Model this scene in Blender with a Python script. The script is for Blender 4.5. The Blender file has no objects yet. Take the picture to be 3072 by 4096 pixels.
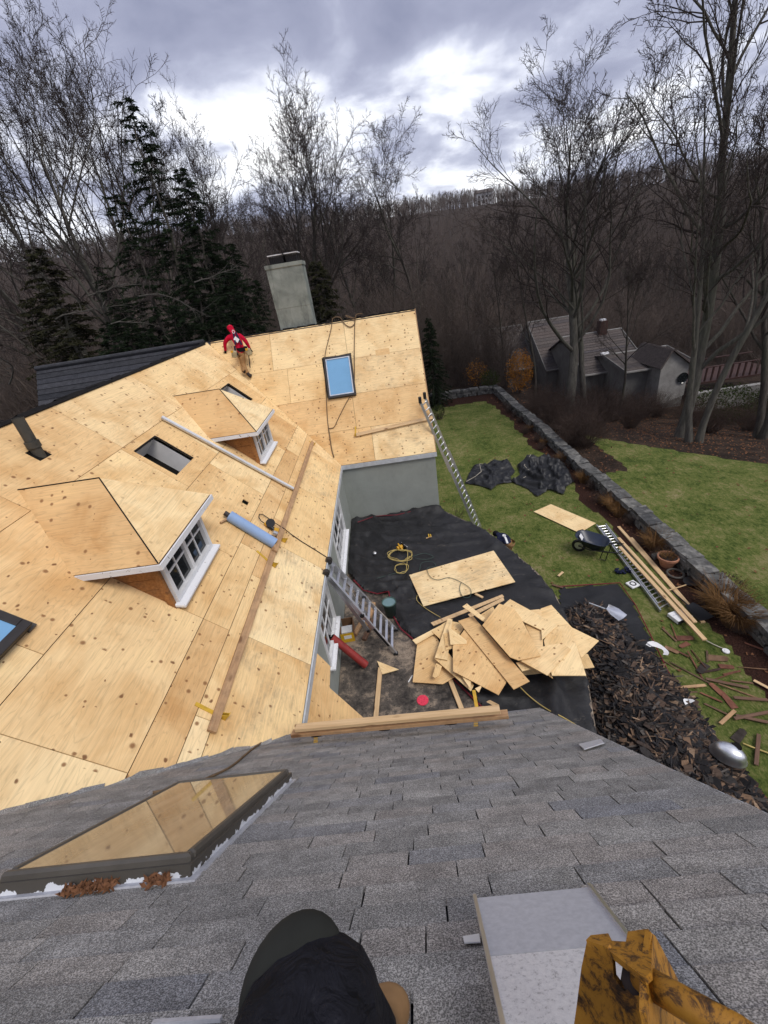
import bpy, bmesh, math, random
import numpy as np
from mathutils import Vector, Matrix, Euler, noise as mnoise

random.seed(7)
RNG = np.random.default_rng(7)
SC = bpy.context.scene
COL = SC.collection
rad = math.radians

# ------------------------------------------------------------------ camera
CAM_Z = 8.0
F_PX = 1650.0                      # focal length in pixels of the 3072 x 4096 photograph
PITCH, ROLL, YAW = rad(29.5), rad(9.4), rad(-2.94)
def _cam_rot():
    cy, sy = math.cos(YAW), math.sin(YAW)
    rz = np.array([[cy, -sy, 0], [sy, cy, 0], [0, 0, 1]])
    b = np.array([[1, 0, 0], [0, 0, -1], [0, 1, 0]], float)
    c, s = math.cos(PITCH), math.sin(PITCH)
    p = np.array([[1, 0, 0], [0, c, -s], [0, s, c]])
    c, s = math.cos(ROLL), math.sin(ROLL)
    q = np.array([[c, s, 0], [-s, c, 0], [0, 0, 1]])
    return q @ p @ b @ rz
CR = _cam_rot()
camd = bpy.data.cameras.new('camera')
camd.sensor_fit = 'VERTICAL'; camd.sensor_height = 36.0; camd.sensor_width = 27.0
camd.lens = 36.0 * F_PX / 4096.0
camd.clip_start = 0.05; camd.clip_end = 4000
cam = bpy.data.objects.new('camera', camd); COL.objects.link(cam)
ax = CR.T
cam.matrix_world = Matrix(((ax[0][0], -ax[0][1], -ax[0][2], 0), (ax[1][0], -ax[1][1], -ax[1][2], 0),
                           (ax[2][0], -ax[2][1], -ax[2][2], CAM_Z), (0, 0, 0, 1)))
SC.camera = cam

# ------------------------------------------------------------------ light, sky, exposure
SUN_DIR = Vector((0.40, -0.40, 0.82)).normalized()       # towards the sun, behind thin cloud
sun = bpy.data.lights.new('sun', 'SUN'); sun.energy = 1.5; sun.angle = rad(25); sun.color = (1.0, 0.95, 0.88)
suno = bpy.data.objects.new('sun', sun); COL.objects.link(suno)
suno.rotation_euler = SUN_DIR.to_track_quat('Z', 'Y').to_euler(); suno.location = (20, 0, 60)
W = bpy.data.worlds.new('World'); SC.world = W; W.use_nodes = True
SKY_OFF = (6.3, 9.4)
def build_world():
    nt = W.node_tree; nt.nodes.clear(); N = nt.nodes.new; L = nt.links.new
    out = N('ShaderNodeOutputWorld'); bg = N('ShaderNodeBackground'); L(bg.outputs[0], out.inputs[0])
    sky = N('ShaderNodeTexSky'); sky.sky_type = 'NISHITA'; sky.sun_disc = False
    sky.sun_elevation = math.asin(SUN_DIR.z); sky.sun_rotation = math.atan2(SUN_DIR.x, SUN_DIR.y)
    sm = N('ShaderNodeVectorMath'); sm.operation = 'SCALE'; sm.inputs['Scale'].default_value = 0.09
    L(sky.outputs[0], sm.inputs[0])
    tc = N('ShaderNodeTexCoord'); sep = N('ShaderNodeSeparateXYZ'); L(tc.outputs['Generated'], sep.inputs[0])
    def M(op, a, b=None, clamp=False):
        n = N('ShaderNodeMath'); n.operation = op; n.use_clamp = clamp
        for i, v in enumerate((a, b)):
            if v is None: continue
            if isinstance(v, (int, float)): n.inputs[i].default_value = v
            else: L(v, n.inputs[i])
        return n.outputs[0]
    zz = M('ADD', M('MAXIMUM', sep.outputs[2], 0.0), 0.22)
    cx = M('DIVIDE', sep.outputs[0], zz); cy = M('DIVIDE', sep.outputs[1], zz)
    cmb = N('ShaderNodeCombineXYZ'); L(cx, cmb.inputs[0]); L(cy, cmb.inputs[1]); cmb.inputs[2].default_value = 3.7
    def noise(scale, detail, rough, dist, off):
        mp = N('ShaderNodeMapping'); L(cmb.outputs[0], mp.inputs[0]); mp.inputs['Location'].default_value = off
        n = N('ShaderNodeTexNoise'); n.inputs['Scale'].default_value = scale; n.inputs['Detail'].default_value = detail
        n.inputs['Roughness'].default_value = rough; n.inputs['Distortion'].default_value = dist
        L(mp.outputs[0], n.inputs[0]); return n.outputs['Fac']
    big = noise(0.95, 5, 0.5, 0.3, (SKY_OFF[0], SKY_OFF[1], 0)); small = noise(2.6, 6, 0.55, 0.3, (7, 2, 1))
    mixv = M('ADD', M('MULTIPLY', big, 0.55), M('MULTIPLY', small, 0.45))
    # low clouds are thinner: brighter towards the horizon
    low = M('MULTIPLY', M('SUBTRACT', 1.0, M('MULTIPLY', sep.outputs[2], 3.2), True), 0.10)
    mixv = M('ADD', mixv, low)
    rp = N('ShaderNodeValToRGB'); L(mixv, rp.inputs[0]); e = rp.color_ramp.elements
    e[0].position = 0.38; e[0].color = (0.215, 0.23, 0.325, 1)
    e[1].position = 0.655; e[1].color = (1.15, 1.15, 1.16, 1)
    for p, c in ((0.47, (0.30, 0.315, 0.42, 1)), (0.52, (0.42, 0.44, 0.55, 1)), (0.57, (0.72, 0.74, 0.82, 1))):
        q = e.new(p); q.color = c
    cov = N('ShaderNodeMix'); cov.data_type = 'RGBA'; cov.inputs[0].default_value = 0.93
    L(sm.outputs[0], cov.inputs[6]); L(rp.outputs[0], cov.inputs[7])
    L(cov.outputs[2], bg.inputs[0]); bg.inputs[1].default_value = 1.0
build_world()
vs = SC.view_settings
vs.view_transform = 'Standard'; vs.look = 'None'; vs.gamma = 1.0; vs.use_curve_mapping = False; vs.exposure = 0.55
SC.render.engine = 'CYCLES'
SC.cycles.max_bounces = 6; SC.cycles.diffuse_bounces = 3; SC.cycles.glossy_bounces = 3; SC.cycles.transparent_max_bounces = 8
SC.cycles.use_denoising = True
SC.cycles.sample_clamp_indirect = 6

# ------------------------------------------------------------------ measuring helpers
# (pixels of the photograph, 1659 wide view, turned into points on real planes of the place)
def ray(x, y):
    u, v = x * 1.85172, y * 1.85172
    d = CR.T @ np.array([(u - 1536) / F_PX, (v - 2048) / F_PX, 1.0])
    return Vector(d)
CAMP = Vector((0, 0, CAM_Z))
def atz(x, y, z):
    d = ray(x, y); return CAMP + d * ((z - CAM_Z) / d.z)
def aty(x, y, Y):
    d = ray(x, y); return CAMP + d * (Y / d.y)
def atx(x, y, X):
    d = ray(x, y); return CAMP + d * (X / d.x)
def atd(x, y, dist):
    return CAMP + ray(x, y).normalized() * dist
def onplane(x, y, P, n):
    d = ray(x, y); return CAMP + d * ((P - CAMP).dot(n) / d.dot(n))
# house planes
XE, ZE, XR, ZR = -1.645, 3.236, -5.427, 6.982          # main wing: eave, ridge
LM = math.hypot(XR - XE, ZR - ZE); CM = (XE - XR) / LM; SM = (ZR - ZE) / LM
NM = Vector((SM, 0, CM))
def PM(Y, s, h=0.0): return Vector((XE - s * CM, Y, ZE + s * SM)) + NM * h
YF, ZF, YFR = 11.62, 3.226, 14.26                      # far wing
LF = math.hypot(YFR - YF, ZR - ZF); CF = (YFR - YF) / LF; SF = (ZR - ZF) / LF
NF = Vector((0, -SF, CF))
def PF(X, t, h=0.0): return Vector((X, YF + t * CF, ZF + t * SF)) + NF * h
XG = 1.241                                             # gable ends of far wing
TN = 1.148; YN, ZN = 3.06, 3.299                       # near wing: eave
CN = 1 / math.hypot(1, TN); SN = TN * CN
NN = Vector((0, SN, CN))
def PN(X, r, h=0.0): return Vector((X, YN - r * CN, ZN + r * SN)) + NN * h   # r: up the slope from the eave
XNR = 1.30; LN = (ZR - ZN) / SN
DZ = 1.27                                              # terrace level
def mM(x, y, h=0.0): return onplane(x, y, PM(0, 0, h), NM)
def mF(x, y, h=0.0): return onplane(x, y, PF(0, 0, h), NF)
def mN(x, y, h=0.0): return onplane(x, y, PN(0, 0, h), NN)
def crop(ox, oy, s):                                   # zoomed crop of the photograph -> 1659 view
    return lambda x, y: ((ox + x * s) / 1.85172, (oy + y * s) / 1.85172)

# ------------------------------------------------------------------ object helpers
def WM(o):
    if o.parent is None: return o.matrix_basis.copy()
    return WM(o.parent) @ o.matrix_parent_inverse @ o.matrix_basis
def setp(o, parent):
    if parent is not None:
        o.parent = parent; o.matrix_parent_inverse = WM(parent).inverted()
def tag(o, label=None, cat=None, group=None, kind=None):
    if label: o['label'] = label
    if cat: o['category'] = cat
    if group: o['group'] = group
    if kind: o['kind'] = kind
    return o
def empty(name, loc, label=None, cat=None, group=None, parent=None):
    o = bpy.data.objects.new(name, None); COL.objects.link(o); o.empty_display_size = 0.1
    o.matrix_basis = Matrix.Translation(Vector(loc)); setp(o, parent)
    return tag(o, label, cat, group)
def link(name, me, mats, M=None, parent=None, smooth=False):
    if mats is not None and len(me.materials) == 0:
        for m in (mats if isinstance(mats, (list, tuple)) else [mats]): me.materials.append(m)
    if smooth: me.polygons.foreach_set('use_smooth', [True] * len(me.polygons))
    o = bpy.data.objects.new(name, me); COL.objects.link(o)
    if M is not None: o.matrix_basis = M
    setp(o, parent)
    return o
def copy_tree(o, M=None, parent=None):
    c = o.copy(); COL.objects.link(c); c.parent = parent
    if M is not None: c.matrix_basis = M
    for ch in list(o.children):
        k = ch.copy(); COL.objects.link(k); k.parent = c
        for g in list(ch.children):
            q = g.copy(); COL.objects.link(q); q.parent = k
    return c
def frame(O, U, V):
    U = Vector(U).normalized(); N = U.cross(Vector(V)).normalized(); V = N.cross(U)
    return Matrix(((U.x, V.x, N.x, O[0]), (U.y, V.y, N.y, O[1]), (U.z, V.z, N.z, O[2]), (0, 0, 0, 1)))

class MB:
    def __init__(s): s.v = []; s.f = []; s.m = []
    def add(s, vs, fs, m=0):
        b = len(s.v); s.v += [tuple(v) for v in vs]; s.f += [tuple(b + i for i in f) for f in fs]; s.m += [m] * len(fs)
    def box(s, c, d, R=None, m=0):
        c = Vector(c); h = Vector(d) * 0.5; P = []
        for z in (-1, 1):
            for y in (-1, 1):
                for x in (-1, 1):
                    q = Vector((x * h.x, y * h.y, z * h.z)); P.append(c + (R @ q if R is not None else q))
        s.add(P, [(0, 2, 3, 1), (4, 5, 7, 6), (0, 1, 5, 4), (2, 6, 7, 3), (0, 4, 6, 2), (1, 3, 7, 5)], m)
    def bar(s, a, b, w, h, up=(0, 0, 1), m=0):
        a, b = Vector(a), Vector(b); d = (b - a); L = d.length; d.normalize(); up = Vector(up)
        x = d.cross(up)
        if x.length < 1e-5: x = d.cross(Vector((1, 0, 0)))
        x.normalize(); u = x.cross(d)
        s.box((a + b) / 2, (w, L, h), Matrix((x, d, u)).transposed(), m)
    def tube(s, pts, r, n=8, cap=True, m=0):
        pts = [Vector(p) for p in pts]; k = len(pts)
        if not isinstance(r, (list, tuple)): r = [r] * k
        b = len(s.v); t0 = None; x = None
        for i, p in enumerate(pts):
            t = (pts[min(i + 1, k - 1)] - pts[max(i - 1, 0)])
            if t.length < 1e-9: t = Vector((0, 0, 1))
            t.normalize()
            if x is None:
                x = t.orthogonal().normalized()
            else:
                x = x - t * x.dot(t)
                x = x.normalized() if x.length > 1e-6 else t.orthogonal().normalized()
            y = t.cross(x)
            for j in range(n):
                a = 2 * math.pi * j / n
                s.v.append(tuple(p + (x * math.cos(a) + y * math.sin(a)) * r[i]))
        for i in range(k - 1):
            for j in range(n):
                q = b + i * n; j2 = (j + 1) % n
                s.f.append((q + j, q + j2, q + n + j2, q + n + j)); s.m.append(m)
        if cap:
            s.f.append(tuple(b + j for j in reversed(range(n)))); s.f.append(tuple(b + (k - 1) * n + j for j in range(n))); s.m += [m, m]
    def prism(s, poly, n, t, m=0):      # polygon of 3-D points (counter-clockwise seen along -n), thickness t below
        n = Vector(n); k = len(poly); P = [Vector(p) for p in poly]; Q = [p - n * t for p in P]
        s.add(P + Q, [tuple(range(k)), tuple(reversed(range(k, 2 * k)))] + [((i + 1) % k, i, k + i, k + (i + 1) % k) for i in range(k)], m)
    def lathe(s, prof, n=20, O=(0, 0, 0), M=None, m=0):
        b = len(s.v); O = Vector(O)
        for r, z in prof:
            for j in range(n):
                a = 2 * math.pi * j / n; q = Vector((r * math.cos(a), r * math.sin(a), z))
                s.v.append(tuple(O + (M @ q if M is not None else q)))
        for i in range(len(prof) - 1):
            for j in range(n):
                j2 = (j + 1) % n; s.f.append((b + i * n + j, b + i * n + j2, b + (i + 1) * n + j2, b + (i + 1) * n + j)); s.m.append(m)
    def mesh(s, name, smooth=False):
        me = bpy.data.meshes.new(name); me.from_pydata(s.v, [], s.f); me.update()
        if any(s.m): me.polygons.foreach_set('material_index', s.m)
        if smooth: me.polygons.foreach_set('use_smooth', [True] * len(me.polygons))
        return me
    def build(s, name, mats, parent=None, M=None, smooth=False, bevel=0.0):
        """verts in world space (M None: origin put at the base of the piece) or in the local space of M"""
        if M is None:
            a = np.array(s.v); c = (a.min(0) + a.max(0)) / 2; c[2] = a[:, 2].min()
            s.v = [tuple(p) for p in (a - c)]; M = Matrix.Translation(Vector(c))
        me = s.mesh(name, smooth)
        if bevel > 0:
            bm = bmesh.new(); bm.from_mesh(me)
            bmesh.ops.bevel(bm, geom=list(bm.edges), offset=bevel, segments=1, affect='EDGES', clamp_overlap=True)
            bm.to_mesh(me); bm.free()
        return link(name, me, mats, M, parent)
def panel(name, pts, O, U, V, t, mats, parent=None):
    """flat board: 3-D corner points on a plane, local x along U (the grain)"""
    M = frame(O, U, V); Mi = M.inverted(); P = [Mi @ Vector(p) for p in pts]
    c = sum((p for p in P), Vector()) / len(P)
    M = M @ Matrix.Translation(Vector((c.x, c.y, 0))); P = [Vector((p.x - c.x, p.y - c.y, 0)) for p in P]
    area = sum(P[i].x * P[(i + 1) % len(P)].y - P[(i + 1) % len(P)].x * P[i].y for i in range(len(P)))
    if area < 0: P.reverse()
    mb = MB(); mb.prism(P, (0, 0, 1), t); return mb.build(name, mats, parent, M=M)
def fbm(x, y, z=0.0, o=4): return mnoise.fractal(Vector((x, y, z)), 1.0, 2.0, o)
# ------------------------------------------------------------------ materials
class NT:
    def __init__(s, name, rough=0.7, spec=0.3, metal=0.0):
        s.mat = bpy.data.materials.new(name); s.mat.use_nodes = True; s.nt = s.mat.node_tree
        s.b = s.nt.nodes['Principled BSDF']; s.b.inputs['Roughness'].default_value = rough
        s.b.inputs['Specular IOR Level'].default_value = spec; s.b.inputs['Metallic'].default_value = metal
        s.tc = s.n('TexCoord'); s.obj = s.tc.outputs['Object']
        s.rnd = s.n('ObjectInfo').outputs['Random']
    def n(s, t): return s.nt.nodes.new('ShaderNode' + t)
    def L(s, a, b): s.nt.links.new(a, b)
    def put(s, sock, v):
        if isinstance(v, (int, float, tuple, list)): sock.default_value = v
        else: s.L(v, sock)
    def math(s, op, a, b=0.0, clamp=False):
        n = s.n('Math'); n.operation = op; n.use_clamp = clamp; s.put(n.inputs[0], a); s.put(n.inputs[1], b); return n.outputs[0]
    def vec(s, scale=(1, 1, 1), base=None, rnd=0.0, loc=(0, 0, 0)):
        src = base or s.obj
        if rnd:
            a = s.n('VectorMath'); a.operation = 'ADD'; s.L(src, a.inputs[0])
            m = s.math('MULTIPLY', s.rnd, rnd); c = s.n('CombineXYZ'); s.L(m, c.inputs[0]); s.L(s.math('MULTIPLY', m, 1.7), c.inputs[1]); s.L(s.math('MULTIPLY', m, 0.6), c.inputs[2])
            s.L(c.outputs[0], a.inputs[1]); src = a.outputs[0]
        mp = s.n('Mapping'); s.L(src, mp.inputs[0]); mp.inputs['Scale'].default_value = scale; mp.inputs['Location'].default_value = loc
        return mp.outputs[0]
    def noise(s, v, scale=5, detail=4, rough=0.55, dist=0.0, out='Fac'):
        n = s.n('TexNoise'); s.L(v, n.inputs[0]); n.inputs['Scale'].default_value = scale; n.inputs['Detail'].default_value = detail
        n.inputs['Roughness'].default_value = rough; n.inputs['Distortion'].default_value = dist; return n.outputs[out]
    def voro(s, v, scale=5, out='Distance', rnd=1.0, flat=False):
        n = s.n('TexVoronoi'); n.voronoi_dimensions = '2D' if flat else '3D'; s.L(v, n.inputs[0]); n.inputs['Scale'].default_value = scale; n.inputs['Randomness'].default_value = rnd; return n.outputs[out]
    def ramp(s, f, stops, interp='LINEAR'):
        n = s.n('ValToRGB'); s.put(n.inputs[0], f); n.color_ramp.interpolation = interp; e = n.color_ramp.elements
        while len(e) < len(stops): e.new(0.5)
        for q, (p, c) in zip(e, stops):
            q.position = p; q.color = (c, c, c, 1) if isinstance(c, (int, float)) else (*c, 1)
        return n.outputs[0]
    def mix(s, f, a, b, mode='MIX'):
        n = s.n('Mix'); n.data_type = 'RGBA'; n.blend_type = mode; s.put(n.inputs[0], f)
        for sock, v in ((n.inputs[6], a), (n.inputs[7], b)):
            s.put(sock, (*v, 1) if isinstance(v, (tuple, list)) and len(v) == 3 else v)
        return n.outputs[2]
    def bump(s, h, strength=0.3, dist=0.01):
        n = s.n('Bump'); s.L(h, n.inputs['Height']); n.inputs['Strength'].default_value = strength; n.inputs['Distance'].default_value = dist
        s.L(n.outputs[0], s.b.inputs['Normal'])
    def col(s, c): s.put(s.b.inputs['Base Color'], (*c, 1) if isinstance(c, (tuple, list)) else c); return s
MATS = {}
def simple(name, c, rough=0.6, spec=0.3, metal=0.0, var=0.25, scale=6.0, bump=0.0, dark=None):
    t = NT(name, rough, spec, metal); v = t.vec(rnd=19)
    f = t.noise(v, scale, 5, 0.6)
    lo = dark or tuple(q * (1 - var) for q in c); hi = tuple(min(1, q * (1 + var * 0.6)) for q in c)
    t.col(t.ramp(f, [(0.3, lo), (0.7, hi)]))
    if bump: t.bump(t.noise(v, scale * 4, 4), bump, 0.01)
    MATS[name] = t.mat; return t.mat

def mk_plywood(name, tones, knots=1.0, weather=0.0):
    t = NT(name, 0.72, 0.25); v = t.vec(rnd=41)
    base = t.ramp(t.rnd, tones)
    cont = t.noise(t.vec((0.42, 2.6, 1), rnd=41), 1.3, 3.5, 0.55, 0.5)
    rings = t.math('ABSOLUTE', t.math('SINE', t.math('MULTIPLY', cont, 52)))
    lines = t.ramp(rings, [(0.0, 0.66), (0.35, 0.98), (1.0, 1.03)])
    fine = t.ramp(t.noise(t.vec((2.0, 42, 20), rnd=41), 1.0, 4, 0.65), [(0.3, 0.86), (0.7, 1.08)])
    blotch = t.ramp(t.noise(v, 1.3, 4, 0.6, 0.4), [(0.3, (0.82, 0.70, 0.56)), (0.55, (1.02, 1.0, 0.96)), (0.75, (1.10, 1.10, 1.04))])
    c = t.mix(1.0, base, blotch, 'MULTIPLY'); c = t.mix(0.46, c, lines, 'MULTIPLY'); c = t.mix(0.9, c, fine, 'MULTIPLY')
    vk = t.vec((0.95, 1.15, 0.02), rnd=41)
    wob = t.n('VectorMath'); wob.operation = 'ADD'; t.L(vk, wob.inputs[0])
    nz = t.n('VectorMath'); nz.operation = 'SCALE'; nz.inputs['Scale'].default_value = 0.09; t.L(t.noise(v, 9, 2, out='Color'), nz.inputs[0]); t.L(nz.outputs[0], wob.inputs[1])
    d = t.voro(wob.outputs[0], 3.6, flat=True); sel = t.voro(wob.outputs[0], 3.6, 'Color', flat=True)
    sep = t.n('SeparateColor'); t.L(sel, sep.inputs[0])
    size = t.math('ADD', t.math('MULTIPLY', sep.outputs[0], 0.085), 0.025)
    on = t.math('GREATER_THAN', sep.outputs[1], 1 - 0.30 * knots)
    rel = t.math('DIVIDE', d, size)
    halo = t.math('MULTIPLY', t.ramp(rel, [(0.6, 1.0), (2.6, 0.0)]), on)
    core = t.math('MULTIPLY', t.ramp(rel, [(0.5, 1.0), (1.0, 0.0)]), on)
    c = t.mix(t.math('MULTIPLY', halo, 0.40), c, (0.36, 0.16, 0.05))
    c = t.mix(t.math('MULTIPLY', core, 0.82), c, (0.13, 0.052, 0.022))
    # rows of small knots and nailing, as the veneers repeat them
    vr = t.vec((6.2, 6.2, 0.02), rnd=41); dr = t.voro(vr, 1.0, rnd=0.75, flat=True); cr = t.n('SeparateColor'); t.L(t.voro(vr, 1.0, 'Color', 0.75, flat=True), cr.inputs[0])
    sx = t.n('SeparateXYZ'); t.L(v, sx.inputs[0]); band = t.math('GREATER_THAN', t.math('ABSOLUTE', t.math('SUBTRACT', t.math('FRACT', t.math('MULTIPLY', sx.outputs[0], 1.72)), 0.5)), 0.36)
    sr = t.math('ADD', t.math('MULTIPLY', cr.outputs[0], 0.15), 0.06); onr = t.math('MAXIMUM', t.math('MULTIPLY', band, t.math('GREATER_THAN', cr.outputs[2], 0.25)), t.math('GREATER_THAN', cr.outputs[2], 0.90))
    rr = t.math('DIVIDE', dr, sr)
    c = t.mix(t.math('MULTIPLY', t.math('MULTIPLY', t.ramp(rr, [(0.45, 1.0), (1.0, 0.0)]), onr), 0.85 * min(1.0, knots + 0.1)), c, (0.17, 0.075, 0.03))
    c = t.mix(t.math('MULTIPLY', t.math('MULTIPLY', t.ramp(rr, [(0.8, 1.0), (2.2, 0.0)]), onr), 0.20 * min(1.0, knots + 0.1)), c, (0.42, 0.21, 0.08))
    if weather:
        w = t.ramp(t.noise(v, 2.2, 6, 0.7), [(0.48, 0.0), (0.72, 1.0)])
        w = t.math('MULTIPLY', w, t.ramp(t.noise(t.vec((3, 26, 3), rnd=41), 1.0, 3), [(0.35, 0.0), (0.6, 1.0)]))
        c = t.mix(t.math('MULTIPLY', w, weather), c, (0.16, 0.13, 0.10))
    t.col(c); t.bump(t.noise(t.vec((2, 50, 20), rnd=41), 1.0, 3), 0.12, 0.004)
    MATS[name] = t.mat; return t.mat
PLY_T = [(0.0, (0.86, 0.65, 0.365)), (0.3, (0.79, 0.565, 0.29)), (0.55, (0.88, 0.70, 0.42)), (0.8, (0.74, 0.50, 0.245)), (1.0, (0.85, 0.64, 0.355))]
mk_plywood('plywood', PLY_T)
mk_plywood('plywood_weathered', PLY_T, 1.0, 0.6)
mk_plywood('plywood_orange', [(0.0, (0.67, 0.44, 0.215)), (1.0, (0.76, 0.53, 0.275))])
mk_plywood('plywood_fresh', [(0.0, (0.87, 0.67, 0.385)), (0.5, (0.83, 0.61, 0.325)), (1.0, (0.89, 0.715, 0.435))], 0.25)
def mk_lumber(name, a, b, dirt=0.0):
    t = NT(name, 0.75, 0.2); f = t.noise(t.vec((30, 1.6, 30), rnd=23), 1.0, 4, 0.6, 0.4)
    c = t.ramp(f, [(0.3, a), (0.7, b)])
    k = t.voro(t.vec((6, 2.2, 6), rnd=23), 1.0); c = t.mix(t.ramp(k, [(0.10, 0.8), (0.2, 0.0)]), c, (0.16, 0.07, 0.03))
    if dirt:
        c = t.mix(t.math('MULTIPLY', t.ramp(t.noise(t.vec(rnd=23), 5, 5, 0.7), [(0.45, 0.0), (0.75, 1.0)]), dirt), c, (0.09, 0.065, 0.05))
    t.col(c); MATS[name] = t.mat
mk_lumber('lumber', (0.50, 0.33, 0.17), (0.70, 0.50, 0.29))
mk_lumber('lumber_old', (0.36, 0.21, 0.11), (0.52, 0.33, 0.18), 0.5)
mk_lumber('cedar', (0.24, 0.10, 0.035), (0.42, 0.20, 0.07), 0.45)
mk_lumber('lath_red', (0.10, 0.056, 0.038), (0.20, 0.115, 0.075), 0.4)

def mk_shingle(name, lo, hi, patch=True):
    t = NT(name, 0.92, 0.15); v = t.vec(rnd=31)
    g = t.noise(v, 150, 3, 0.75); g2 = t.voro(v, 260)
    gm = t.ramp(t.math('ADD', t.math('MULTIPLY', g, 0.75), t.math('MULTIPLY', g2, 0.45)), [(0.36, 0.34), (0.55, 0.90), (0.76, 2.3)])
    isl = t.n('NewGeometry').outputs['Random Per Island']
    r = t.math('FRACT', t.math('ADD', t.math('MULTIPLY', t.rnd, 5.3), isl))
    tint = t.ramp(r, [(0.0, lo), (0.35, tuple((a + b) / 2 for a, b in zip(lo, hi))), (0.5, (lo[0] * 0.96, lo[1] * 1.0, lo[2] * 1.10)), (0.62, hi), (0.85, (hi[0] * 0.95, hi[1] * 0.9, hi[2] * 0.88)), (1.0, hi)])
    bl = t.ramp(t.noise(v, 7, 4, 0.6), [(0.3, 0.74), (0.7, 1.22)])
    c = t.mix(1.0, tint, bl, 'MULTIPLY'); c = t.mix(1.0, c, gm, 'MULTIPLY')
    t.col(c); t.bump(g, 0.5, 0.004); MATS[name] = t.mat
mk_shingle('shingle_grey', (0.152, 0.148, 0.143), (0.208, 0.202, 0.192))
mk_shingle('shingle_dark', (0.022, 0.023, 0.027), (0.045, 0.045, 0.05))
mk_shingle('shingle_neighbour', (0.050, 0.043, 0.041), (0.072, 0.062, 0.058))

# membrane of the terrace, dirty
t = NT('membrane', 0.85, 0.2); v = t.vec()
a = t.noise(v, 1.6, 6, 0.68, 0.6); b = t.noise(v, 9, 6, 0.7, 0.3)
c = t.ramp(t.math('ADD', t.math('MULTIPLY', a, 0.6), t.math('MULTIPLY', b, 0.4)), [(0.38, (0.028, 0.025, 0.023)), (0.5, (0.10, 0.085, 0.072)), (0.58, (0.26, 0.205, 0.155)), (0.72, (0.36, 0.30, 0.23))])
c = t.mix(t.ramp(t.noise(v, 26, 4, 0.75), [(0.56, 0.0), (0.66, 0.85)]), c, (0.02, 0.018, 0.016)); t.col(c); t.bump(b, 0.4, 0.02); MATS['membrane'] = t.mat
# tarps
def mk_tarp(name, base, scuff=0.5):
    t = NT(name, 0.58, 0.38); v = t.vec()
    c = t.ramp(t.noise(v, 2.2, 6, 0.65, 0.3), [(0.3, tuple(q * 0.55 for q in base)), (0.7, tuple(q * 1.5 for q in base))])
    s = t.ramp(t.noise(t.vec((1.0, 3.2, 1)), 3.2, 8, 0.78, 1.2), [(0.60, 0.0), (0.70, scuff)])
    c = t.mix(s, c, (0.24, 0.20, 0.16)); t.col(c)
    t.bump(t.noise(t.vec((1, 2.2, 1)), 7, 6, 0.6, 1.6), 0.35, 0.03); MATS[name] = t.mat
mk_tarp('tarp', (0.0145, 0.0145, 0.016), 0.5); mk_tarp('tarp_clean', (0.012, 0.0125, 0.0145), 0.04); mk_tarp('tarp_heap', (0.011, 0.0115, 0.0135), 0.0); MATS['tarp_heap'].node_tree.nodes['Principled BSDF'].inputs['Roughness'].default_value = 0.5; MATS['tarp_heap'].node_tree.nodes['Principled BSDF'].inputs['Specular IOR Level'].default_value = 0.45
simple('red_hem', (0.16, 0.012, 0.022), 0.7); simple('pale_hem', (0.42, 0.38, 0.31), 0.7)
# ground: lawn, mulch, leaf litter by vertex mask with ragged edges
t = NT('ground_cover', 0.95, 0.1); v = t.vec()
at = t.n('Attribute'); at.attribute_name = 'mask'; sp = t.n('SeparateColor'); t.L(at.outputs['Color'], sp.inputs[0])
rag = t.math('MULTIPLY', t.math('SUBTRACT', t.noise(v, 2.2, 5, 0.65), 0.5), 0.9)
g1 = t.noise(v, 0.75, 6, 0.66); g2 = t.noise(t.vec((1, 0.55, 1)), 20, 6, 0.78); g3 = t.noise(t.vec((1, .7, 1)), 6, 5, 0.7)
gr = t.ramp(t.math('ADD', t.math('ADD', t.math('MULTIPLY', g1, 0.33), t.math('MULTIPLY', g2, 0.40)), t.math('MULTIPLY', g3, 0.27)),
            [(0.37, (0.020, 0.034, 0.008)), (0.445, (0.064, 0.092, 0.020)), (0.505, (0.122, 0.146, 0.037)), (0.565, (0.205, 0.190, 0.076)), (0.65, (0.33, 0.265, 0.15))])
lit = t.ramp(t.math('ADD', t.math('MULTIPLY', t.noise(v, 14, 6, 0.75), 0.6), t.math('MULTIPLY', t.noise(v, 1.3, 4), 0.4)),
             [(0.36, (0.010, 0.008, 0.007)), (0.5, (0.035, 0.024, 0.018)), (0.62, (0.078, 0.050, 0.035)), (0.75, (0.14, 0.095, 0.065))])
mul = t.ramp(t.noise(v, 30, 6, 0.75), [(0.36, (0.010, 0.006, 0.005)), (0.55, (0.048, 0.022, 0.016)), (0.72, (0.11, 0.055, 0.038))])
fl = t.ramp(t.math('ADD', sp.outputs[0], rag), [(0.42, 0.0), (0.58, 1.0)]); fm = t.ramp(t.math('ADD', sp.outputs[1], rag), [(0.42, 0.0), (0.58, 1.0)])
c = t.mix(fl, lit, gr); c = t.mix(fm, c, mul); t.col(c); t.bump(g2, 0.9, 0.06); MATS['ground'] = t.mat

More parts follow.
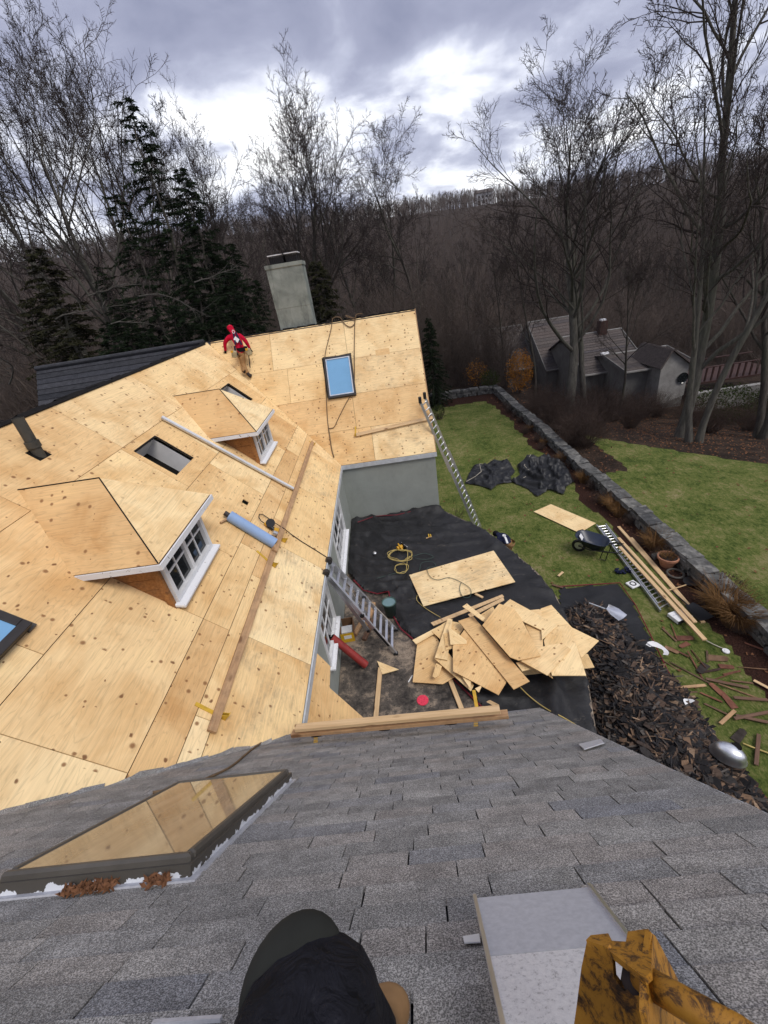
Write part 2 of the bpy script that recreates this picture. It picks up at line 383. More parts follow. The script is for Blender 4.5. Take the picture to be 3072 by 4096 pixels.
# stucco, paint, metal, stone, bark ...
def mk_stucco(name, a, b, st=0.35):
    t = NT(name, 0.85, 0.2); v = t.vec(rnd=9)
    c = t.ramp(t.noise(v, 1.8, 6, 0.65, 0.4), [(0.3, a), (0.7, b)])
    c = t.mix(t.math('MULTIPLY', t.ramp(t.noise(t.vec((1, 1, 0.35), rnd=9), 2.6, 6, 0.7), [(0.52, 0.0), (0.75, 1.0)]), st), c, tuple(q * 0.35 for q in a))
    t.col(c); t.bump(t.noise(v, 34, 4, 0.7), 0.25, 0.01); MATS[name] = t.mat
mk_stucco('stucco', (0.26, 0.278, 0.255), (0.315, 0.335, 0.31), 0.2)
mk_stucco('chimney_render', (0.15, 0.165, 0.148), (0.31, 0.33, 0.295), 0.9)
mk_stucco('neighbour_render', (0.12, 0.115, 0.108), (0.18, 0.175, 0.165), 0.5)
mk_stucco('concrete', (0.20, 0.19, 0.18), (0.33, 0.32, 0.30), 0.5)
def mk_peel(name, paint, under, amt=0.5, sc=7.0):
    t = NT(name, 0.6, 0.3); v = t.vec(rnd=5); f = t.noise(v, sc, 6, 0.7, 0.5)
    c = t.ramp(f, [(amt - 0.015, under), (amt + 0.015, paint)]); t.col(c); t.bump(f, 0.3, 0.01); MATS[name] = t.mat
mk_peel('peeling_white', (0.72, 0.73, 0.76), (0.16, 0.13, 0.11), 0.36, 14)
t = NT('flashing_peeled', 0.55, 0.35); sx = t.n('SeparateXYZ'); t.L(t.obj, sx.inputs[0]); f = t.math('ADD', t.noise(t.vec(), 11, 5, 0.62, 0.4), t.math('MULTIPLY', t.math('SUBTRACT', sx.outputs[2], 0.03), 8.0))
t.col(t.ramp(f, [(0.485, (0.60, 0.62, 0.66)), (0.50, (0.066, 0.059, 0.050))])); MATS['flashing_peeled'] = t.mat
simple('white_paint', (0.70, 0.71, 0.73), 0.5, 0.4, var=0.12); simple('fascia', (0.50, 0.53, 0.56), 0.55, 0.3, var=0.2)
simple('bronze_frame', (0.078, 0.070, 0.060), 0.55, 0.4, var=0.2); simple('dark_frame', (0.030, 0.026, 0.025), 0.5, 0.4)
simple('black_felt', (0.014, 0.013, 0.013), 0.9, 0.1, bump=0.5); simple('shaft_white', (0.62, 0.61, 0.60), 0.8, 0.2, var=0.08)
simple('interior_dark', (0.010, 0.009, 0.008), 0.9, 0.1)
simple('film_blue', (0.17, 0.36, 0.58), 0.12, 0.6, var=0.08, scale=1.5); simple('membrane_blue', (0.26, 0.38, 0.60), 0.6, 0.3, var=0.10, scale=3)
simple('aluminium', (0.62, 0.63, 0.65), 0.34, 0.5, 0.85, var=0.15, scale=9); simple('steel_bright', (0.70, 0.71, 0.74), 0.36, 0.5, 0.95, var=0.12)
simple('black_plastic', (0.014, 0.014, 0.016), 0.45, 0.4); simple('yellow_tool', (0.62, 0.33, 0.02), 0.5, 0.4, var=0.2)
simple('yellow_bracket', (0.60, 0.37, 0.04), 0.55, 0.3, var=0.3, scale=14); simple('rope', (0.17, 0.115, 0.07), 0.9, 0.1, var=0.4, scale=30)
simple('cord_yellow', (0.50, 0.38, 0.13), 0.6); simple('cord_green', (0.050, 0.085, 0.072), 0.6); simple('cord_black', (0.012, 0.012, 0.012), 0.5)
simple('tub_green', (0.045, 0.085, 0.072), 0.5, 0.4); simple('tub_water', (0.15, 0.24, 0.25), 0.08, 0.6, var=0.1)
simple('red_wrap', (0.25, 0.028, 0.024), 0.5, 0.4, var=0.3); simple('yellow_card', (0.60, 0.36, 0.02), 0.7); simple('brown_card', (0.24, 0.13, 0.07), 0.85)
simple('pink_paint', (0.72, 0.055, 0.10), 0.8, 0.2, var=0.3, scale=30); simple('barrow_blue', (0.013, 0.021, 0.042), 0.35, 0.5); simple('terracotta', (0.40, 0.19, 0.115), 0.8, var=0.3)
simple('paper_white', (0.72, 0.72, 0.72), 0.7, var=0.08); simple('ink', (0.02, 0.02, 0.022), 0.6); simple('vent_grey', (0.058, 0.055, 0.047), 0.6, var=0.3)
simple('red_hoodie', (0.52, 0.006, 0.035), 0.9, 0.1, var=0.45, scale=9); simple('khaki', (0.30, 0.17, 0.075), 0.9, 0.1, var=0.3); simple('navy_cloth', (0.020, 0.024, 0.055), 0.9, 0.1, var=0.4)
simple('black_cloth', (0.010, 0.010, 0.012), 0.9, 0.1, var=0.4); simple('skin', (0.42, 0.22, 0.15), 0.6, 0.3); simple('olive_cloth', (0.026, 0.027, 0.024), 0.9, 0.15, var=0.35)
simple('boot_tan', (0.27, 0.155, 0.07), 0.7, 0.3, var=0.35); simple('boot_dark', (0.035, 0.025, 0.022), 0.7, 0.2, var=0.3); simple('canvas_tan', (0.36, 0.31, 0.20), 0.9, 0.1, var=0.3)
simple('deck_red', (0.052, 0.024, 0.020), 0.75, var=0.3); simple('brick_red', (0.060, 0.032, 0.027), 0.9, var=0.35, scale=12); simple('house_white', (0.60, 0.60, 0.62), 0.7)
simple('straw', (0.19, 0.105, 0.045), 0.95, 0.05, var=0.5, scale=3); simple('shrub_twig', (0.085, 0.060, 0.050), 0.95, 0.05, var=0.4); simple('leaf_orange', (0.42, 0.18, 0.035), 0.9, 0.1, var=0.5)
simple('leaf_dry', (0.17, 0.080, 0.042), 0.9, 0.1, var=0.5, scale=40); simple('leaf_green', (0.042, 0.060, 0.014), 0.9, 0.15, var=0.5); simple('needle', (0.0125, 0.0215, 0.0095), 0.9, 0.08, var=0.5, scale=3)
simple('needle_warm', (0.026, 0.026, 0.012), 0.9, 0.08, var=0.5, scale=3)
t = NT('knee_cloth', 0.9, 0.15); v = t.vec(); f = t.noise(v, 14, 5, 0.7, 0.5)
c = t.ramp(f, [(0.3, (0.006, 0.006, 0.008)), (0.62, (0.013, 0.013, 0.018)), (0.70, (0.03, 0.03, 0.035)), (0.78, (0.10, 0.095, 0.09))]); t.col(c); t.bump(t.noise(t.vec((1, 1, 1)), 16, 4, 0.5, 1.8), 0.9, 0.03); MATS['knee_cloth'] = t.mat
def mk_bark(name, a, b, moss=0.0):
    t = NT(name, 0.95, 0.08); f = t.noise(t.vec((7, 7, 1.4), rnd=13), 1.6, 5, 0.7)
    c = t.ramp(f, [(0.32, a), (0.68, b)])
    if moss: c = t.mix(t.math('MULTIPLY', t.ramp(t.noise(t.vec(rnd=13), 0.7, 3), [(0.45, 0.0), (0.65, 1.0)]), moss), c, (0.075, 0.085, 0.055))
    t.col(c); t.bump(f, 0.6, 0.03); MATS[name] = t.mat
mk_bark('bark', (0.034, 0.029, 0.026), (0.11, 0.097, 0.084), 0.35); mk_bark('bark_pale', (0.06, 0.055, 0.048), (0.15, 0.14, 0.12), 0.3)
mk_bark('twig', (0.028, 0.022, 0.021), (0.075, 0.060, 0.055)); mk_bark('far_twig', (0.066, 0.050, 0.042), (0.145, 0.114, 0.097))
mk_bark('dead_branch', (0.045, 0.042, 0.036), (0.12, 0.112, 0.098))
t = NT('stone', 0.9, 0.15); v = t.vec(rnd=27); f = t.noise(v, 6, 6, 0.7)
c = t.mix(1.0, t.ramp(t.rnd, [(0.0, (0.085, 0.085, 0.082)), (0.5, (0.14, 0.136, 0.128)), (1.0, (0.05, 0.052, 0.055))]), t.ramp(f, [(0.3, 0.5), (0.7, 1.5)]), 'MULTIPLY')
c = t.mix(t.ramp(t.noise(v, 3, 5), [(0.52, 0.0), (0.66, 0.55)]), c, (0.30, 0.29, 0.26)); t.col(c); t.bump(f, 0.7, 0.04); MATS['stone'] = t.mat
# torn-off shingles, by object or by island
t = NT('debris', 0.9, 0.12); isl = t.n('NewGeometry').outputs['Random Per Island']
r = t.math('FRACT', t.math('ADD', t.math('MULTIPLY', t.rnd, 7.7), isl))
c = t.ramp(r, [(0.0, (0.018, 0.017, 0.018)), (0.26, (0.034, 0.031, 0.030)), (0.36, (0.090, 0.062, 0.047)), (0.54, (0.055, 0.041, 0.034)), (0.66, (0.032, 0.031, 0.033)), (0.80, (0.085, 0.074, 0.066)), (0.90, (0.165, 0.105, 0.068)), (0.96, (0.24, 0.165, 0.11))], 'CONSTANT')
c = t.mix(1.0, c, t.ramp(t.noise(t.vec((3, 18, 6)), 2, 4, 0.7), [(0.3, 0.55), (0.7, 1.45)]), 'MULTIPLY'); t.col(c); MATS['debris'] = t.mat
t = NT('lost_shingle', 0.9, 0.12); c = t.ramp(t.rnd, [(0.0, (0.20, 0.085, 0.055)), (0.4, (0.11, 0.05, 0.036)), (0.6, (0.036, 0.032, 0.03)), (1.0, (0.24, 0.14, 0.08))])
c = t.mix(1.0, c, t.ramp(t.noise(t.vec(rnd=3), 9, 4, 0.7), [(0.3, 0.6), (0.7, 1.35)]), 'MULTIPLY'); t.col(c); MATS['lost_shingle'] = t.mat
# window glass / roof glass
t = NT('glass_dark', 0.04, 0.7); t.col((0.012, 0.014, 0.016)); MATS['glass_dark'] = t.mat
t = NT('glass_roof', 0.03, 1.0); t.b.inputs['IOR'].default_value = 1.9; c = t.ramp(t.noise(t.vec((6, 1.2, 1)), 1.2, 5, 0.6), [(0.3, (0.20, 0.15, 0.09)), (0.7, (0.36, 0.29, 0.19))]); t.col(c); MATS['glass_roof'] = t.mat  # tan reflection of the plywood slope is painted into the pane colour
# metal roof vent: galvanised, weathered
t = NT('galvanised', 0.5, 0.4, 0.1); v = t.vec(); c = t.ramp(t.noise(v, 60, 4, 0.6), [(0.3, (0.40, 0.41, 0.45)), (0.7, (0.50, 0.51, 0.55))]); t.col(c); MATS['galvanised'] = t.mat
t = NT('galvanised_spotted', 0.5, 0.4, 0.3); v = t.vec(); f = t.noise(v, 75, 6, 0.8); c = t.ramp(f, [(0.33, (0.30, 0.30, 0.32)), (0.45, (0.66, 0.66, 0.69)), (0.7, (0.80, 0.80, 0.82))]); t.col(c); MATS['galvanised_spotted'] = t.mat
t = NT('worn_yellow', 0.5, 0.35); v = t.vec(); f = t.noise(v, 30, 8, 0.8, 0.5); c = t.ramp(f, [(0.36, (0.014, 0.010, 0.008)), (0.445, (0.10, 0.045, 0.012)), (0.51, (0.34, 0.155, 0.018)), (0.75, (0.44, 0.215, 0.026))]); t.col(c); t.bump(f, 0.2, 0.004); MATS['worn_yellow'] = t.mat
# ------------------------------------------------------------------ ground and far hill
def sstep(a, b, x):
    t = np.clip((x - a) / (b - a), 0, 1); return t * t * (3 - 2 * t)
def ground_h(x, y):
    x = np.asarray(x, float); y = np.asarray(y, float)
    r = np.hypot(x, y); az = np.degrees(np.arctan2(x, y))
    right = sstep(8.0, 14, x)
    z = -0.12 * sstep(7.2, 8.0, x) - 3.0 * sstep(17, 36, r) * right - 1.2 * sstep(30, 46, r) * (1 - right) - 4.5 * sstep(40, 95, r)
    hh = np.interp(az, [-180, -60, -14, 9, 21, 38, 60, 180], [40, 58, 60, 55, 48, 37, 28, 40])
    z = z + (hh + 7.0) * sstep(85, 520, r) - 30 * sstep(540, 900, r)
    z = z + 0.9 * np.sin(x * 0.05 + 1) * np.cos(y * 0.043) * sstep(45, 110, r)
    # bed along the stone wall, slightly crowned
    return z
WALL_X = 7.45
def lawn_mask(x, y):
    x = np.asarray(x, float); y = np.asarray(y, float)
    a = (x < 6.75) & (x > -14) & (y < 27.2 - 0.02 * (x - 5) ** 2) & (y > -20)
    # right-hand lawn, up to the leaf litter
    edge = (x - 9.7) * (14.3 - 19.0) - (y - 19.0) * (14.1 - 9.7)          # > 0 : near side
    b = (x > 7.6) & (edge > 0) & (y > -20) & (x < 40) & ~((x < 9.3) & (y > 15.0))
    return (a | b).astype(float)
def mulch_mask(x, y):
    x = np.asarray(x, float); y = np.asarray(y, float)
    w = 6.62 + 0.12 * np.sin(y * 0.9) + 0.10 * np.sin(y * 2.3)
    return ((x > w) & (x < 7.75) & (y < 28.5) & (y > -10)).astype(float) + ((y > 26.9) & (y < 28.6) & (x > 1.5) & (x < 7.8)).astype(float)
def build_ground():
    rs = list(np.arange(0.4, 36, 0.22))
    while rs[-1] < 1400: rs.append(rs[-1] * 1.045 + 0.1)
    # finer sectors in front
    th = np.concatenate([np.radians(np.arange(-60, 75, 0.6)), np.radians(np.arange(75, 300, 5.0))])
    R, T = np.meshgrid(rs, th, indexing='ij'); X = R * np.sin(T); Y = R * np.cos(T); Z = ground_h(X, Y)
    nr, nt = R.shape
    v = np.stack([X, Y, Z], -1).reshape(-1, 3)
    v = np.vstack([v, [[0, 0, 0]]])
    i, j = np.meshgrid(np.arange(nr - 1), np.arange(nt), indexing='ij'); j2 = (j + 1) % nt
    f = np.stack([i * nt + j, i * nt + j2, (i + 1) * nt + j2, (i + 1) * nt + j], -1).reshape(-1, 4)[:, ::-1]
    faces = f.tolist() + [(nr * nt, (k + 1) % nt, k) for k in range(nt)]
    me = bpy.data.meshes.new('ground'); me.from_pydata(v.tolist(), [], faces); me.update()
    col = np.zeros((len(v), 4), np.float32); col[:, 3] = 1
    col[:, 0] = lawn_mask(v[:, 0], v[:, 1]); col[:, 1] = np.clip(mulch_mask(v[:, 0], v[:, 1]), 0, 1)
    at = me.color_attributes.new('mask', 'FLOAT_COLOR', 'POINT'); at.data.foreach_set('color', col.ravel())
    o = link('ground', me, MATS['ground'], smooth=True); o['kind'] = 'structure'
    if me.polygons[10].normal.z < 0: me.flip_normals()
build_ground()
def gz(x, y): return float(ground_h(x, y))
# ------------------------------------------------------------------ the house
house = empty('house', (-3.2, 8.0, 0.0), 'grey rendered house with plywood-sheathed roofs and a grey shingle roof in front', 'house')
def clip(poly, f):
    out = []
    for i in range(len(poly)):
        a, b = poly[i], poly[(i + 1) % len(poly)]; fa, fb = f(a), f(b)
        if fa >= 0: out.append(a)
        if (fa >= 0) != (fb >= 0):
            t = fa / (fa - fb); out.append((a[0] + (b[0] - a[0]) * t, a[1] + (b[1] - a[1]) * t))
    return out
def valF(s): return YF + (ZE + s * SM - ZF) / SF * CF           # Y of far valley at slope distance s
def valN(s): return YN - (ZE + s * SM - ZN) / TN                # Y of near valley
def rectM(y0, y1, s0, s1, g=0.004, mf=0.0, mn=0.0):
    P = [(y0 + g, s0 + g), (y1 - g, s0 + g), (y1 - g, s1 - g), (y0 + g, s1 - g)]
    P = clip(P, lambda p: valF(p[1]) + mf - p[0])
    if P: P = clip(P, lambda p: p[0] - valN(p[1]) + mn)
    return P
HOLES = [(6.83, 7.62, 3.17, 3.925), (11.44, 12.18, 3.14, 3.89)]     # skylight openings in the main slope (Y0,Y1,s0,s1)
SMALL = (7.10, 7.24, 1.86, 1.98)
# roof boarding under the panels (dark felt seen only in the joints)
mb = MB(); ys = sorted({-3.0, 15.0} | {q for h in HOLES + [SMALL] for q in h[:2]}); ss = sorted({0.0, LM} | {q for h in HOLES + [SMALL] for q in h[2:]})
for a, b in zip(ys, ys[1:]):
    for c, d in zip(ss, ss[1:]):
        if any(h[0] - 1e-6 <= a and b <= h[1] + 1e-6 and h[2] - 1e-6 <= c and d <= h[3] + 1e-6 for h in HOLES + [SMALL]): continue
        P = rectM(a, b, c, d, 0, 0.0, 0.3)
        if len(P) > 2: mb.prism([PM(y, s, -0.022) for y, s in reversed(P)], NM, 0.05)
main_roof = mb.build('main_roof', MATS['black_felt'], house)
def ply(P, parent, planefn, n, mat, t=0.016, grain=None, h=0.0):
    pts = [planefn(a, b, h) for a, b in P]
    return panel('plywood_panel', pts, pts[0], grain or (0, 1, 0), Vector(n).cross(Vector(grain or (0, 1, 0))), t, MATS[mat], parent)
rows = [  # s0, s1, seams along Y
    (0.0, 1.075, [-0.6, 1.75, 4.19, 6.45, 8.95, 11.35, 13]),
    (1.075, 1.288, [-1, 2.9, 5.38, 7.2, 8.9, 10.6, 13]),
    (1.288, 1.665, [-1, 1.9, 4.155, 5.98, 8.35, 10.45, 12.8, 14]),
    (1.665, 2.885, [-1, 0.1, 2.18, 4.155, 5.56, 7.77, 8.88, 10.3, 12.2, 14.6]),
    (2.885, 4.096, [-1, 0.6, 2.94, 5.35, 6.70, 8.28, 10.6, 12.9, 14.9]),
    (4.096, LM, [-2.6, -0.3, 2.15, 4.58, 6.77, 9.30, 11.80, 14.9])]
DORM = [4.835, 9.58]                                  # centre Y of the two dormers
for s0, s1, seams in rows:
    for a, b in zip(seams, seams[1:]):
        mat = 'plywood_weathered' if s1 < 1.1 and (a > 8 or a < 4.2) else ('plywood' if random.random() > 0.14 else 'plywood_orange')
        hs = [h for h in HOLES + [SMALL] if a < h[0] and h[1] < b and s0 <= h[2] and h[3] <= s1]
        if not hs:
            P = rectM(a, b, s0, s1, 0.004, 0.0, 0.05)
            if len(P) > 2: ply(P, main_roof, PM, NM, mat)
        else:                                          # a sheet cut round its opening: one mesh of four strips
            h = hs[0]; M = frame(PM((a + b) / 2, (s0 + s1) / 2), (0, 1, 0), NM.cross(Vector((0, 1, 0)))); Mi = M.inverted(); mb = MB()
            for R in ((a, h[0] + .004, s0, s1), (h[1] - .004, b, s0, s1), (h[0] - .004, h[1] + .004, s0, h[2] + .004), (h[0] - .004, h[1] + .004, h[3] - .004, s1)):
                P = rectM(*R, 0.004, 0, 0.05)
                if len(P) < 3: continue
                Q = [Mi @ PM(y, s) for y, s in P]
                ar = sum(Q[i].x * Q[(i + 1) % len(Q)].y - Q[(i + 1) % len(Q)].x * Q[i].y for i in range(len(Q)))
                if ar < 0: Q.reverse()
                mb.prism(Q, (0, 0, 1), 0.016)
            mb.build('plywood_panel', MATS['plywood'], main_roof, M=M)
# shafts of the openings
for h in HOLES:
    mb = MB(); y0, y1, s0, s1 = h; d = 0.42
    for A, B in (((y0, s0), (y1, s0)), ((y1, s0), (y1, s1)), ((y1, s1), (y0, s1)), ((y0, s1), (y0, s0))):
        mb.add([PM(*A, -.02), PM(*B, -.02), PM(*B, -d), PM(*A, -d)], [(0, 1, 2, 3)])
    o = mb.build('skylight_opening', MATS['shaft_white'], house)
    mb = MB(); mb.prism([PM(y0, s0, -d), PM(y0, s1, -d), PM(y1, s1, -d), PM(y1, s0, -d)], NM, 0.02); mb.build('dark_interior', MATS['interior_dark'], o)
    mb = MB()
    for A, B in (((y0, s1), (y1, s1)), ((y1, s0), (y1, s1))): mb.bar(PM(*A, .004), PM(*B, .004), 0.035, 0.012, NM)
    mb.build('torn_felt_edge', MATS['black_felt'], o)
mb = MB(); y0, y1, s0, s1 = SMALL; mb.prism([PM(y0, s0, -.1), PM(y0, s1, -.1), PM(y1, s1, -.1), PM(y1, s0, -.1)], NM, 0.02); mb.bar(PM(y0 + .03, (s0 + s1) / 2, -.06), PM(y1 - .05, (s0 + s1) / 2, -.06), .03, .02, NM); mb.build('bathroom_vent_opening', MATS['interior_dark'], house)

# far wing
def valFX(t): return XE - ((ZF + t * SF) - ZE) / SM * CM
mb = MB(); mb.prism([PF(XG, 0, -.022), PF(XG, LF, -.022), PF(valFX(LF), LF, -.022), PF(valFX(0), 0, -.022)], NF, 0.05); far_roof = mb.build('far_roof', MATS['black_felt'], house)
def rectF(x0, x1, t0, t1, g=0.004):
    P = [(x0 + g, t0 + g), (x1 - g, t0 + g), (x1 - g, t1 - g), (x0 + g, t1 - g)]
    return clip(P, lambda p: p[0] - valFX(p[1]) - 0.004)
for t0, t1, seams, mats in [
    (0.0, 1.07, [-2.8, -0.60, XG], ['plywood', 'plywood_weathered']), (1.07, 2.17, [-3.6, -1.04, XG], ['plywood_orange', 'plywood_orange']),
    (2.17, 3.30, [-4.6, -2.96, -1.79, XG], ['plywood', 'plywood', 'plywood_weathered']), (3.30, LF - .02, [-5.6, -3.39, -1.02, XG], ['plywood', 'plywood', 'plywood'])]:
    for (a, b), m in zip(zip(seams, seams[1:]), mats):
        P = rectF(a, b, t0, t1)
        if len(P) > 2: ply(P, far_roof, PF, NF, m, grain=(1, 0, 0))
P = rectF(-0.15, 0.29, 3.26, 3.46); ply(P, far_roof, PF, NF, 'plywood_orange', grain=(1, 0, 0), h=0.003)
# back slopes, gables and walls
mb = MB()
mb.prism([Vector((XG, YFR, ZR - .02)), Vector((XG, YFR + 2.64, ZF)), Vector((-11.1, YFR + 2.64, ZF)), Vector((-11.1, YFR, ZR - .02))], Vector((0, SF, CF)), 0.06)
mb.prism([Vector((XR, -3, ZR - .02)), Vector((XR, YFR + .5, ZR - .02)), Vector((XR - 3.78, YFR + .5, ZE)), Vector((XR - 3.78, -3, ZE))], Vector((-SM, 0, CM)), 0.06)
mb.build('back_slope', MATS['shingle_dark'], house)
def wall(name, P, n, t=0.12, mat='stucco'):
    mb = MB(); mb.prism(P, n, t); return mb.build(name, MATS[mat], house)
WX, WY = -1.70, 11.66
wall('wall', [(WX, WY, 0), (XG - .03, WY, 0), (XG - .03, WY, ZF - .02), (WX, WY, ZF - .02)], (0, -1, 0))
wall('wall', [(XG - .03, WY + .124, 0), (XG - .03, WY + 5.1, 0), (XG - .03, WY + 5.1, ZF), (XG - .03, YFR, ZR - .10), (XG - .03, WY + .124, ZF + .10)], (1, 0, 0))
# courtyard wall with its two windows: built round the openings
WIN = [(8.10, 10.10, 1.86, 3.02), (5.20, 6.45, 1.98, 3.08)]     # Y0,Y1,z0,z1
mb = MB(); yb = [2.6] + sorted(q for w in WIN for q in w[:2]) + [WY]
for a, b in zip(yb, yb[1:]):
    w = [w for w in WIN if abs(w[0] - a) < 1e-6]
    for z0, z1 in ([(0, ZE - .05)] if not w else [(0, w[0][2]), (w[0][3], ZE - .05)]):
        mb.box((WX - .06, (a + b) / 2, (z0 + z1) / 2), (0.12, b - a, z1 - z0))
mb.build('wall', MATS['stucco'], house)
def window(y0, y1, z0, z1, nc, nr):
    f = MB(); w = 0.07; x = WX + .012
    for a, b, c, d in ((y0, y1, z1 - w, z1), (y0, y1, z0, z0 + w), (y0, y0 + w, z0 + w, z1 - w), (y1 - w, y1, z0 + w, z1 - w)): f.box((x - .03, (a + b) / 2, (c + d) / 2), (0.09, b - a, d - c))
    fr = f.build('window', MATS['white_paint'], house)
    iy0, iy1, iz0, iz1 = y0 + w, y1 - w, z0 + w, z1 - w; gw, gh = (iy1 - iy0) / nc, (iz1 - iz0) / nr
    for i in range(nc):
        for j in range(nr):
            p = MB(); p.box((x - .045, iy0 + (i + .5) * gw, iz0 + (j + .5) * gh), (0.008, gw - .035, gh - .035)); p.build('pane', MATS['glass_dark'], fr)
    m = MB()
    for i in range(1, nc): m.box((x - .04, iy0 + i * gw, (iz0 + iz1) / 2), (0.03, .035, iz1 - iz0))
    for j in range(1, nr): m.box((x - .04, (iy0 + iy1) / 2, iz0 + j * gh), (0.026, iy1 - iy0, .035))
    m.build('glazing_bars', MATS['white_paint'], fr)
    s = MB(); s.box((WX + .035, (y0 + y1) / 2, z0 - .03), (0.13, y1 - y0 + .12, .05)); s.build('sill', MATS['peeling_white'], fr, bevel=.008)
window(*WIN[0], 4, 2); window(*WIN[1], 3, 2)
# eaves boards
mb = MB(); mb.box(((XE + XG) / 2 + .01, YF - .012, ZF - .075), (XG - XE + .02, .024, .13)); mb.build('eaves_board', MATS['fascia'], house)
mb = MB(); mb.box((XE + .012, (2.9 + YF) / 2, ZE - .075), (.024, YF - 2.9, .13)); mb.build('eaves_board', MATS['fascia'], house)
mb = MB(); mb.bar(PF(XG + .012, 0, -.06), PF(XG + .012, LF, -.06), .024, .12, NF); mb.build('barge_board', MATS['lumber_old'], house)
# torn ridge caps
for a, b, nm in ((Vector((XR, -3, ZR + .01)), Vector((XR, YFR - .1, ZR + .01)), 0), (Vector((XR - .1, YFR, ZR + .012)), Vector((XG, YFR, ZR + .012)), 1)):
    mb = MB(); n = 60
    for i in range(n):
        p = a + (b - a) * ((i + .5) / n); L = (b - a).length / n * 1.1; d = (b - a).normalized(); side = Vector((-d.y, d.x, 0))
        j = Vector((0, 0, random.uniform(-.01, .025)))
        for sgn in (1, -1):
            o2 = side * sgn * random.uniform(.07, .14); q = Vector((0, 0, -random.uniform(.05, .12)))
            if sgn * side.x > 0 or (nm and sgn * side.y < 0): o2 *= .3; q *= .25
            mb.add([p - d * L / 2 + j, p + d * L / 2 + j, p + d * L / 2 + o2 + q + j, p - d * L / 2 + o2 + q + j], [(0, 1, 2, 3) if sgn < 0 else (3, 2, 1, 0)])
    mb.build('torn_ridge_cap', MATS['black_felt'], house)
mb = MB(); mb.bar(Vector((XR + .04, -1, ZR - .015)), Vector((XR + .04, YFR - .3, ZR - .015)), .06, .02, NM); mb.build('ridge_batten', MATS['black_felt'], house)

# west continuation of the far wing in dark shingles, laid course by course
mb = MB(); mb.prism([PF(-5.2, 0, -.03), PF(-5.2, LF, -.03), PF(-11.05, LF, -.03), PF(-11.05, 0, -.03)], NF, 0.05); west = mb.build('west_roof', MATS['shingle_dark'], house)
cmesh = None; nC = 26
for i in range(nC):
    t0 = LF * i / nC; t1 = t0 + LF / nC + .02
    x0 = -11.12 + random.uniform(-.01, .01); M = frame(PF(-8.2, t0), (1, 0, 0), (0, CF, SF)); Mi = M.inverted(); mb = MB()
    mb.add([Mi @ PF(x0, t0, .02), Mi @ PF(-5.3, t0, .02), Mi @ PF(-5.3, t1, .0), Mi @ PF(x0, t1, .0), Mi @ PF(x0, t0, -.004), Mi @ PF(-5.3, t0, -.004)], [(0, 1, 2, 3), (4, 5, 1, 0)])
    mb.build('shingle_course', MATS['shingle_dark'], west, M=M)
mb = MB(); mb.tube([PF(-11.12, LF + .01, .03), PF(-5.5, LF + .01, .03)], .07, 8); mb.build('ridge_roll', MATS['shingle_dark'], west)

# chimney
cx0, cx1, cy0, cy1, ct = -3.03, -1.96, 14.36, 15.1, 8.74
mb = MB(); k = 16
def chim_ring(z, g): return [(cx0 - g, cy0 - g, z), (cx1 + g, cy0 - g, z), (cx1 + g, cy1 + g, z), (cx0 - g, cy1 + g, z)]
zs = [5.4, 7.55, 7.56, ct - .12, ct - .10, ct]; gs = [0, 0, .006, .006, .03, .03]
for z, g in zip(zs, gs): mb.v += chim_ring(z, g)
for i in range(len(zs) - 1):
    for j in range(4): mb.f.append((i * 4 + j, i * 4 + (j + 1) % 4, i * 4 + 4 + (j + 1) % 4, i * 4 + 4 + j)); mb.m.append(0)
mb.f.append(tuple(len(mb.v) - 4 + j for j in range(4))); mb.m.append(0)
chim = mb.build('chimney', MATS['chimney_render'], house)
for x, w, dz in ((-2.66, .44, 0.0), (-2.24, .40, .0)):
    mb = MB()
    for i in range(9):
        for yy in (cy0 + .08, cy0 + .44): mb.box((x - w / 2 + w * i / 8, yy, ct + .10), (.012, .012, .20))
    for i in range(6):
        for xx in (x - w / 2, x + w / 2): mb.box((xx, cy0 + .08 + .36 * i / 5, ct + .10), (.012, .012, .20))
    tag(mb.build('flue_screen', MATS['dark_frame'], chim), None); mb = MB(); mb.box((x, cy0 + .24, ct + .225), (w + .06, .54, .025)); mb.build('flue_lid', MATS['house_white'], chim)
    mb = MB(); mb.box((x, cy0 + .26, ct + .08), (w - .06, .26, .17)); mb.build('flue', MATS['dark_frame'], chim)

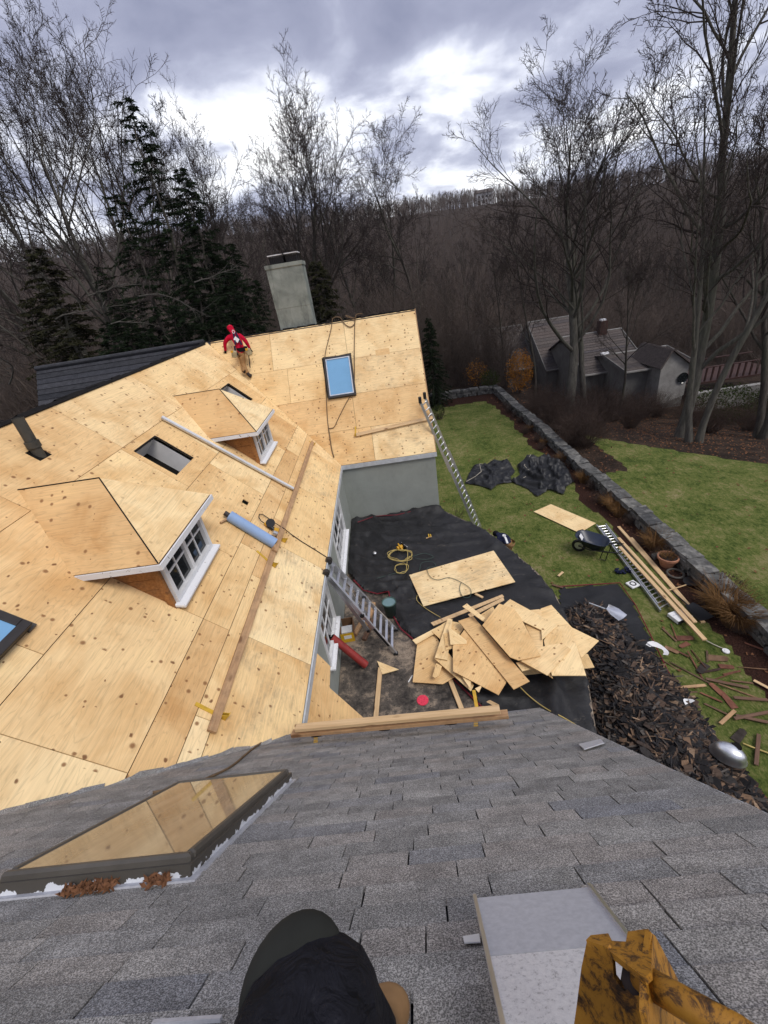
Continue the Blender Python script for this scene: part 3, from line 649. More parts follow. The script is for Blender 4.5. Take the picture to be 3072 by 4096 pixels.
# dormers (built once round Y = 0, placed twice)
def dormer(yc, first):
    A, B = Vector((-2.89, yc - .89, 5.50)), Vector((-2.89, yc + .89, 5.50)); C = Vector((-3.70, yc - .03, 6.33)); D = Vector((-4.77, yc - .03, 6.33))
    E, G = Vector((-3.95, yc - .89, 5.50)), Vector((-3.95, yc + .89, 5.50)); fx = -3.08; zb = 4.655; y0, y1 = yc - .685, yc + .685
    dm = None
    for y, n in ((y0, -1), (y1, 1)):                             # cheeks and corner posts
        mb = MB()
        for q in range(5):                                       # cedar boards of the cheek
            za, zc = zb + (5.48 - zb) * q / 5, zb + (5.48 - zb) * (q + 1) / 5 - .006
            xa = fx - (za - zb) / SM * CM - .03; xc = fx - (zc - zb) / SM * CM - .03
            P = [Vector((fx, y, za)), Vector((fx, y, zc)), Vector((xc, y, zc)), Vector((xa, y, za))]
            if n > 0: P.reverse()
            mb.prism(P, (0, n, 0), .02)
        mb.box((fx - .045, y + n * .012, (zb + 5.48) / 2), (.09, .03, 5.48 - zb))
        if dm is None: dm = mb.build('dormer', MATS['cedar'], house)
        else: mb.build('cheek', MATS['cedar'], dm)
    # roof sheets
    nL = (C - A).cross(E - A).normalized(); nL = nL if nL.z > 0 else -nL
    panel('plywood_panel', [A, E, D, C], A, (1, 0, 0), nL.cross(Vector((1, 0, 0))), .018, MATS['plywood_orange'], dm)
    nR = (C - B).cross(G - B).normalized(); nR = nR if nR.z > 0 else -nR
    panel('plywood_panel', [B, G, D, C], B, (1, 0, 0), nR.cross(Vector((1, 0, 0))), .018, MATS['plywood'], dm)
    nf = (B - A).cross(C - A).normalized(); nf = nf if nf.z > 0 else -nf
    panel('plywood_panel', [A + Vector((0, .01, 0)), B - Vector((0, .01, 0)), C], A, (0, 1, 0), nf.cross(Vector((0, 1, 0))), .018, MATS['plywood_fresh'], dm)
    for P, Q, nn in ((A, C, 0), (C, D, 1)):
        mb = MB(); mb.bar(P + Vector((0, 0, .004)), Q + Vector((0, 0, .004)), .014, .010); mb.build('hip_joint', MATS['black_felt'], dm)
    mb = MB(); mb.bar(E + Vector((-.05, 0, -.055)), A + Vector((.0, 0, -.055)), .022, .075); mb.bar(A + Vector((.012, -.01, -.055)), B + Vector((.012, .01, -.055)), .022, .075); mb.bar(G + Vector((-.05, 0, -.055)), B + Vector((0, 0, -.055)), .022, .075)
    mb.build('fascia', MATS['peeling_white'], dm)
    mb = MB(); mb.prism([A + Vector((-.02, .02, -.03)), B + Vector((-.02, -.02, -.03)), G + Vector((0, -.02, -.03)), E + Vector((0, .02, -.03))], (0, 0, 1), .012); mb.build('soffit', MATS['cedar'], dm)
    # window
    wz0, wz1 = zb + .07, 5.47; mb = MB(); w = .075
    for a, b, c, d in ((y0 + .03, y1 - .03, wz1 - .05, wz1), (y0 + .03, y0 + .03 + w, wz0, wz1 - .05), (y1 - .03 - w, y1 - .03, wz0, wz1 - .05), (y0 + .03 + w, y1 - .03 - w, wz0, wz0 + .06)): mb.box((fx + .005, (a + b) / 2, (c + d) / 2), (.07, b - a, d - c))
    mb.box((fx + .003, yc, (wz0 + wz1) / 2), (.05, .07, wz1 - wz0 - .1))
    mb.build('window_frame', MATS['white_paint'], dm)
    for sd in (-1, 1):
        a = yc + sd * .035; b = (y1 - .03 - w) if sd > 0 else (y0 + .03 + w); a, b = min(a, b), max(a, b); za, zc = wz0 + .06, wz1 - .05
        for i in range(2):
            for j in range(2):
                mb = MB(); mb.box((fx - .02, a + (b - a) * (i + .5) / 2, za + (zc - za) * (j + .5) / 2), (.008, (b - a) / 2 - .02, (zc - za) / 2 - .02)); mb.build('pane', MATS['glass_dark'], dm)
        mb = MB(); mb.box((fx - .012, (a + b) / 2, (za + zc) / 2), (.025, .024, zc - za)); mb.box((fx - .012, (a + b) / 2, (za + zc) / 2), (.021, b - a, .024)); mb.build('glazing_bar', MATS['white_paint'], dm)
    mb = MB(); mb.box((fx + .05, yc, zb + .035), (.16, y1 - y0 + .05, .045), Matrix.Rotation(rad(12), 3, 'Y')); mb.build('sill', MATS['peeling_white'], dm, bevel=.008)
    mb = MB(); mb.box((fx - .03, yc, zb + .01), (.12, y1 - y0, .10)); mb.build('sill_board', MATS['cedar'], dm)
for i, yc in enumerate(DORM): dormer(yc, i == 0)

# roof windows
def roof_window(name, O, U, V, N, w, h, up, fmat, gmat, fw=.06):
    mb = MB(); M = frame(O, U, V)
    for cx, cy, sx_, sy_ in ((0, -h / 2 + fw / 2, w, fw), (0, h / 2 - fw / 2, w, fw), (-w / 2 + fw / 2, 0, fw, h - 2 * fw), (w / 2 - fw / 2, 0, fw, h - 2 * fw)): mb.box((cx, cy, up / 2), (sx_, sy_, up))
    f = mb.build('roof_window', MATS[fmat], house, M=M, bevel=.006)
    mb = MB(); mb.box((0, 0, up - .02), (w - 2 * fw + .004, h - 2 * fw + .004, .012)); mb.build('pane', MATS[gmat], f, M=M); return f, M
f, M = roof_window('roof_window', PF(-1.34, 2.76), (1, 0, 0), (0, CF, SF), NF, .87, 1.32, .10, 'dark_frame', 'film_blue')
mb = MB()
for a, b, c, d in ((-.445, .43, .65, .72), (-.47, -.42, -.6, .70)): mb.add([(a, c, .006), (b, c, .006), (b + .01, d, .02), ((a + b) / 2, d - .03, .03), (a - .02, d, .02)], [(0, 1, 2, 3, 4)])
mb.build('felt_flap', MATS['black_felt'], f, M=M)
mb = MB()
for cx, cy, sx_, sy_ in ((0, -.575, .75, .03), (0, .575, .75, .03), (-.36, 0, .03, 1.12), (.36, 0, .03, 1.12)): mb.box((cx, cy, .097), (sx_, sy_, .012))
mb.build('pane_trim', MATS['aluminium'], f, M=M)
f, M = roof_window('roof_window', PM(2.62, 3.72), (0, 1, 0), (-CM, 0, SM), NM, 1.02, 1.16, .12, 'dark_frame', 'film_blue', .09)
mb = MB(); mb.box((.52, 0, .02), (.10, 1.2, .03)); mb.build('flashing', MATS['bronze_frame'], f, M=M)
# big roof window of the near wing with its peeling flashing
rw, rh = .86, 1.40;  ctr = PN(-1.535, 2.79); M = frame(ctr, (-1, 0, 0), (0, -CN, SN))
mb = MB(); fw = .042; up = .095
for cx, cy, sx_, sy_ in ((0, -rh / 2 + fw / 2, rw, fw), (0, rh / 2 - fw / 2, rw, fw), (-rw / 2 + fw / 2, 0, fw, rh - 2 * fw), (rw / 2 - fw / 2, 0, fw, rh - 2 * fw)):
    mb.box((cx, cy, .068), (sx_, sy_, .05))
f = mb.build('roof_window', MATS['bronze_frame'], house, M=M, bevel=.012)
mb = MB(); mb.box((0, 0, .082), (rw - 2 * fw + .004, rh - 2 * fw + .004, .01)); mb.build('pane', MATS['glass_roof'], f, M=M)
mb = MB()
for cx, cy, sx_, sy_ in ((0, -rh / 2 - .006, rw + .03, .02), (0, rh / 2 + .006, rw + .03, .02), (-rw / 2 - .006, 0, .02, rh - .01), (rw / 2 + .006, 0, .02, rh - .01)): mb.box((cx, cy, .032), (sx_, sy_, .06))
mb.build('peeling_flashing', MATS['flashing_peeled'], f, M=M)
mb = MB(); mb.box((0, rh / 2 + .02, .012), (rw + .10, .05, .012)); mb.box((-rw / 2 - .02, 0, .0125), (.05, rh + .02, .012)); mb.build('flashing_lip', MATS['galvanised'], f, M=M)
# chimney-less soil pipe on the main slope
vp = mM(*crop(0, 1300, .5425)(285, 950)); top = vp + Vector((0, 0, .52)); mb = MB(); mb.tube([vp - Vector((0, 0, .1)), top], .072, 14, cap=False); mb.tube([top, vp + Vector((0, 0, .3))], .052, 14, cap=False); mb.tube([vp + Vector((0, 0, .10)), vp + Vector((0, 0, .19))], .09, 14); 
soil = mb.build('vent_pipe', MATS['vent_grey'], house, smooth=False)
mb = MB(); a = (vp.y, math.hypot(vp.x - XE, vp.z - ZE)); mb.prism([PM(a[0] - .12, a[1] - .10, .004), PM(a[0] + .12, a[1] - .10, .004), PM(a[0] + .12, a[1] + .10, .004), PM(a[0] - .12, a[1] + .10, .004)][::-1], NM, .006); mb.build('pipe_hole', MATS['interior_dark'], soil)

# near wing: shingled slope
def XV(r): return XE - (ZN + r * SN - ZE) / SM * CM                 # valley
mb = MB(); mb.prism([PN(XNR - .01, 0, -.01), PN(XNR - .01, LN, -.01), PN(XV(LN) - .4, LN, -.01), PN(XV(0) - .1, 0, -.01)], NN, .05); near_roof = mb.build('near_roof', MATS['shingle_dark'], house)
mb = MB(); mb.prism([(XNR - .01, YN - LN * CN, ZR), (XV(LN) - 1.5, YN - LN * CN, ZR), (XV(LN) - 1.5, -4.2, 3.3), (XNR - .01, -4.2, 3.3)], Vector((0, -SN, CN)), .05); mb.build('near_roof_back_slope', MATS['shingle_grey'], house)
mb = MB(); mb.prism([(XNR - .06, 2.95, 0), (XNR - .06, 2.95, ZN), (XNR - .06, YN - LN * CN, ZR - .12), (XNR - .06, -4, 3.3), (XNR - .06, -4, 0)][::-1], (1, 0, 0), .12); mb.build('wall', MATS['stucco'], house)
mb = MB(); mb.box(((XV(0) + XNR) / 2, 2.93, ZN / 2), (XNR - XV(0) - .1, .12, ZN - .08)); mb.build('wall', MATS['stucco'], house)
SHM = []
EXPO = .128
def sh_mesh(w, k):
    g = random.Random(k); mb = MB(); e = [g.uniform(-.004, .004) for _ in range(6)]; up = .008 + g.uniform(0, .004)
    b = [(-w / 2 + .003 + e[0], -.0 + e[1] * .6, up), (w / 2 - .003 + e[2], e[3] * .6, up), (w / 2 - .003, EXPO + .025, .002), (-w / 2 + .003, EXPO + .025, .002)]
    lo = [(b[0][0], b[0][1], -.002), (b[1][0], b[1][1], -.002), (b[2][0], b[2][1], -.004), (b[3][0], b[3][1], -.004)]
    mb.add(b + lo, [(0, 1, 2, 3), (4, 5, 1, 0), (5, 6, 2, 1), (7, 4, 0, 3)]); me = mb.mesh('shingle'); me.materials.append(MATS['shingle_grey']); return me
WID = [.19, .25, .305, .36, .44]
for w in WID: SHM.append([sh_mesh(w, int(w * 1000) + q) for q in range(3)])
allsh = []; r = 0.0; ci = 0; rs_ = random.Random(11)
while r < LN - .02:
    x = XV(r) - .28 - rs_.uniform(0, .3)
    while x < XNR:
        i = rs_.choice([0, 1, 2, 2, 3, 3, 4]); w = WID[i]
        fit = 1.0
        if x + w > XNR - .12: fit = (XNR - x) / w; w = XNR - x
        allsh.append((x + w / 2, r, i, fit)); x += w
    r += EXPO; ci += 1
def sh_M(x, r, fit=1.0): return frame(PN(x, r, .004), (-1, 0, 0), (0, -CN, SN)) @ Matrix.Rotation(rs_.uniform(-.004, .004), 4, 'Z') @ Matrix.Diagonal((fit, 1, 1, 1))
# nearest to the camera first
def shk(q):
    p = PN(q[0], q[1]); return (p - CAMP).length + (6 if q[0] < -3.2 else 0)
allsh.sort(key=shk); rest = MB()
for n, (x, r, i, fit) in enumerate(allsh):
    me = SHM[i][n % 3]
    if n < 300: link('shingle', me, None, sh_M(x, r, fit), near_roof)
    else:
        Mx = sh_M(x, r, fit); rest.add([Mx @ v.co for v in me.vertices], [tuple(p.vertices) for p in me.polygons])
o = rest.build('shingle_courses', MATS['shingle_grey'], near_roof); o['kind'] = 'stuff'
# ragged shingle edge lapping over the plywood along the near valley
for i in range(26):
    s = LM * (i + .5) / 26 ; y = valN(s); L = random.uniform(.23, .34); wd = random.uniform(.025, .075)
    P = [(valN(s - L / 2) - .05, s - L / 2), (valN(s + L / 2) - .05, s + L / 2), (valN(s + L / 2) + wd * random.uniform(.4, 1), s + L / 2 - .02), (valN(s) + wd, s + random.uniform(-.05, .05)), (valN(s - L / 2) + wd * random.uniform(.4, 1), s - L / 2 + .02)]
    pts = [PM(a, b, .012 + random.uniform(0, .014)) for a, b in P]; nv = (pts[1] - pts[0]).cross(pts[2] - pts[0])
    if nv.dot(NM) < 0: pts.reverse()
    mb = MB(); mb.prism(pts, NM, .008); mb.build('valley_shingle', MATS['shingle_grey'], near_roof)
# ridge and rake trim
mb = MB(); mb.bar(PN(XNR + .006, 0, -.03), PN(XNR + .006, LN, -.03), .02, .06, NN); mb.build('rake_edge', MATS['fascia'], house)
mb = MB(); mb.prism([mN(1250, 1607, .03), mN(1297, 1596, .03), mN(1305, 1604, .032), mN(1262, 1618, .032)][::-1], NN, .006); mb.build('patched_shingle', MATS['galvanised'], near_roof)
for i in range(26):                                          # ridge caps
    x = XNR - .06 - i * .16
    mb = MB(); mb.add([(x, YN - LN * CN + .12, ZR - .12), (x - .2, YN - LN * CN + .12, ZR - .125), (x - .2, YN - LN * CN, ZR + .005), (x, YN - LN * CN, ZR + .02), (x, YN - LN * CN - .12, ZR - .12), (x - .2, YN - LN * CN - .12, ZR - .125)], [(0, 3, 2, 1), (3, 4, 5, 2)]); mb.build('ridge_shingle', MATS['shingle_grey'], near_roof)
# dry leaves caught below the big roof window
for nm, x0, x1, n in (('leaf_drift', -1.62, -1.40, 150), ('leaf_drift', -1.27, -1.17, 50)):
    mb = MB(); g = random.Random(int(-x0 * 100))
    for i in range(n):
        p = PN(g.uniform(x0, x1), 2.79 + rh / 2 + g.uniform(.015, .075), .02 + g.uniform(0, .02)); a = Vector((g.uniform(-1, 1), g.uniform(-1, 1), g.uniform(-.6, .6))).normalized() * g.uniform(.012, .03); b = a.cross(Vector((g.uniform(-1, 1), g.uniform(-1, 1), 1))).normalized() * .008
        mb.add([p - a, p + b, p + a, p - b], [(0, 1, 2, 3)])
    o = mb.build(nm, MATS['leaf_dry']); tag(o, 'small drift of dry brown leaves ' + ('at the lower left of' if n == 150 else 'at the front corner of') + ' the big roof window', 'leaves', kind='stuff')
# ------------------------------------------------------------------ people
def skin_body(joints, bones, mats, sub=2):
    names = list(joints); me = bpy.data.meshes.new('skeleton'); me.from_pydata([tuple(joints[n][0]) for n in names], [(names.index(a), names.index(b)) for a, b, _ in bones], []); me.update()
    o = bpy.data.objects.new('skeleton', me); COL.objects.link(o); md = o.modifiers.new('skin', 'SKIN'); md.use_smooth_shade = True; md.branch_smoothing = .6
    sk = me.skin_vertices[0].data if me.skin_vertices else None
    if sk is None:
        bpy.context.view_layer.objects.active = o; sk = me.skin_vertices[0].data
    for i, n in enumerate(names):
        r = joints[n][1]; sk[i].radius = r if isinstance(r, tuple) else (r, r)
    sk[0].use_root = True
    s = o.modifiers.new('sub', 'SUBSURF'); s.levels = sub; s.render_levels = sub
    dg = bpy.context.evaluated_depsgraph_get(); out = bpy.data.meshes.new_from_object(o.evaluated_get(dg)); bpy.data.objects.remove(o)
    out.materials.clear()
    for m in mats: out.materials.append(MATS[m])
    seg = [(np.array(joints[a][0]), np.array(joints[b][0]), m) for a, b, m in bones]
    n = len(out.polygons); cen = np.zeros(n * 3); out.polygons.foreach_get('center', cen); cen = cen.reshape(-1, 3); best = np.full(n, 1e9); idx = np.zeros(n, np.int32)
    for a, b, m in seg:
        t = np.clip((cen - a) @ (b - a) / (np.dot(b - a, b - a) + 1e-9), 0, 1); d = np.linalg.norm(cen - a - t[:, None] * (b - a), axis=1); w = d < best; best[w] = d[w]; idx[w] = m
    out.polygons.foreach_set('material_index', idx); out.polygons.foreach_set('use_smooth', [True] * n)
    return out
def hand(J, Bn, wrist, dirv, side, tag_, m, s=1.0):
    d = Vector(dirv).normalized(); sd = d.cross(Vector(side)).normalized(); palm = Vector(wrist) + d * .055 * s; J[tag_ + 'palm'] = (palm, (.036 * s, .022 * s))
    Bn.append((tag_ + 'wrist', tag_ + 'palm', m)); nv = sd.cross(d)
    for k, (off, L) in enumerate(((-.028, .062), (-.010, .075), (.010, .070), (.027, .055))):
        a = palm + d * .04 * s + sd * off * s; b = a + (d * .8 + nv * .35).normalized() * L * .55 * s; c = b + (d * .5 + nv * .75).normalized() * L * .5 * s
        J[tag_ + f'f{k}a'] = (a, .0095 * s); J[tag_ + f'f{k}b'] = (b, .0085 * s); J[tag_ + f'f{k}c'] = (c, .0075 * s); Bn += [(tag_ + 'palm', tag_ + f'f{k}a', m), (tag_ + f'f{k}a', tag_ + f'f{k}b', m), (tag_ + f'f{k}b', tag_ + f'f{k}c', m)]
    a = palm + sd * -.045 * s + d * .005; b = a + (d * .8 - sd * .5).normalized() * .045 * s; J[tag_ + 't0'] = (a, .011 * s); J[tag_ + 't1'] = (b, .009 * s); Bn += [(tag_ + 'palm', tag_ + 't0', m), (tag_ + 't0', tag_ + 't1', m)]
def face(parent, head, fwd, r, mat='skin'):
    """front of a head: brow, nose, mouth and eyes"""
    f = Vector(fwd).normalized(); up = Vector((0, 0, 1)); x = f.cross(up).normalized(); up = x.cross(f); bm = bmesh.new(); bmesh.ops.create_uvsphere(bm, u_segments=20, v_segments=14, radius=1)
    for v in bm.verts:
        c = v.co.copy(); v.co = Vector(head) + f * (r * .35) + x * c.x * r * .66 + up * c.z * r * .95 + f * c.y * r * .70
        if c.y > .75 and -.25 < c.z < .2 and abs(c.x) < .22: v.co += f * r * .22
    me = bpy.data.meshes.new('face'); bm.to_mesh(me); bm.free(); o = link('face', me, MATS[mat], None, parent, smooth=True)
    for sx in (-1, 1):
        mb = MB(); mb.lathe([(.0, -.02), (.012, -.012), (.014, 0), (.012, .012), (.0, .02)], 8, Vector(head) + f * r * 1.0 + x * sx * r * .28 + up * r * .05); mb.build('eye', MATS['ink'], parent)
    mb = MB(); mb.bar(Vector(head) + f * r * 1.01 - up * r * .45 - x * r * .2, Vector(head) + f * r * 1.01 - up * r * .45 + x * r * .2, .012, .010); mb.build('mouth', MATS['red_wrap'], parent)

cH = crop(860, 1270, .12658)
# ---- worker in red walking up the far valley
fR = mF(*cH(1165, 1930), .06); fL = mM(*cH(925, 1850), .06); Y0 = fR.y
A = lambda u, v, dy: aty(*cH(u, v), Y0 + dy)
J = {}; Bn = []
J['pelvis'] = (A(840, 1110, .28), (.15, .12)); J['waist'] = (A(800, 930, .34), (.145, .115)); J['chest'] = (A(700, 680, .46), (.185, .13)); J['neck'] = (A(560, 455, .58), .075); J['head'] = (A(475, 330, .66), .115); J['crown'] = (A(440, 240, .68), .085)
J['rsh'] = (A(800, 545, .48), .085); J['rel'] = (A(985, 770, .42), .062); J['rwrist'] = (A(1090, 960, .44), .045)
J['lsh'] = (A(470, 590, .56), .085); J['lel'] = (A(305, 800, .56), .062); J['lwrist'] = (A(330, 1040, .60), .045)
J['rhip'] = (A(870, 1200, .26), .115); J['rkn'] = (A(880, 1480, .22), .085); J['rank'] = (fR + Vector((-.10, .06, .16)), .058); J['rheel'] = (fR + Vector((-.03, .02, .05)), .05); J['rtoe'] = (fR + Vector((-.05, .16, .10)), .045)
J['lhip'] = (A(790, 1200, .32), .115); J['lkn'] = (A(915, 1460, .55), .08); J['lank'] = (fL + Vector((.02, .0, .16)), .055); J['ltoe'] = (fL + Vector((.0, .16, .08)), .045)
Bn = [('pelvis', 'waist', 0), ('waist', 'chest', 0), ('chest', 'neck', 0), ('neck', 'head', 0), ('head', 'crown', 0), ('chest', 'rsh', 0), ('rsh', 'rel', 0), ('rel', 'rwrist', 0), ('chest', 'lsh', 0), ('lsh', 'lel', 0), ('lel', 'lwrist', 0), ('pelvis', 'rhip', 1), ('rhip', 'rkn', 1), ('rkn', 'rank', 1), ('rank', 'rheel', 2), ('rheel', 'rtoe', 2), ('pelvis', 'lhip', 1), ('lhip', 'lkn', 1), ('lkn', 'lank', 1), ('lank', 'ltoe', 2)]
hand(J, Bn, J['rwrist'][0], J['rwrist'][0] - J['rel'][0], (0, 1, 0), 'r', 3); hand(J, Bn, J['lwrist'][0], J['lwrist'][0] - J['lel'][0], (0, 1, 0), 'l', 3)
Bn = [(a.replace('rrwrist', 'rwrist'), b, m) for a, b, m in Bn]
pr = empty('person', fR, 'worker in red hoodie, khaki trousers and harness climbing the plywood valley', 'person')
link('body', skin_body(J, Bn, ['red_hoodie', 'khaki', 'boot_dark', 'black_cloth']), None, None, pr)
face(pr, J['head'][0], (-.15, 1, -.1), .10)
bk = -.155
S_ = lambda u, v, dy=0: A(u, v, .46 + bk + dy)
for P in ([S_(575, 470, .12), S_(610, 620, .02), S_(650, 860, -.10)], [S_(650, 470, .12), S_(730, 620, .02), S_(845, 860, -.10)], [S_(600, 640, .01), S_(760, 640, .01)], [S_(620, 900, -.11), S_(640, 1060, -.13), S_(720, 1190, -.12)]):
    mb = MB()
    for a, b in zip(P, P[1:]): mb.bar(a, b, .05, .018, (0, -1, 0))
    mb.build('harness_strap', MATS['navy_cloth'], pr)
mb = MB(); c = S_(585, 450, .10); mb.tube([c + Vector((.035 * math.cos(a), -.01, .045 * math.sin(a))) for a in np.linspace(0, 6.2832, 13)], .011, 6, cap=False); mb.build('harness_ring', MATS['paper_white'], pr)
mb = MB(); mb.prism([S_(640, 590, -.015), S_(770, 690, -.03), S_(715, 805, -.06), S_(580, 690, -.03)], (0, -1, 0), .004); mb.build('back_print', MATS['paper_white'], pr)
mb = MB(); w = J['waist'][0]; mb.lathe([(.165, -.06), (.172, 0), (.165, .06)], 22, w + Vector((.03, 0, -.07)), Matrix.Diagonal((1.0, .85, 1)).to_3x3()); mb.build('tool_belt', MATS['black_cloth'], pr, smooth=True)
for (u, v), dy, nm in (((610, 1160), .14, 0), ((1070, 1090), .22, 1)):
    c = A(u, v, dy); mb = MB(); mb.box(c, (.15, .12, .20), Euler((.1, .25 if nm == 0 else -.1, 0)).to_matrix()); mb.build('tool_pouch', MATS['canvas_tan'], pr, bevel=.03); mb = MB(); mb.box(c + Vector((-.03, -.06, .09)), (.07, .03, .06)); mb.build('pouch_flap', MATS['yellow_tool'], pr)
a, b = A(1065, 1200, .20), A(1110, 1590, .16); mb = MB(); mb.tube([a, b], .016, 8); mb.build('hammer_handle', MATS['boot_dark'], pr)

# ---- worker bending down beyond the terrace edge
cW = crop(1940, 2090, .1085)
K = lambda u, v, z: atz(*cW(u, v), z)
J = {'pelvis': (K(900, 780, .86), (.15, .13)), 'waist': (K(760, 650, .95), (.15, .12)), 'chest': (K(620, 510, 1.02), (.19, .13)), 'neck': (K(490, 430, 1.0), .07), 'head': (K(400, 405, .98), .105), 'crown': (K(330, 390, .95), .085)}
c = J['chest'][0]; pv = J['pelvis'][0]; fw = (c - pv); fw.z = 0; fw.normalize(); sd = Vector((0, 0, 1)).cross(fw)
for s, n in ((1, 'l'), (-1, 'r')):
    J[n + 'sh'] = (c + sd * .19 * s + Vector((0, 0, -.03)), .08); J[n + 'el'] = (c + sd * .24 * s + fw * .10 + Vector((0, 0, -.28)), .058); J[n + 'wrist'] = (c + sd * .17 * s + fw * .26 + Vector((0, 0, -.48)), .042)
    J[n + 'hip'] = (pv + sd * .10 * s + Vector((0, 0, -.06)), .115); J[n + 'kn'] = (pv + sd * .12 * s + fw * .14 + Vector((0, 0, -.42)), .08); J[n + 'ank'] = (pv + sd * .12 * s - fw * .02 + Vector((0, 0, -.76)), .055); J[n + 'toe'] = (pv + sd * .13 * s + fw * .16 + Vector((0, 0, -.81)), .042)
Bn = [('pelvis', 'waist', 0), ('waist', 'chest', 0), ('chest', 'neck', 0), ('neck', 'head', 1), ('head', 'crown', 1)]
for n in 'lr': Bn += [('chest', n + 'sh', 0), (n + 'sh', n + 'el', 0), (n + 'el', n + 'wrist', 0), ('pelvis', n + 'hip', 2), (n + 'hip', n + 'kn', 2), (n + 'kn', n + 'ank', 2), (n + 'ank', n + 'toe', 3)]
for n in 'lr': hand(J, Bn, J[n + 'wrist'][0], (0, 0, -1), sd, n, 4)
pr = empty('person', Vector((pv.x, pv.y, 0)), 'worker in navy jacket and black cap bending down behind the terrace edge', 'person'); link('body', skin_body(J, Bn, ['navy_cloth', 'black_cloth', 'khaki', 'boot_dark', 'skin']), None, None, pr)
face(pr, J['head'][0], (fw.x, fw.y, -.9), .095)
up = Vector((-fw.x * .2, -fw.y * .2, 1)).normalized(); P = [K(690, 470, 1.14), K(760, 580, 1.12), K(830, 770, 1.03)]
mb = MB()
for a, b in zip(P, P[1:]): mb.bar(a, b, .055, .02, up)
mb.build('harness_strap', MATS['paper_white'], pr); mb = MB(); q = K(705, 490, 1.15); mb.tube([q + Vector((.04 * math.cos(a), .05 * math.sin(a), .01)) for a in np.linspace(0, 6.2832, 13)], .012, 6, cap=False); mb.build('harness_ring', MATS['paper_white'], pr)
mb = MB(); mb.lathe([(.15, -.05), (.16, 0), (.15, .05)], 20, pv + Vector((0, 0, .02))); mb.build('tool_belt', MATS['boot_tan'], pr)

# ---- the photographer, sitting astride the near ridge: one knee and a boot reach into the picture
kn = atd(650, 2150, .86); heel = mN(822, 2235, .05); toe = mN(848, 2166, .045)
J = {'pelvis': (Vector((-.06, -.50, 7.10)), (.17, .15)), 'waist': (Vector((-.03, -.56, 7.28)), (.16, .13)), 'chest': (Vector((0, -.58, 7.52)), (.19, .14)), 'neck': (Vector((0, -.52, 7.76)), .065), 'head': (Vector((0, -.46, 7.90)), .10), 'crown': (Vector((0, -.47, 8.0)), .085),
     'lhip': (Vector((-.15, -.40, 7.10)), .125), 'lthigh': (Vector((-.15, -.40, 7.10)).lerp(kn, .6) + Vector((0, 0, .02)), .12), 'lkn': (kn, (.112, .112)), 'lshin': (kn.lerp(heel, .5) + Vector((0, .01, 0)), .062), 'lank': (heel + Vector((.0, -.02, .10)), .055), 'lheel': (heel, .045), 'lball': (heel.lerp(toe, .7) + NN * .01, (.054, .046)), 'ltoe': (toe, (.050, .036)),
     'rhip': (Vector((.06, -.50, 7.08)), .125), 'rkn': (Vector((.40, -.45, 7.02)), .085), 'rank': (Vector((.50, -.80, 6.46)), .055), 'rtoe': (Vector((.56, -.78, 6.40)), .042),
     'lsh': (Vector((-.19, -.55, 7.60)), .075), 'lel': (Vector((-.27, -.36, 7.42)), .055), 'lwrist': (Vector((-.09, -.18, 7.80)), .035), 'rsh': (Vector((.19, -.55, 7.60)), .075), 'rel': (Vector((.27, -.36, 7.42)), .055), 'rwrist': (Vector((.09, -.18, 7.80)), .035)}
Bn = [('pelvis', 'waist', 1), ('waist', 'chest', 1), ('chest', 'neck', 1), ('neck', 'head', 3), ('head', 'crown', 3), ('pelvis', 'lhip', 0), ('lhip', 'lthigh', 0), ('lthigh', 'lkn', 0), ('lkn', 'lshin', 0), ('lshin', 'lank', 0), ('lank', 'lheel', 2), ('lheel', 'lball', 2), ('lball', 'ltoe', 2), ('pelvis', 'rhip', 0), ('rhip', 'rkn', 0), ('rkn', 'rank', 0), ('rank', 'rtoe', 2), ('chest', 'lsh', 1), ('lsh', 'lel', 1), ('lel', 'lwrist', 1), ('chest', 'rsh', 1), ('rsh', 'rel', 1), ('rel', 'rwrist', 1)]
hand(J, Bn, J['lwrist'][0], (.1, .2, 1), (1, 0, 0), 'l', 3, .9); hand(J, Bn, J['rwrist'][0], (-.1, .2, 1), (1, 0, 0), 'r', 3, .9)
pr = empty('person', Vector((-.05, -.35, 6.98)), 'seated person in black work trousers, only one knee and a tan boot in view', 'person')
link('body', skin_body(J, Bn, ['knee_cloth', 'black_cloth', 'boot_tan', 'skin']), None, None, pr)
face(pr, J['head'][0], (0, 1, -.3), .09)
# knee pad: a thick curved shell on the far side of the knee, its rim showing beyond it
axd = (kn - CAMP).normalized(); kc = kn + axd * .04 + Vector((-.012, .012, 0)); bm = bmesh.new(); bmesh.ops.create_uvsphere(bm, u_segments=28, v_segments=18, radius=1)
side = axd.cross(Vector((0, 0, 1))).normalized(); up = side.cross(axd)
for v in bm.verts: c = v.co.copy(); v.co = kc + side * c.x * .082 + up * c.y * .068 + axd * c.z * .06
me = bpy.data.meshes.new('knee_pad'); bm.to_mesh(me); bm.free(); link('knee_pad', me, MATS['olive_cloth'], None, pr, smooth=True)
g = random.Random(5); toc = (CAMP - kn).normalized()
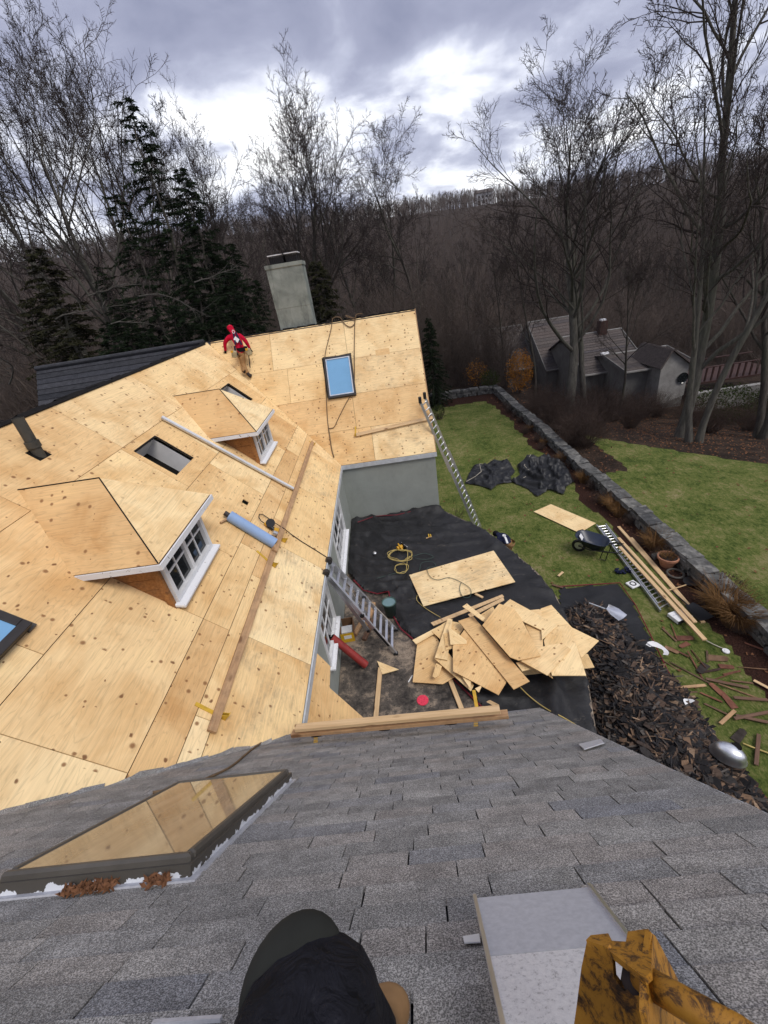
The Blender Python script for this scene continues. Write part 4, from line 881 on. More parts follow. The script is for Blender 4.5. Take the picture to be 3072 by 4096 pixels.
# ------------------------------------------------------------------ trees
class TB:                      # fast collector of tapered tubes
    def __init__(s): s.V = []; s.F = []; s.n = 0
    def tube(s, P, r, k):
        P = np.asarray(P, float); m = len(P)
        T = np.gradient(P, axis=0); T /= np.linalg.norm(T, axis=1)[:, None] + 1e-9
        ref = np.array([0.31, 0.87, 0.38]); A = np.cross(T, ref); A /= np.linalg.norm(A, axis=1)[:, None] + 1e-9; B = np.cross(T, A)
        a = np.arange(k) * 2 * np.pi / k; ca, sa = np.cos(a), np.sin(a)
        V = P[:, None, :] + np.asarray(r)[:, None, None] * (A[:, None, :] * ca[None, :, None] + B[:, None, :] * sa[None, :, None])
        s.V.append(V.reshape(-1, 3))
        i, j = np.meshgrid(np.arange(m - 1), np.arange(k), indexing='ij'); j2 = (j + 1) % k
        s.F.append((np.stack([i * k + j, i * k + j2, (i + 1) * k + j2, (i + 1) * k + j], -1).reshape(-1, 4) + s.n)); s.n += m * k
    def quads(s, V):           # V (n,4,3)
        V = np.asarray(V, float); k = len(V); s.V.append(V.reshape(-1, 3)); s.F.append(np.arange(4 * k).reshape(k, 4) + s.n); s.n += 4 * k
    def mesh(s, name, smooth=True):
        V = np.concatenate(s.V); F = np.concatenate(s.F); me = bpy.data.meshes.new(name)
        me.vertices.add(len(V)); me.vertices.foreach_set('co', V.astype(np.float32).ravel())
        me.loops.add(F.size); me.loops.foreach_set('vertex_index', F.astype(np.int32).ravel())
        me.polygons.add(len(F)); me.polygons.foreach_set('loop_start', (np.arange(len(F)) * 4).astype(np.int32))
        me.update(calc_edges=True); 
        if smooth: me.polygons.foreach_set('use_smooth', [True] * len(F))
        return me
def unit(v): return v / (np.linalg.norm(v) + 1e-9)
def grow(seed, H=18, r0=0.26, fork=0.3, kids=(11, 7, 6, 5), ang=(24, 34, 40, 45), lens=(0.62, 0.5, 0.45, 0.5), lean=(0, 0), gnarl=0.10, tropism=0.10, stems=1, minr=0.0065):
    g = np.random.default_rng(seed); wood, fine = TB(), TB(); tasks = []
    for q in range(stems):
        d = np.array([lean[0], lean[1], 1.0]); p = np.zeros(3)
        if stems > 1:
            a = q * 2 * np.pi / stems + g.uniform(0, 1); d = d + np.array([math.cos(a), math.sin(a), 0]) * g.uniform(0.10, 0.2); p = np.array([math.cos(a), math.sin(a), 0]) * r0 * 1.1
        tasks.append((p, unit(d), H * g.uniform(0.86, 1.0), r0 * g.uniform(0.8, 1), 0))
    while tasks:
        p, d, L, r, lv = tasks.pop()
        n = (14, 8, 6, 4, 3)[lv]; P = [p]; D = [d]; st = L / n
        for i in range(n):
            j = g.normal(0, gnarl * (0.45 if lv == 0 else 1.0), 3)
            d = unit(d + j + np.array([0, 0, tropism * (0.5, 1.0, 0.45, 0.2, 0.0)[lv]])); p = p + d * st; P.append(p); D.append(d)
        tt = np.linspace(0, 1, n + 1); R = r * (1 - 0.90 * tt ** (1.0 if lv else 1.15)) + minr * 0.6
        if lv == 0: R[0] *= 1.35
        (wood if lv <= 1 else fine).tube(P, R, (10, 6, 4, 3, 3)[lv])
        if lv >= 4: continue
        m = kids[lv] if lv < len(kids) else 0
        for c in range(m):
            t = (fork + (1 - fork) * ((c + g.uniform(0, 1)) / m)) if lv == 0 else 0.22 + 0.76 * ((c + g.uniform(0, 1)) / m)
            k = min(n - 1, int(t * n)); fr = t * n - k; q = P[k] * (1 - fr) + P[k + 1] * fr; ax_ = D[k + 1]
            perp = np.cross(ax_, g.normal(0, 1, 3)); perp = unit(perp); a = math.radians(ang[lv] * g.uniform(0.65, 1.35))
            if lv == 0: a *= 1.25 - 0.55 * t
            nd = unit(ax_ * math.cos(a) + perp * math.sin(a) + np.array([0, 0, 0.12]))
            ll = L * lens[lv] * (1.12 - 0.62 * t) * g.uniform(0.7, 1.25); rr = max(minr, (r * (1 - 0.9 * t)) * g.uniform(0.40, 0.62))
            tasks.append((q, nd, ll, rr, lv + 1))
    wm, fm = wood.mesh('trunk'), fine.mesh('twigs')
    top = np.percentile(np.concatenate(fine.V)[:, 2], 99.7); k = H / top                # true height = H
    for me in (wm, fm): me.transform(Matrix.Diagonal((k, k, k, 1)))
    return wm, fm
HERO = {
 'vase':   dict(H=17, r0=0.34, fork=0.24, kids=(15, 9, 8, 7), ang=(46, 40, 44, 50), lens=(0.72, 0.50, 0.42, 0.42), tropism=0.075, gnarl=0.13, minr=0.0068),
 'vase2':  dict(H=18, r0=0.32, fork=0.28, kids=(14, 9, 8, 7), ang=(40, 38, 42, 50), lens=(0.66, 0.50, 0.42, 0.42), tropism=0.08, gnarl=0.12, minr=0.0068),
 'leader': dict(H=21, r0=0.30, fork=0.16, kids=(20, 8, 7, 6), ang=(60, 40, 44, 50), lens=(0.46, 0.5, 0.42, 0.45), tropism=0.05, gnarl=0.13, minr=0.0068),
 'slender':dict(H=17, r0=0.20, fork=0.34, kids=(14, 8, 7, 6), ang=(42, 40, 42, 48), lens=(0.44, 0.48, 0.45, 0.45), tropism=0.075, gnarl=0.12, minr=0.0068),
 'airy':   dict(H=15, r0=0.22, fork=0.34, kids=(9, 8, 8, 7), ang=(54, 44, 46, 50), lens=(0.70, 0.5, 0.45, 0.45), tropism=0.05, gnarl=0.15, minr=0.0065),
 'twin':   dict(H=17, r0=0.24, fork=0.30, kids=(11, 7, 6, 6), ang=(42, 40, 42, 48), lens=(0.60, 0.50, 0.42, 0.45), tropism=0.075, gnarl=0.12, stems=2, minr=0.0068),
}
HM = {k: grow(100 + i, **p) for i, (k, p) in enumerate(HERO.items())}
MIDP = [grow(200 + i, H=15, r0=0.19, fork=0.4, kids=(9, 5, 4, 2), ang=(34, 32, 38, 45), lens=(0.42, 0.5, 0.5, 0.5), tropism=0.11, gnarl=0.12, minr=0.009) for i in range(4)]
def tree(kind, x, y, h, rot, label, group='bare trees around the house', bark='bark', lean=(0, 0), z=None, name='bare_tree', wide=1.0):
    w, f = HM[kind] if isinstance(kind, str) else MIDP[kind]
    H = HERO[kind]['H'] if isinstance(kind, str) else 15
    s = h / H; zz = gz(x, y) - 0.15 if z is None else z
    e = bpy.data.objects.new(name, None); COL.objects.link(e); e.empty_display_size = 0.5
    e.matrix_basis = Matrix.Translation((x, y, zz)) @ Euler((lean[0], lean[1], rot)).to_matrix().to_4x4() @ Matrix.Diagonal((s * wide, s * wide, s, 1))
    tag(e, label, 'tree', group)
    for nm, me, m in (('trunk', w, bark), ('crown', f, 'twig')):
        if not me.materials: me.materials.append(None)
        o = bpy.data.objects.new(nm, me); COL.objects.link(o); o.parent = e
        o.material_slots[0].link = 'OBJECT'; o.material_slots[0].material = MATS[bark if nm == 'trunk' else m]
    return e
def polar(az, d): return d * math.sin(rad(az)), d * math.cos(rad(az))
for kind, az, d, h, rot, wide, bark, label in [
    ('vase', 23.9, 27.5, 18.4, 0.4, 1.15, 'bark_pale', 'large vase-shaped bare tree in front of the neighbouring grey-roofed houses'),
    ('vase2', 25.6, 28.4, 17.0, 2.4, 1.0, 'bark_pale', 'bare tree standing close behind the large vase-shaped tree'),
    ('leader', 36.4, 24.0, 22.5, 1.1, 0.8, 'bark_pale', 'tallest bare tree at the right edge beyond the leaf litter'),
    ('twin', 37.8, 22.8, 19.0, 2.1, 0.75, 'bark_pale', 'bare tree with twin stems beside the tallest tree at the right edge'),
    ('vase2', -8.2, 40, 23.0, 0.2, 1.05, 'bark', 'tall fan-shaped bare tree directly above the chimney'),
    ('twin', -5.4, 43, 22.0, 1.4, 0.95, 'bark', 'tall bare tree just right of the chimney tree'),
    ('slender', -10.6, 46, 22.5, 2.9, 1.0, 'bark', 'slender bare tree left of the chimney tree'),
    ('slender', -1.6, 42, 19.2, 0.9, 1.0, 'bark', 'narrow bare tree with pointed crown right of the chimney'),
    ('slender', 1.2, 45, 17.8, 2.2, 1.1, 'bark', 'thin bare tree left of the wide airy tree'),
    ('airy', 5.0, 41, 18.6, 2.6, 0.95, 'bark', 'wide airy bare tree alone against the bright clouds'),
    ('vase', -30.0, 28, 21.5, 0.6, 0.9, 'bark_pale', 'pale mossy leaning tree at the left above the dark shingle roof'),
    ('vase2', -26.0, 32, 23.0, 1.9, 0.9, 'bark', 'tall bare tree left of the tall conifer'),
    ('leader', -33.0, 30, 20.5, 0.3, 0.9, 'bark_pale', 'bare tree at the far left edge of the view'),
    ('vase', -22.2, 38, 24.0, 2.7, 0.8, 'bark', 'bare tree behind the tall conifer tip'),
    ('vase2', -18.8, 36, 20.5, 0.5, 0.85, 'bark', 'bare tree right of the tall conifer'),
    ('slender', -15.6, 37, 18.8, 1.2, 1.1, 'bark', 'bare tree between the conifers and the chimney tree'),
    ('airy', -13.2, 38, 15.5, 0.2, 1.0, 'bark', 'low spreading bare tree left of the chimney'),
    ('slender', -37.0, 33, 21.0, 2.0, 1.0, 'bark', 'slender bare tree cut by the left picture edge'),
    ('slender', 15.5, 36, 11.5, 1.0, 0.9, 'bark', 'small thin bare tree behind the stone wall corner'),
    ('slender', 19.6, 33, 13.0, 0.1, 0.8, 'bark', 'thin bare tree left of the large vase-shaped tree'),
    ('slender', 29.6, 30.5, 12.0, 0.8, 0.8, 'bark', 'thin bare tree between the two big trees on the right'),
    ('twin', 43.5, 26.0, 18.0, 0.8, 0.9, 'bark', 'dark bare trunk cut by the right picture edge')]:
    x, y = polar(az, d); tree(kind, x, y, h, rot, label, bark=bark, wide=wide)
# woods further off, every trunk that can be told apart a tree of its own
g_ = np.random.default_rng(5); n_mid = 0
houses_zone = lambda az, d: 15 < az < 46 and 27 < d < 62
while n_mid < 150:
    az = g_.uniform(-42, 48); d = 34 + 70 * g_.uniform(0, 1) ** 0.8
    if houses_zone(az, d) or (az < -30 and d < 40): continue
    x, y = polar(az, d)
    hgt = g_.uniform(9, 14.5) * (1.0 if d > 45 else 0.9)
    tree(int(g_.integers(0, 4)), x, y, hgt, g_.uniform(0, 6.28), 'slim bare tree in the dense wood below the far hill', 'trees of the wood behind the house', wide=g_.uniform(0.8, 1.15))
    n_mid += 1
# hillside forest: reads as one mass
def far_tree(seed, n1=9, n2=6):
    g = np.random.default_rng(seed); t = TB(); H = 10.0; P = [np.zeros(3)]
    for i in range(4): P.append(P[-1] + np.array([g.normal(0, .12), g.normal(0, .12), H / 4]))
    t.tube(P, [0.17, 0.14, 0.11, 0.07, 0.02], 4)
    for i in range(n1):
        k = g.uniform(0.3, 0.97); z = k * H; a = g.uniform(0, 6.28); L = H * 0.36 * (1.15 - 0.6 * k) * g.uniform(.7, 1.2)
        d = unit(np.array([math.cos(a) * 0.6, math.sin(a) * 0.6, 1.0])); p0 = np.array([0, 0, z]); p1 = p0 + d * L * 0.5; p2 = p1 + unit(d + [0, 0, .5]) * L * 0.5
        t.tube([p0, p1, p2], [0.06, 0.045, 0.02], 3)
        for j in range(n2):
            q = p0 + (p2 - p0) * g.uniform(0.25, 1); dd = unit(d + g.normal(0, .45, 3)); t.tube([q, q + dd * L * 0.42], [0.035, 0.012], 3)
    me = t.mesh('far_tree_mesh'); me.materials.append(MATS['far_twig']); return bpy.data.objects.new('far_tree_form', me)
def scatter_gn(name, x, y, forms, label, cat, seed, lo=0.75, hi=1.35):
    g = np.random.default_rng(seed); n = len(x); nf = len(forms)
    me = bpy.data.meshes.new(name); me.from_pydata(np.stack([x, y, ground_h(x, y) - 0.1], -1).tolist(), [], [])
    at = me.attributes.new('sc', 'FLOAT', 'POINT'); at.data.foreach_set('value', g.uniform(lo, hi, n).astype(np.float32))
    at = me.attributes.new('rz', 'FLOAT', 'POINT'); at.data.foreach_set('value', g.uniform(0, 6.28, n).astype(np.float32))
    at = me.attributes.new('pick', 'INT', 'POINT'); at.data.foreach_set('value', g.integers(0, nf, n).astype(np.int32))
    o = link(name, me, None); tag(o, label, cat, kind='stuff')
    ng = bpy.data.node_groups.new('scatter_' + name, 'GeometryNodeTree')
    ng.interface.new_socket('Geometry', in_out='INPUT', socket_type='NodeSocketGeometry'); ng.interface.new_socket('Geometry', in_out='OUTPUT', socket_type='NodeSocketGeometry')
    gi = ng.nodes.new('NodeGroupInput'); go = ng.nodes.new('NodeGroupOutput'); jo = ng.nodes.new('GeometryNodeJoinGeometry')
    def attr(nm, ty):
        a = ng.nodes.new('GeometryNodeInputNamedAttribute'); a.data_type = ty; a.inputs[0].default_value = nm; return a.outputs[0]
    sc, rz, pk = attr('sc', 'FLOAT'), attr('rz', 'FLOAT'), attr('pick', 'INT')
    cx = ng.nodes.new('ShaderNodeCombineXYZ'); ng.links.new(rz, cx.inputs[2])
    for i, fo in enumerate(forms):
        oi = ng.nodes.new('GeometryNodeObjectInfo'); oi.inputs['Object'].default_value = fo; oi.inputs['As Instance'].default_value = True
        ip = ng.nodes.new('GeometryNodeInstanceOnPoints'); cm = ng.nodes.new('FunctionNodeCompare'); cm.data_type = 'INT'; cm.operation = 'EQUAL'
        for s in cm.inputs:
            if s.name == 'B' and s.type == 'INT': s.default_value = i
            if s.name == 'A' and s.type == 'INT': ng.links.new(pk, s)
        ng.links.new(gi.outputs[0], ip.inputs['Points']); ng.links.new(cm.outputs[0], ip.inputs['Selection']); ng.links.new(oi.outputs['Geometry'], ip.inputs['Instance'])
        ng.links.new(cx.outputs[0], ip.inputs['Rotation']); ng.links.new(sc, ip.inputs['Scale']); ng.links.new(ip.outputs[0], jo.inputs[0])
    ng.links.new(jo.outputs[0], go.inputs[0])
    md = o.modifiers.new('scatter', 'NODES'); md.node_group = ng
    return o
def hill_forest():
    forms = [far_tree(300 + i) for i in range(3)]; g = np.random.default_rng(8)
    n = 11000; az = np.radians(g.uniform(-48, 56, n)); r = np.sqrt(g.uniform(85 ** 2, 545 ** 2, n)); r[:2600] = np.sqrt(g.uniform(85 ** 2, 230 ** 2, 2600)); r[2600:3300] = g.uniform(480, 545, 700)
    x, y = r * np.sin(az), r * np.cos(az); keep = ~((np.abs(np.degrees(az) - 13.6) < 0.75) & (r > 425) & (r < 505))
    x, y, r = x[keep], y[keep], r[keep]; n = len(x)
    scatter_gn('hillside_forest', x, y, forms, 'dense brown leafless forest covering the far hillside', 'forest', 8)
hill_forest()
# conifers
def conifer(seed, H=14, base=1.6, R=3.0, dens=1.0, top=0.0, spray=1.0):
    g = np.random.default_rng(seed); wood, leaf = TB(), TB()
    P = np.array([[g.normal(0, .04) * i, g.normal(0, .04) * i, H * i / 10] for i in range(11)]); wood.tube(P, 0.2 * (1 - np.linspace(0, .95, 11)), 7)
    nb = int(150 * dens); Q = []
    for i in range(nb):
        k = (i + g.uniform(0, 1)) / nb; z = base + (H - base) * k; a = g.uniform(0, 6.28)
        L = (R * (1 - k) ** 0.75 + 0.25) * g.uniform(0.55, 1.2)
        d = np.array([math.cos(a), math.sin(a), 0.30 - 0.35 * (1 - k)]); n = 5; pts = [np.array([0, 0, z])]; dd = unit(d)
        for s in range(n): dd = unit(dd + np.array([0, 0, -0.10]) + g.normal(0, .06, 3)); pts.append(pts[-1] + dd * L / n)
        pts = np.array(pts); wood.tube(pts, 0.028 * (1 - np.linspace(0, .9, n + 1)) * (0.5 + L / R), 3)
        m = int((14 + 34 * L) * spray)
        t = g.uniform(0.15, 1, m) * n; ki = np.minimum(t.astype(int), n - 1); fr = (t - ki)[:, None]
        c = pts[ki] * (1 - fr) + pts[ki + 1] * fr; ax_ = pts[ki + 1] - pts[ki]; ax_ /= np.linalg.norm(ax_, axis=1)[:, None]
        sd = np.cross(ax_, [0, 0, 1]); sd /= np.linalg.norm(sd, axis=1)[:, None] + 1e-6
        w = ax_ * g.uniform(.2, .9, (m, 1)) + sd * g.choice([-1, 1], (m, 1)) * g.uniform(.4, 1, (m, 1)) + g.normal(0, .25, (m, 3)) + np.array([0, 0, -0.25]); w /= np.linalg.norm(w, axis=1)[:, None]
        l = g.uniform(.12, .32, (m, 1)); u = np.cross(w, g.normal(0, 1, (m, 3))); u /= np.linalg.norm(u, axis=1)[:, None]; hw = g.uniform(.014, .036, (m, 1))
        Q.append(np.stack([c - u * hw * .5, c + w * l * .5 - u * hw, c + w * l, c + w * l * .5 + u * hw], 1))
    leaf.quads(np.concatenate(Q)); return wood.mesh('trunk'), leaf.mesh('needles', False)
CON = [conifer(1, 14, 0.6, 3.1, 1.7, spray=1.7), conifer(2, 14, 1.2, 3.0, 1.1, spray=1.3), conifer(3, 9, 0.3, 2.3, 1.6, spray=1.8)]
def conifer_tree(k, az, d, h, rot, label, mat='needle', wide=1.0, z=None):
    x, y = polar(az, d); H = (14, 14, 9)[k]; s = h / H; w, f = CON[k]
    e = bpy.data.objects.new('conifer_tree', None); COL.objects.link(e)
    e.matrix_basis = Matrix.Translation((x, y, gz(x, y) - 0.2 if z is None else z)) @ Euler((0, 0, rot)).to_matrix().to_4x4() @ Matrix.Diagonal((s * wide, s * wide, s, 1)); tag(e, label, 'conifer', 'dark conifers behind the house')
    for nm, me, m in (('trunk', w, 'bark'), ('crown', f, mat)):
        if not me.materials: me.materials.append(None)
        o = bpy.data.objects.new(nm, me); COL.objects.link(o); o.parent = e; o.material_slots[0].link = 'OBJECT'; o.material_slots[0].material = MATS[m]
for k, az, d, h, rot, label, mat, wide in [
    (1, -21.0, 27.0, 16.6, 0.0, 'tallest dark conifer with a thin tip among the left trees', 'needle', 0.85),
    (0, -18.0, 26.0, 13.8, 1.0, 'dense dark conifer right of the tallest conifer', 'needle', 0.8),
    (0, -15.3, 25.0, 10.6, 2.0, 'rounded dark conifer left of the chimney', 'needle', 0.95),
    (0, -13.6, 27.0, 9.0, 2.5, 'low dark conifer just left of the chimney', 'needle', 0.9),
    (1, -25.0, 25.5, 13.0, 0.7, 'ragged dark conifer above the dark shingle roof', 'needle', 1.0),
    (1, -28.4, 26.5, 10.5, 3.0, 'dark conifer in front of the pale leaning tree', 'needle', 1.1),
    (0, -33.5, 23.0, 11.0, 1.7, 'dark spruce cut by the left picture edge', 'needle_warm', 1.1),
    (0, -30.5, 22.0, 8.0, 4.0, 'low dark spruce beside the end of the dark shingle roof', 'needle', 1.2),
    (0, -23.0, 22.5, 8.4, 0.3, 'dark conifer right behind the dark shingle roof', 'needle', 1.2),
    (0, -18.5, 22.0, 8.2, 5.0, 'dark conifer behind the worker in red', 'needle', 1.1),
    (0, -26.8, 21.5, 7.6, 2.3, 'low dark conifer behind the middle of the dark shingle roof', 'needle', 1.2),
    (0, -20.2, 24.0, 10.5, 1.4, 'dense dark conifer left of the worker in red', 'needle', 1.1),
    (0, -16.6, 23.5, 9.4, 3.4, 'dark conifer above and right of the worker in red', 'needle', 1.1),
    (0, -28.6, 24.0, 9.0, 2.9, 'dark conifer above the left end of the dark shingle roof', 'needle', 1.15),
    (0, -35.8, 24.5, 9.5, 0.9, 'dark conifer low in the far left corner of the wood', 'needle_warm', 1.15),
    (2, -6.1, 27.0, 9.4, 0.0, 'brownish cedar right behind the chimney', 'needle_warm', 0.95),
    (2, -8.4, 29.0, 8.6, 2.0, 'brownish cedar on the left side of the chimney', 'needle_warm', 0.9),
    (2, 6.6, 27.5, 5.6, 1.0, 'small dark cedar at the gable end of the far roof', 'needle', 0.8)]:
    conifer_tree(k, az, d, h, rot, label, mat, wide)
# dead pale branches in the dark understorey on the left
def dead_branch(x, y, z, L, a, label):
    g = np.random.default_rng(int(abs(x * 91 + y * 17))); t = TB()
    P = [np.zeros(3)]; d = unit(np.array([math.cos(a), math.sin(a) * 0.3, 0.25]))
    for i in range(7): d = unit(d + g.normal(0, .16, 3)); P.append(P[-1] + d * L / 7)
    t.tube(P, 0.032 * (1 - np.linspace(0, .85, 8)), 5)
    for i in range(9):
        k = int(g.integers(1, 7)); q = P[k]; dd = unit(d + g.normal(0, .5, 3)); l = L * g.uniform(.15, .4); m = q + dd * l * .5; t.tube([q, m, m + unit(dd + g.normal(0, .3, 3)) * l * .5], [0.014, 0.01, 0.004], 3)
    o = link('dead_branch', t.mesh('dead_branch'), MATS['dead_branch'], Matrix.Translation((x, y, z))); tag(o, label, 'branch', 'dead branches in the dark understorey')
for i, (vx, vy, Y, L, a) in enumerate([(60, 590, 19, 3.4, 0.3), (190, 640, 19.5, 3.0, 0.1), (300, 640, 20, 3.2, 0.6), (120, 690, 18.5, 2.6, -0.2), (420, 610, 21, 2.4, 0.4), (240, 700, 19, 2.2, 0.9), (20, 830, 16.5, 2.6, -0.3)]):
    p = aty(vx, vy, Y); dead_branch(p.x, p.y, p.z, L, a, 'pale dead branch among the dark trees behind the shingle roof')
# ------------------------------------------------------------------ terrace, tarps, debris
cB = crop(1024, 2048, .6172); cC = crop(2048, 2048, .6172); cP = crop(1640, 2380, .4822); cL = crop(1250, 2150, .2411); cR = crop(2048, 1024, .6172)
EDGE = [atz(*q, DZ) for q in [(947, 1107), (1000, 1122), (1040, 1140), (1072, 1162), (1100, 1185), (1160, 1235), (1200, 1285), (1225, 1335), (1240, 1380), (1270, 1470), (1290, 1590)]]
EDGE[0] = Vector((1.16, 11.64, DZ)); EDGE += [Vector((2.35, 3.2, DZ)), Vector((1.9, 2.0, DZ)), Vector((1.36, 1.4, DZ))]
EP = np.array([(p.x, p.y) for p in EDGE])
poly = [(-1.69, 2.9), (1.2, 2.9), (1.36, 1.4)] + [tuple(p) for p in EP[::-1]] + [(-1.69, 11.64)]
mb = MB(); n = len(poly); mb.prism([Vector((x, y, DZ)) for x, y in poly], (0, 0, 1), DZ + .3); o = mb.build('terrace', MATS['membrane']); o['kind'] = 'structure'
def inside(px, py, poly):
    c = np.zeros(px.shape, bool); n = len(poly)
    for i in range(n):
        x0, y0 = poly[i]; x1, y1 = poly[(i + 1) % n]
        m = ((y0 > py) != (y1 > py)) & (px < (x1 - x0) * (py - y0) / (y1 - y0 + 1e-12) + x0); c ^= m
    return c
def dist_poly(px, py, P, closed=True):
    d = np.full(px.shape, 1e9); n = len(P)
    for i in range(n if closed else n - 1):
        x0, y0 = P[i]; x1, y1 = P[(i + 1) % n]; vx, vy = x1 - x0, y1 - y0; t = np.clip(((px - x0) * vx + (py - y0) * vy) / (vx * vx + vy * vy + 1e-12), 0, 1)
        d = np.minimum(d, np.hypot(px - x0 - t * vx, py - y0 - t * vy))
    return d
def ridged(x, y, s, seed):
    return np.array([1 - abs(mnoise.noise(Vector((a * s + seed, b * s, seed)))) * 2 for a, b in zip(x.ravel(), y.ravel())]).reshape(x.shape)
def sheet(name, P, step, zf, mat, smooth=True):
    P = [tuple(q) for q in P]; a = np.array(P); xs = np.arange(a[:, 0].min() - step, a[:, 0].max() + step, step); ys = np.arange(a[:, 1].min() - step, a[:, 1].max() + step, step)
    X, Y = np.meshgrid(xs, ys, indexing='ij'); ins = inside(X + 1e-5, Y + 1e-5, P); Z = zf(X, Y); nx, ny = X.shape
    idx = -np.ones(X.shape, int); keep = np.zeros(X.shape, bool); F = []
    cell = ins[:-1, :-1] & ins[1:, :-1] & ins[1:, 1:] & ins[:-1, 1:]
    for i, j in zip(*np.nonzero(cell)): keep[i:i + 2, j:j + 2] = True
    idx[keep] = np.arange(keep.sum()); V = np.stack([X[keep], Y[keep], Z[keep]], -1)
    F = [(idx[i, j], idx[i + 1, j], idx[i + 1, j + 1], idx[i, j + 1]) for i, j in zip(*np.nonzero(cell))]
    mb = MB(); mb.v = [tuple(v) for v in V]; mb.f = F; mb.m = [0] * len(F); return mb.build(name, MATS[mat], smooth=smooth)
# big black tarp over the terrace, hanging over its rounded edge
left = [(612, 62), (600, 230), (588, 400), (640, 470), (700, 522), (790, 545), (866, 552), (895, 690), (940, 770), (1020, 832), (1250, 1060), (1480, 1290)]
LP = [atz(*cB(*q), DZ) for q in left]; LP = [(p.x, p.y) for p in LP] + [(1.35, 3.1), (1.30, 2.95)]
out = []
for i in range(len(EP)):
    a = EP[max(0, i - 1)]; b = EP[min(len(EP) - 1, i + 1)]; d = b - a; nrm = np.array([-d[1], d[0]]); nrm /= np.linalg.norm(nrm) + 1e-9
    if nrm[0] < 0: nrm = -nrm
    out.append(tuple(EP[i] + nrm * .34))
TP = LP + out[:-1][::-1] + [(1.2, 11.58)]
deckpoly = poly
def tarp_z(X, Y):
    ins = inside(X, Y, deckpoly); d = dist_poly(X, Y, [tuple(p) for p in EP], False)
    z = DZ + .012 + .15 * np.clip(ridged(X * .5 + .2 * Y, Y, 1.5, 3.3) - .55, 0, 1) + .14 * np.clip(ridged(X + .6 * Y, Y * .35, 2.0, 9.1) - .6, 0, 1) + .025 * np.clip(ridged(X - .5 * Y, Y + .2 * X, 4.5, 2.1) - .4, 0, 1)
    near = np.exp(-((X + .35) ** 2 + (Y - 8.0) ** 2) / .5); z = z + near * .16 * np.clip(ridged(X, Y, 2.6, 5.0) - .2, 0, 1)
    near = np.exp(-(((X - .35) / .5) ** 2 + ((Y - 7.35) / .5) ** 2)); z = z + near * .12 * np.clip(ridged(X, Y, 3.2, 1.0) - .1, 0, 1)
    z = z + .06 * np.exp(-((X + 1.5) ** 2) / .02) * (Y > 7.5) + .08 * np.exp(-((Y - 11.5) ** 2) / .02)
    flat = np.exp(-(((X - 1.25) / 1.5) ** 4 + ((Y - 8.1) / 1.15) ** 4)) + np.exp(-(((X - 1.6) / 1.4) ** 4 + ((Y - 6.0) / 1.2) ** 4)); z = DZ + .012 + (z - DZ - .012) * (1 - .72 * np.clip(flat, 0, 1))
    out_z = DZ + .012 - np.clip(d * 5.5, 0, DZ - .02) + .05 * np.sin(X * 9 + Y * 7) * np.clip(d * 5, 0, 1)
    z = np.where(ins, z - .02 * np.exp(-d / .08), out_z)
    # bulging fold near the N eave
    z = z + np.where(ins, .16 * np.exp(-((X - 1.75 - (Y - 3.2) * .30) ** 2) / .02) * (Y < 5.2) * (Y > 2.5), 0)
    return z
o = sheet('terrace_tarp', TP, .055, tarp_z, 'tarp'); tag(o, 'large black tarp spread over the terrace and hanging down its rounded edge', 'tarp')
hem = MB(); hp = [Vector((x, y, float(tarp_z(np.array([x]), np.array([y]))[0]) + .015)) for x, y in LP[:-2]]; hem.tube(hp, .016, 6); hb = hem.build('hem', MATS['red_hem'], o)
hem = MB(); hem.tube([Vector((-1.45, 11.2, DZ + .15)), Vector((-.9, 11.45, DZ + .14)), Vector((-.2, 11.4, DZ + .10)), Vector((.5, 11.5, DZ + .12)), Vector((1.1, 11.45, DZ + .08))], .014, 6); hem.build('hem', MATS['red_hem'], o)
# tarp on the lawn under the debris
GT = [atz(*q, 0) for q in [(1205, 1270), (1270, 1266), (1338, 1262), (1372, 1310), (1403, 1372), (1440, 1450), (1500, 1545), (1580, 1640), (1659, 1735), (1720, 1800)]]
GT = [(p.x, p.y) for p in GT] + [(4.6, 1.6), (2.2, 1.6), (2.6, 4.0), (3.1, 6.5)]
def gt_z(X, Y): return .02 + .05 * np.clip(ridged(X, Y, 1.6, 7.7) - .45, 0, 1)
o = sheet('ground_tarp', GT, .07, gt_z, 'tarp_clean'); tag(o, 'black tarp with red hem on the lawn under the shingle debris', 'tarp')
hem = MB(); hem.tube([Vector((x, y, .05)) for x, y in GT[:10]], .014, 6); hem.build('hem', MATS['red_hem'], o)
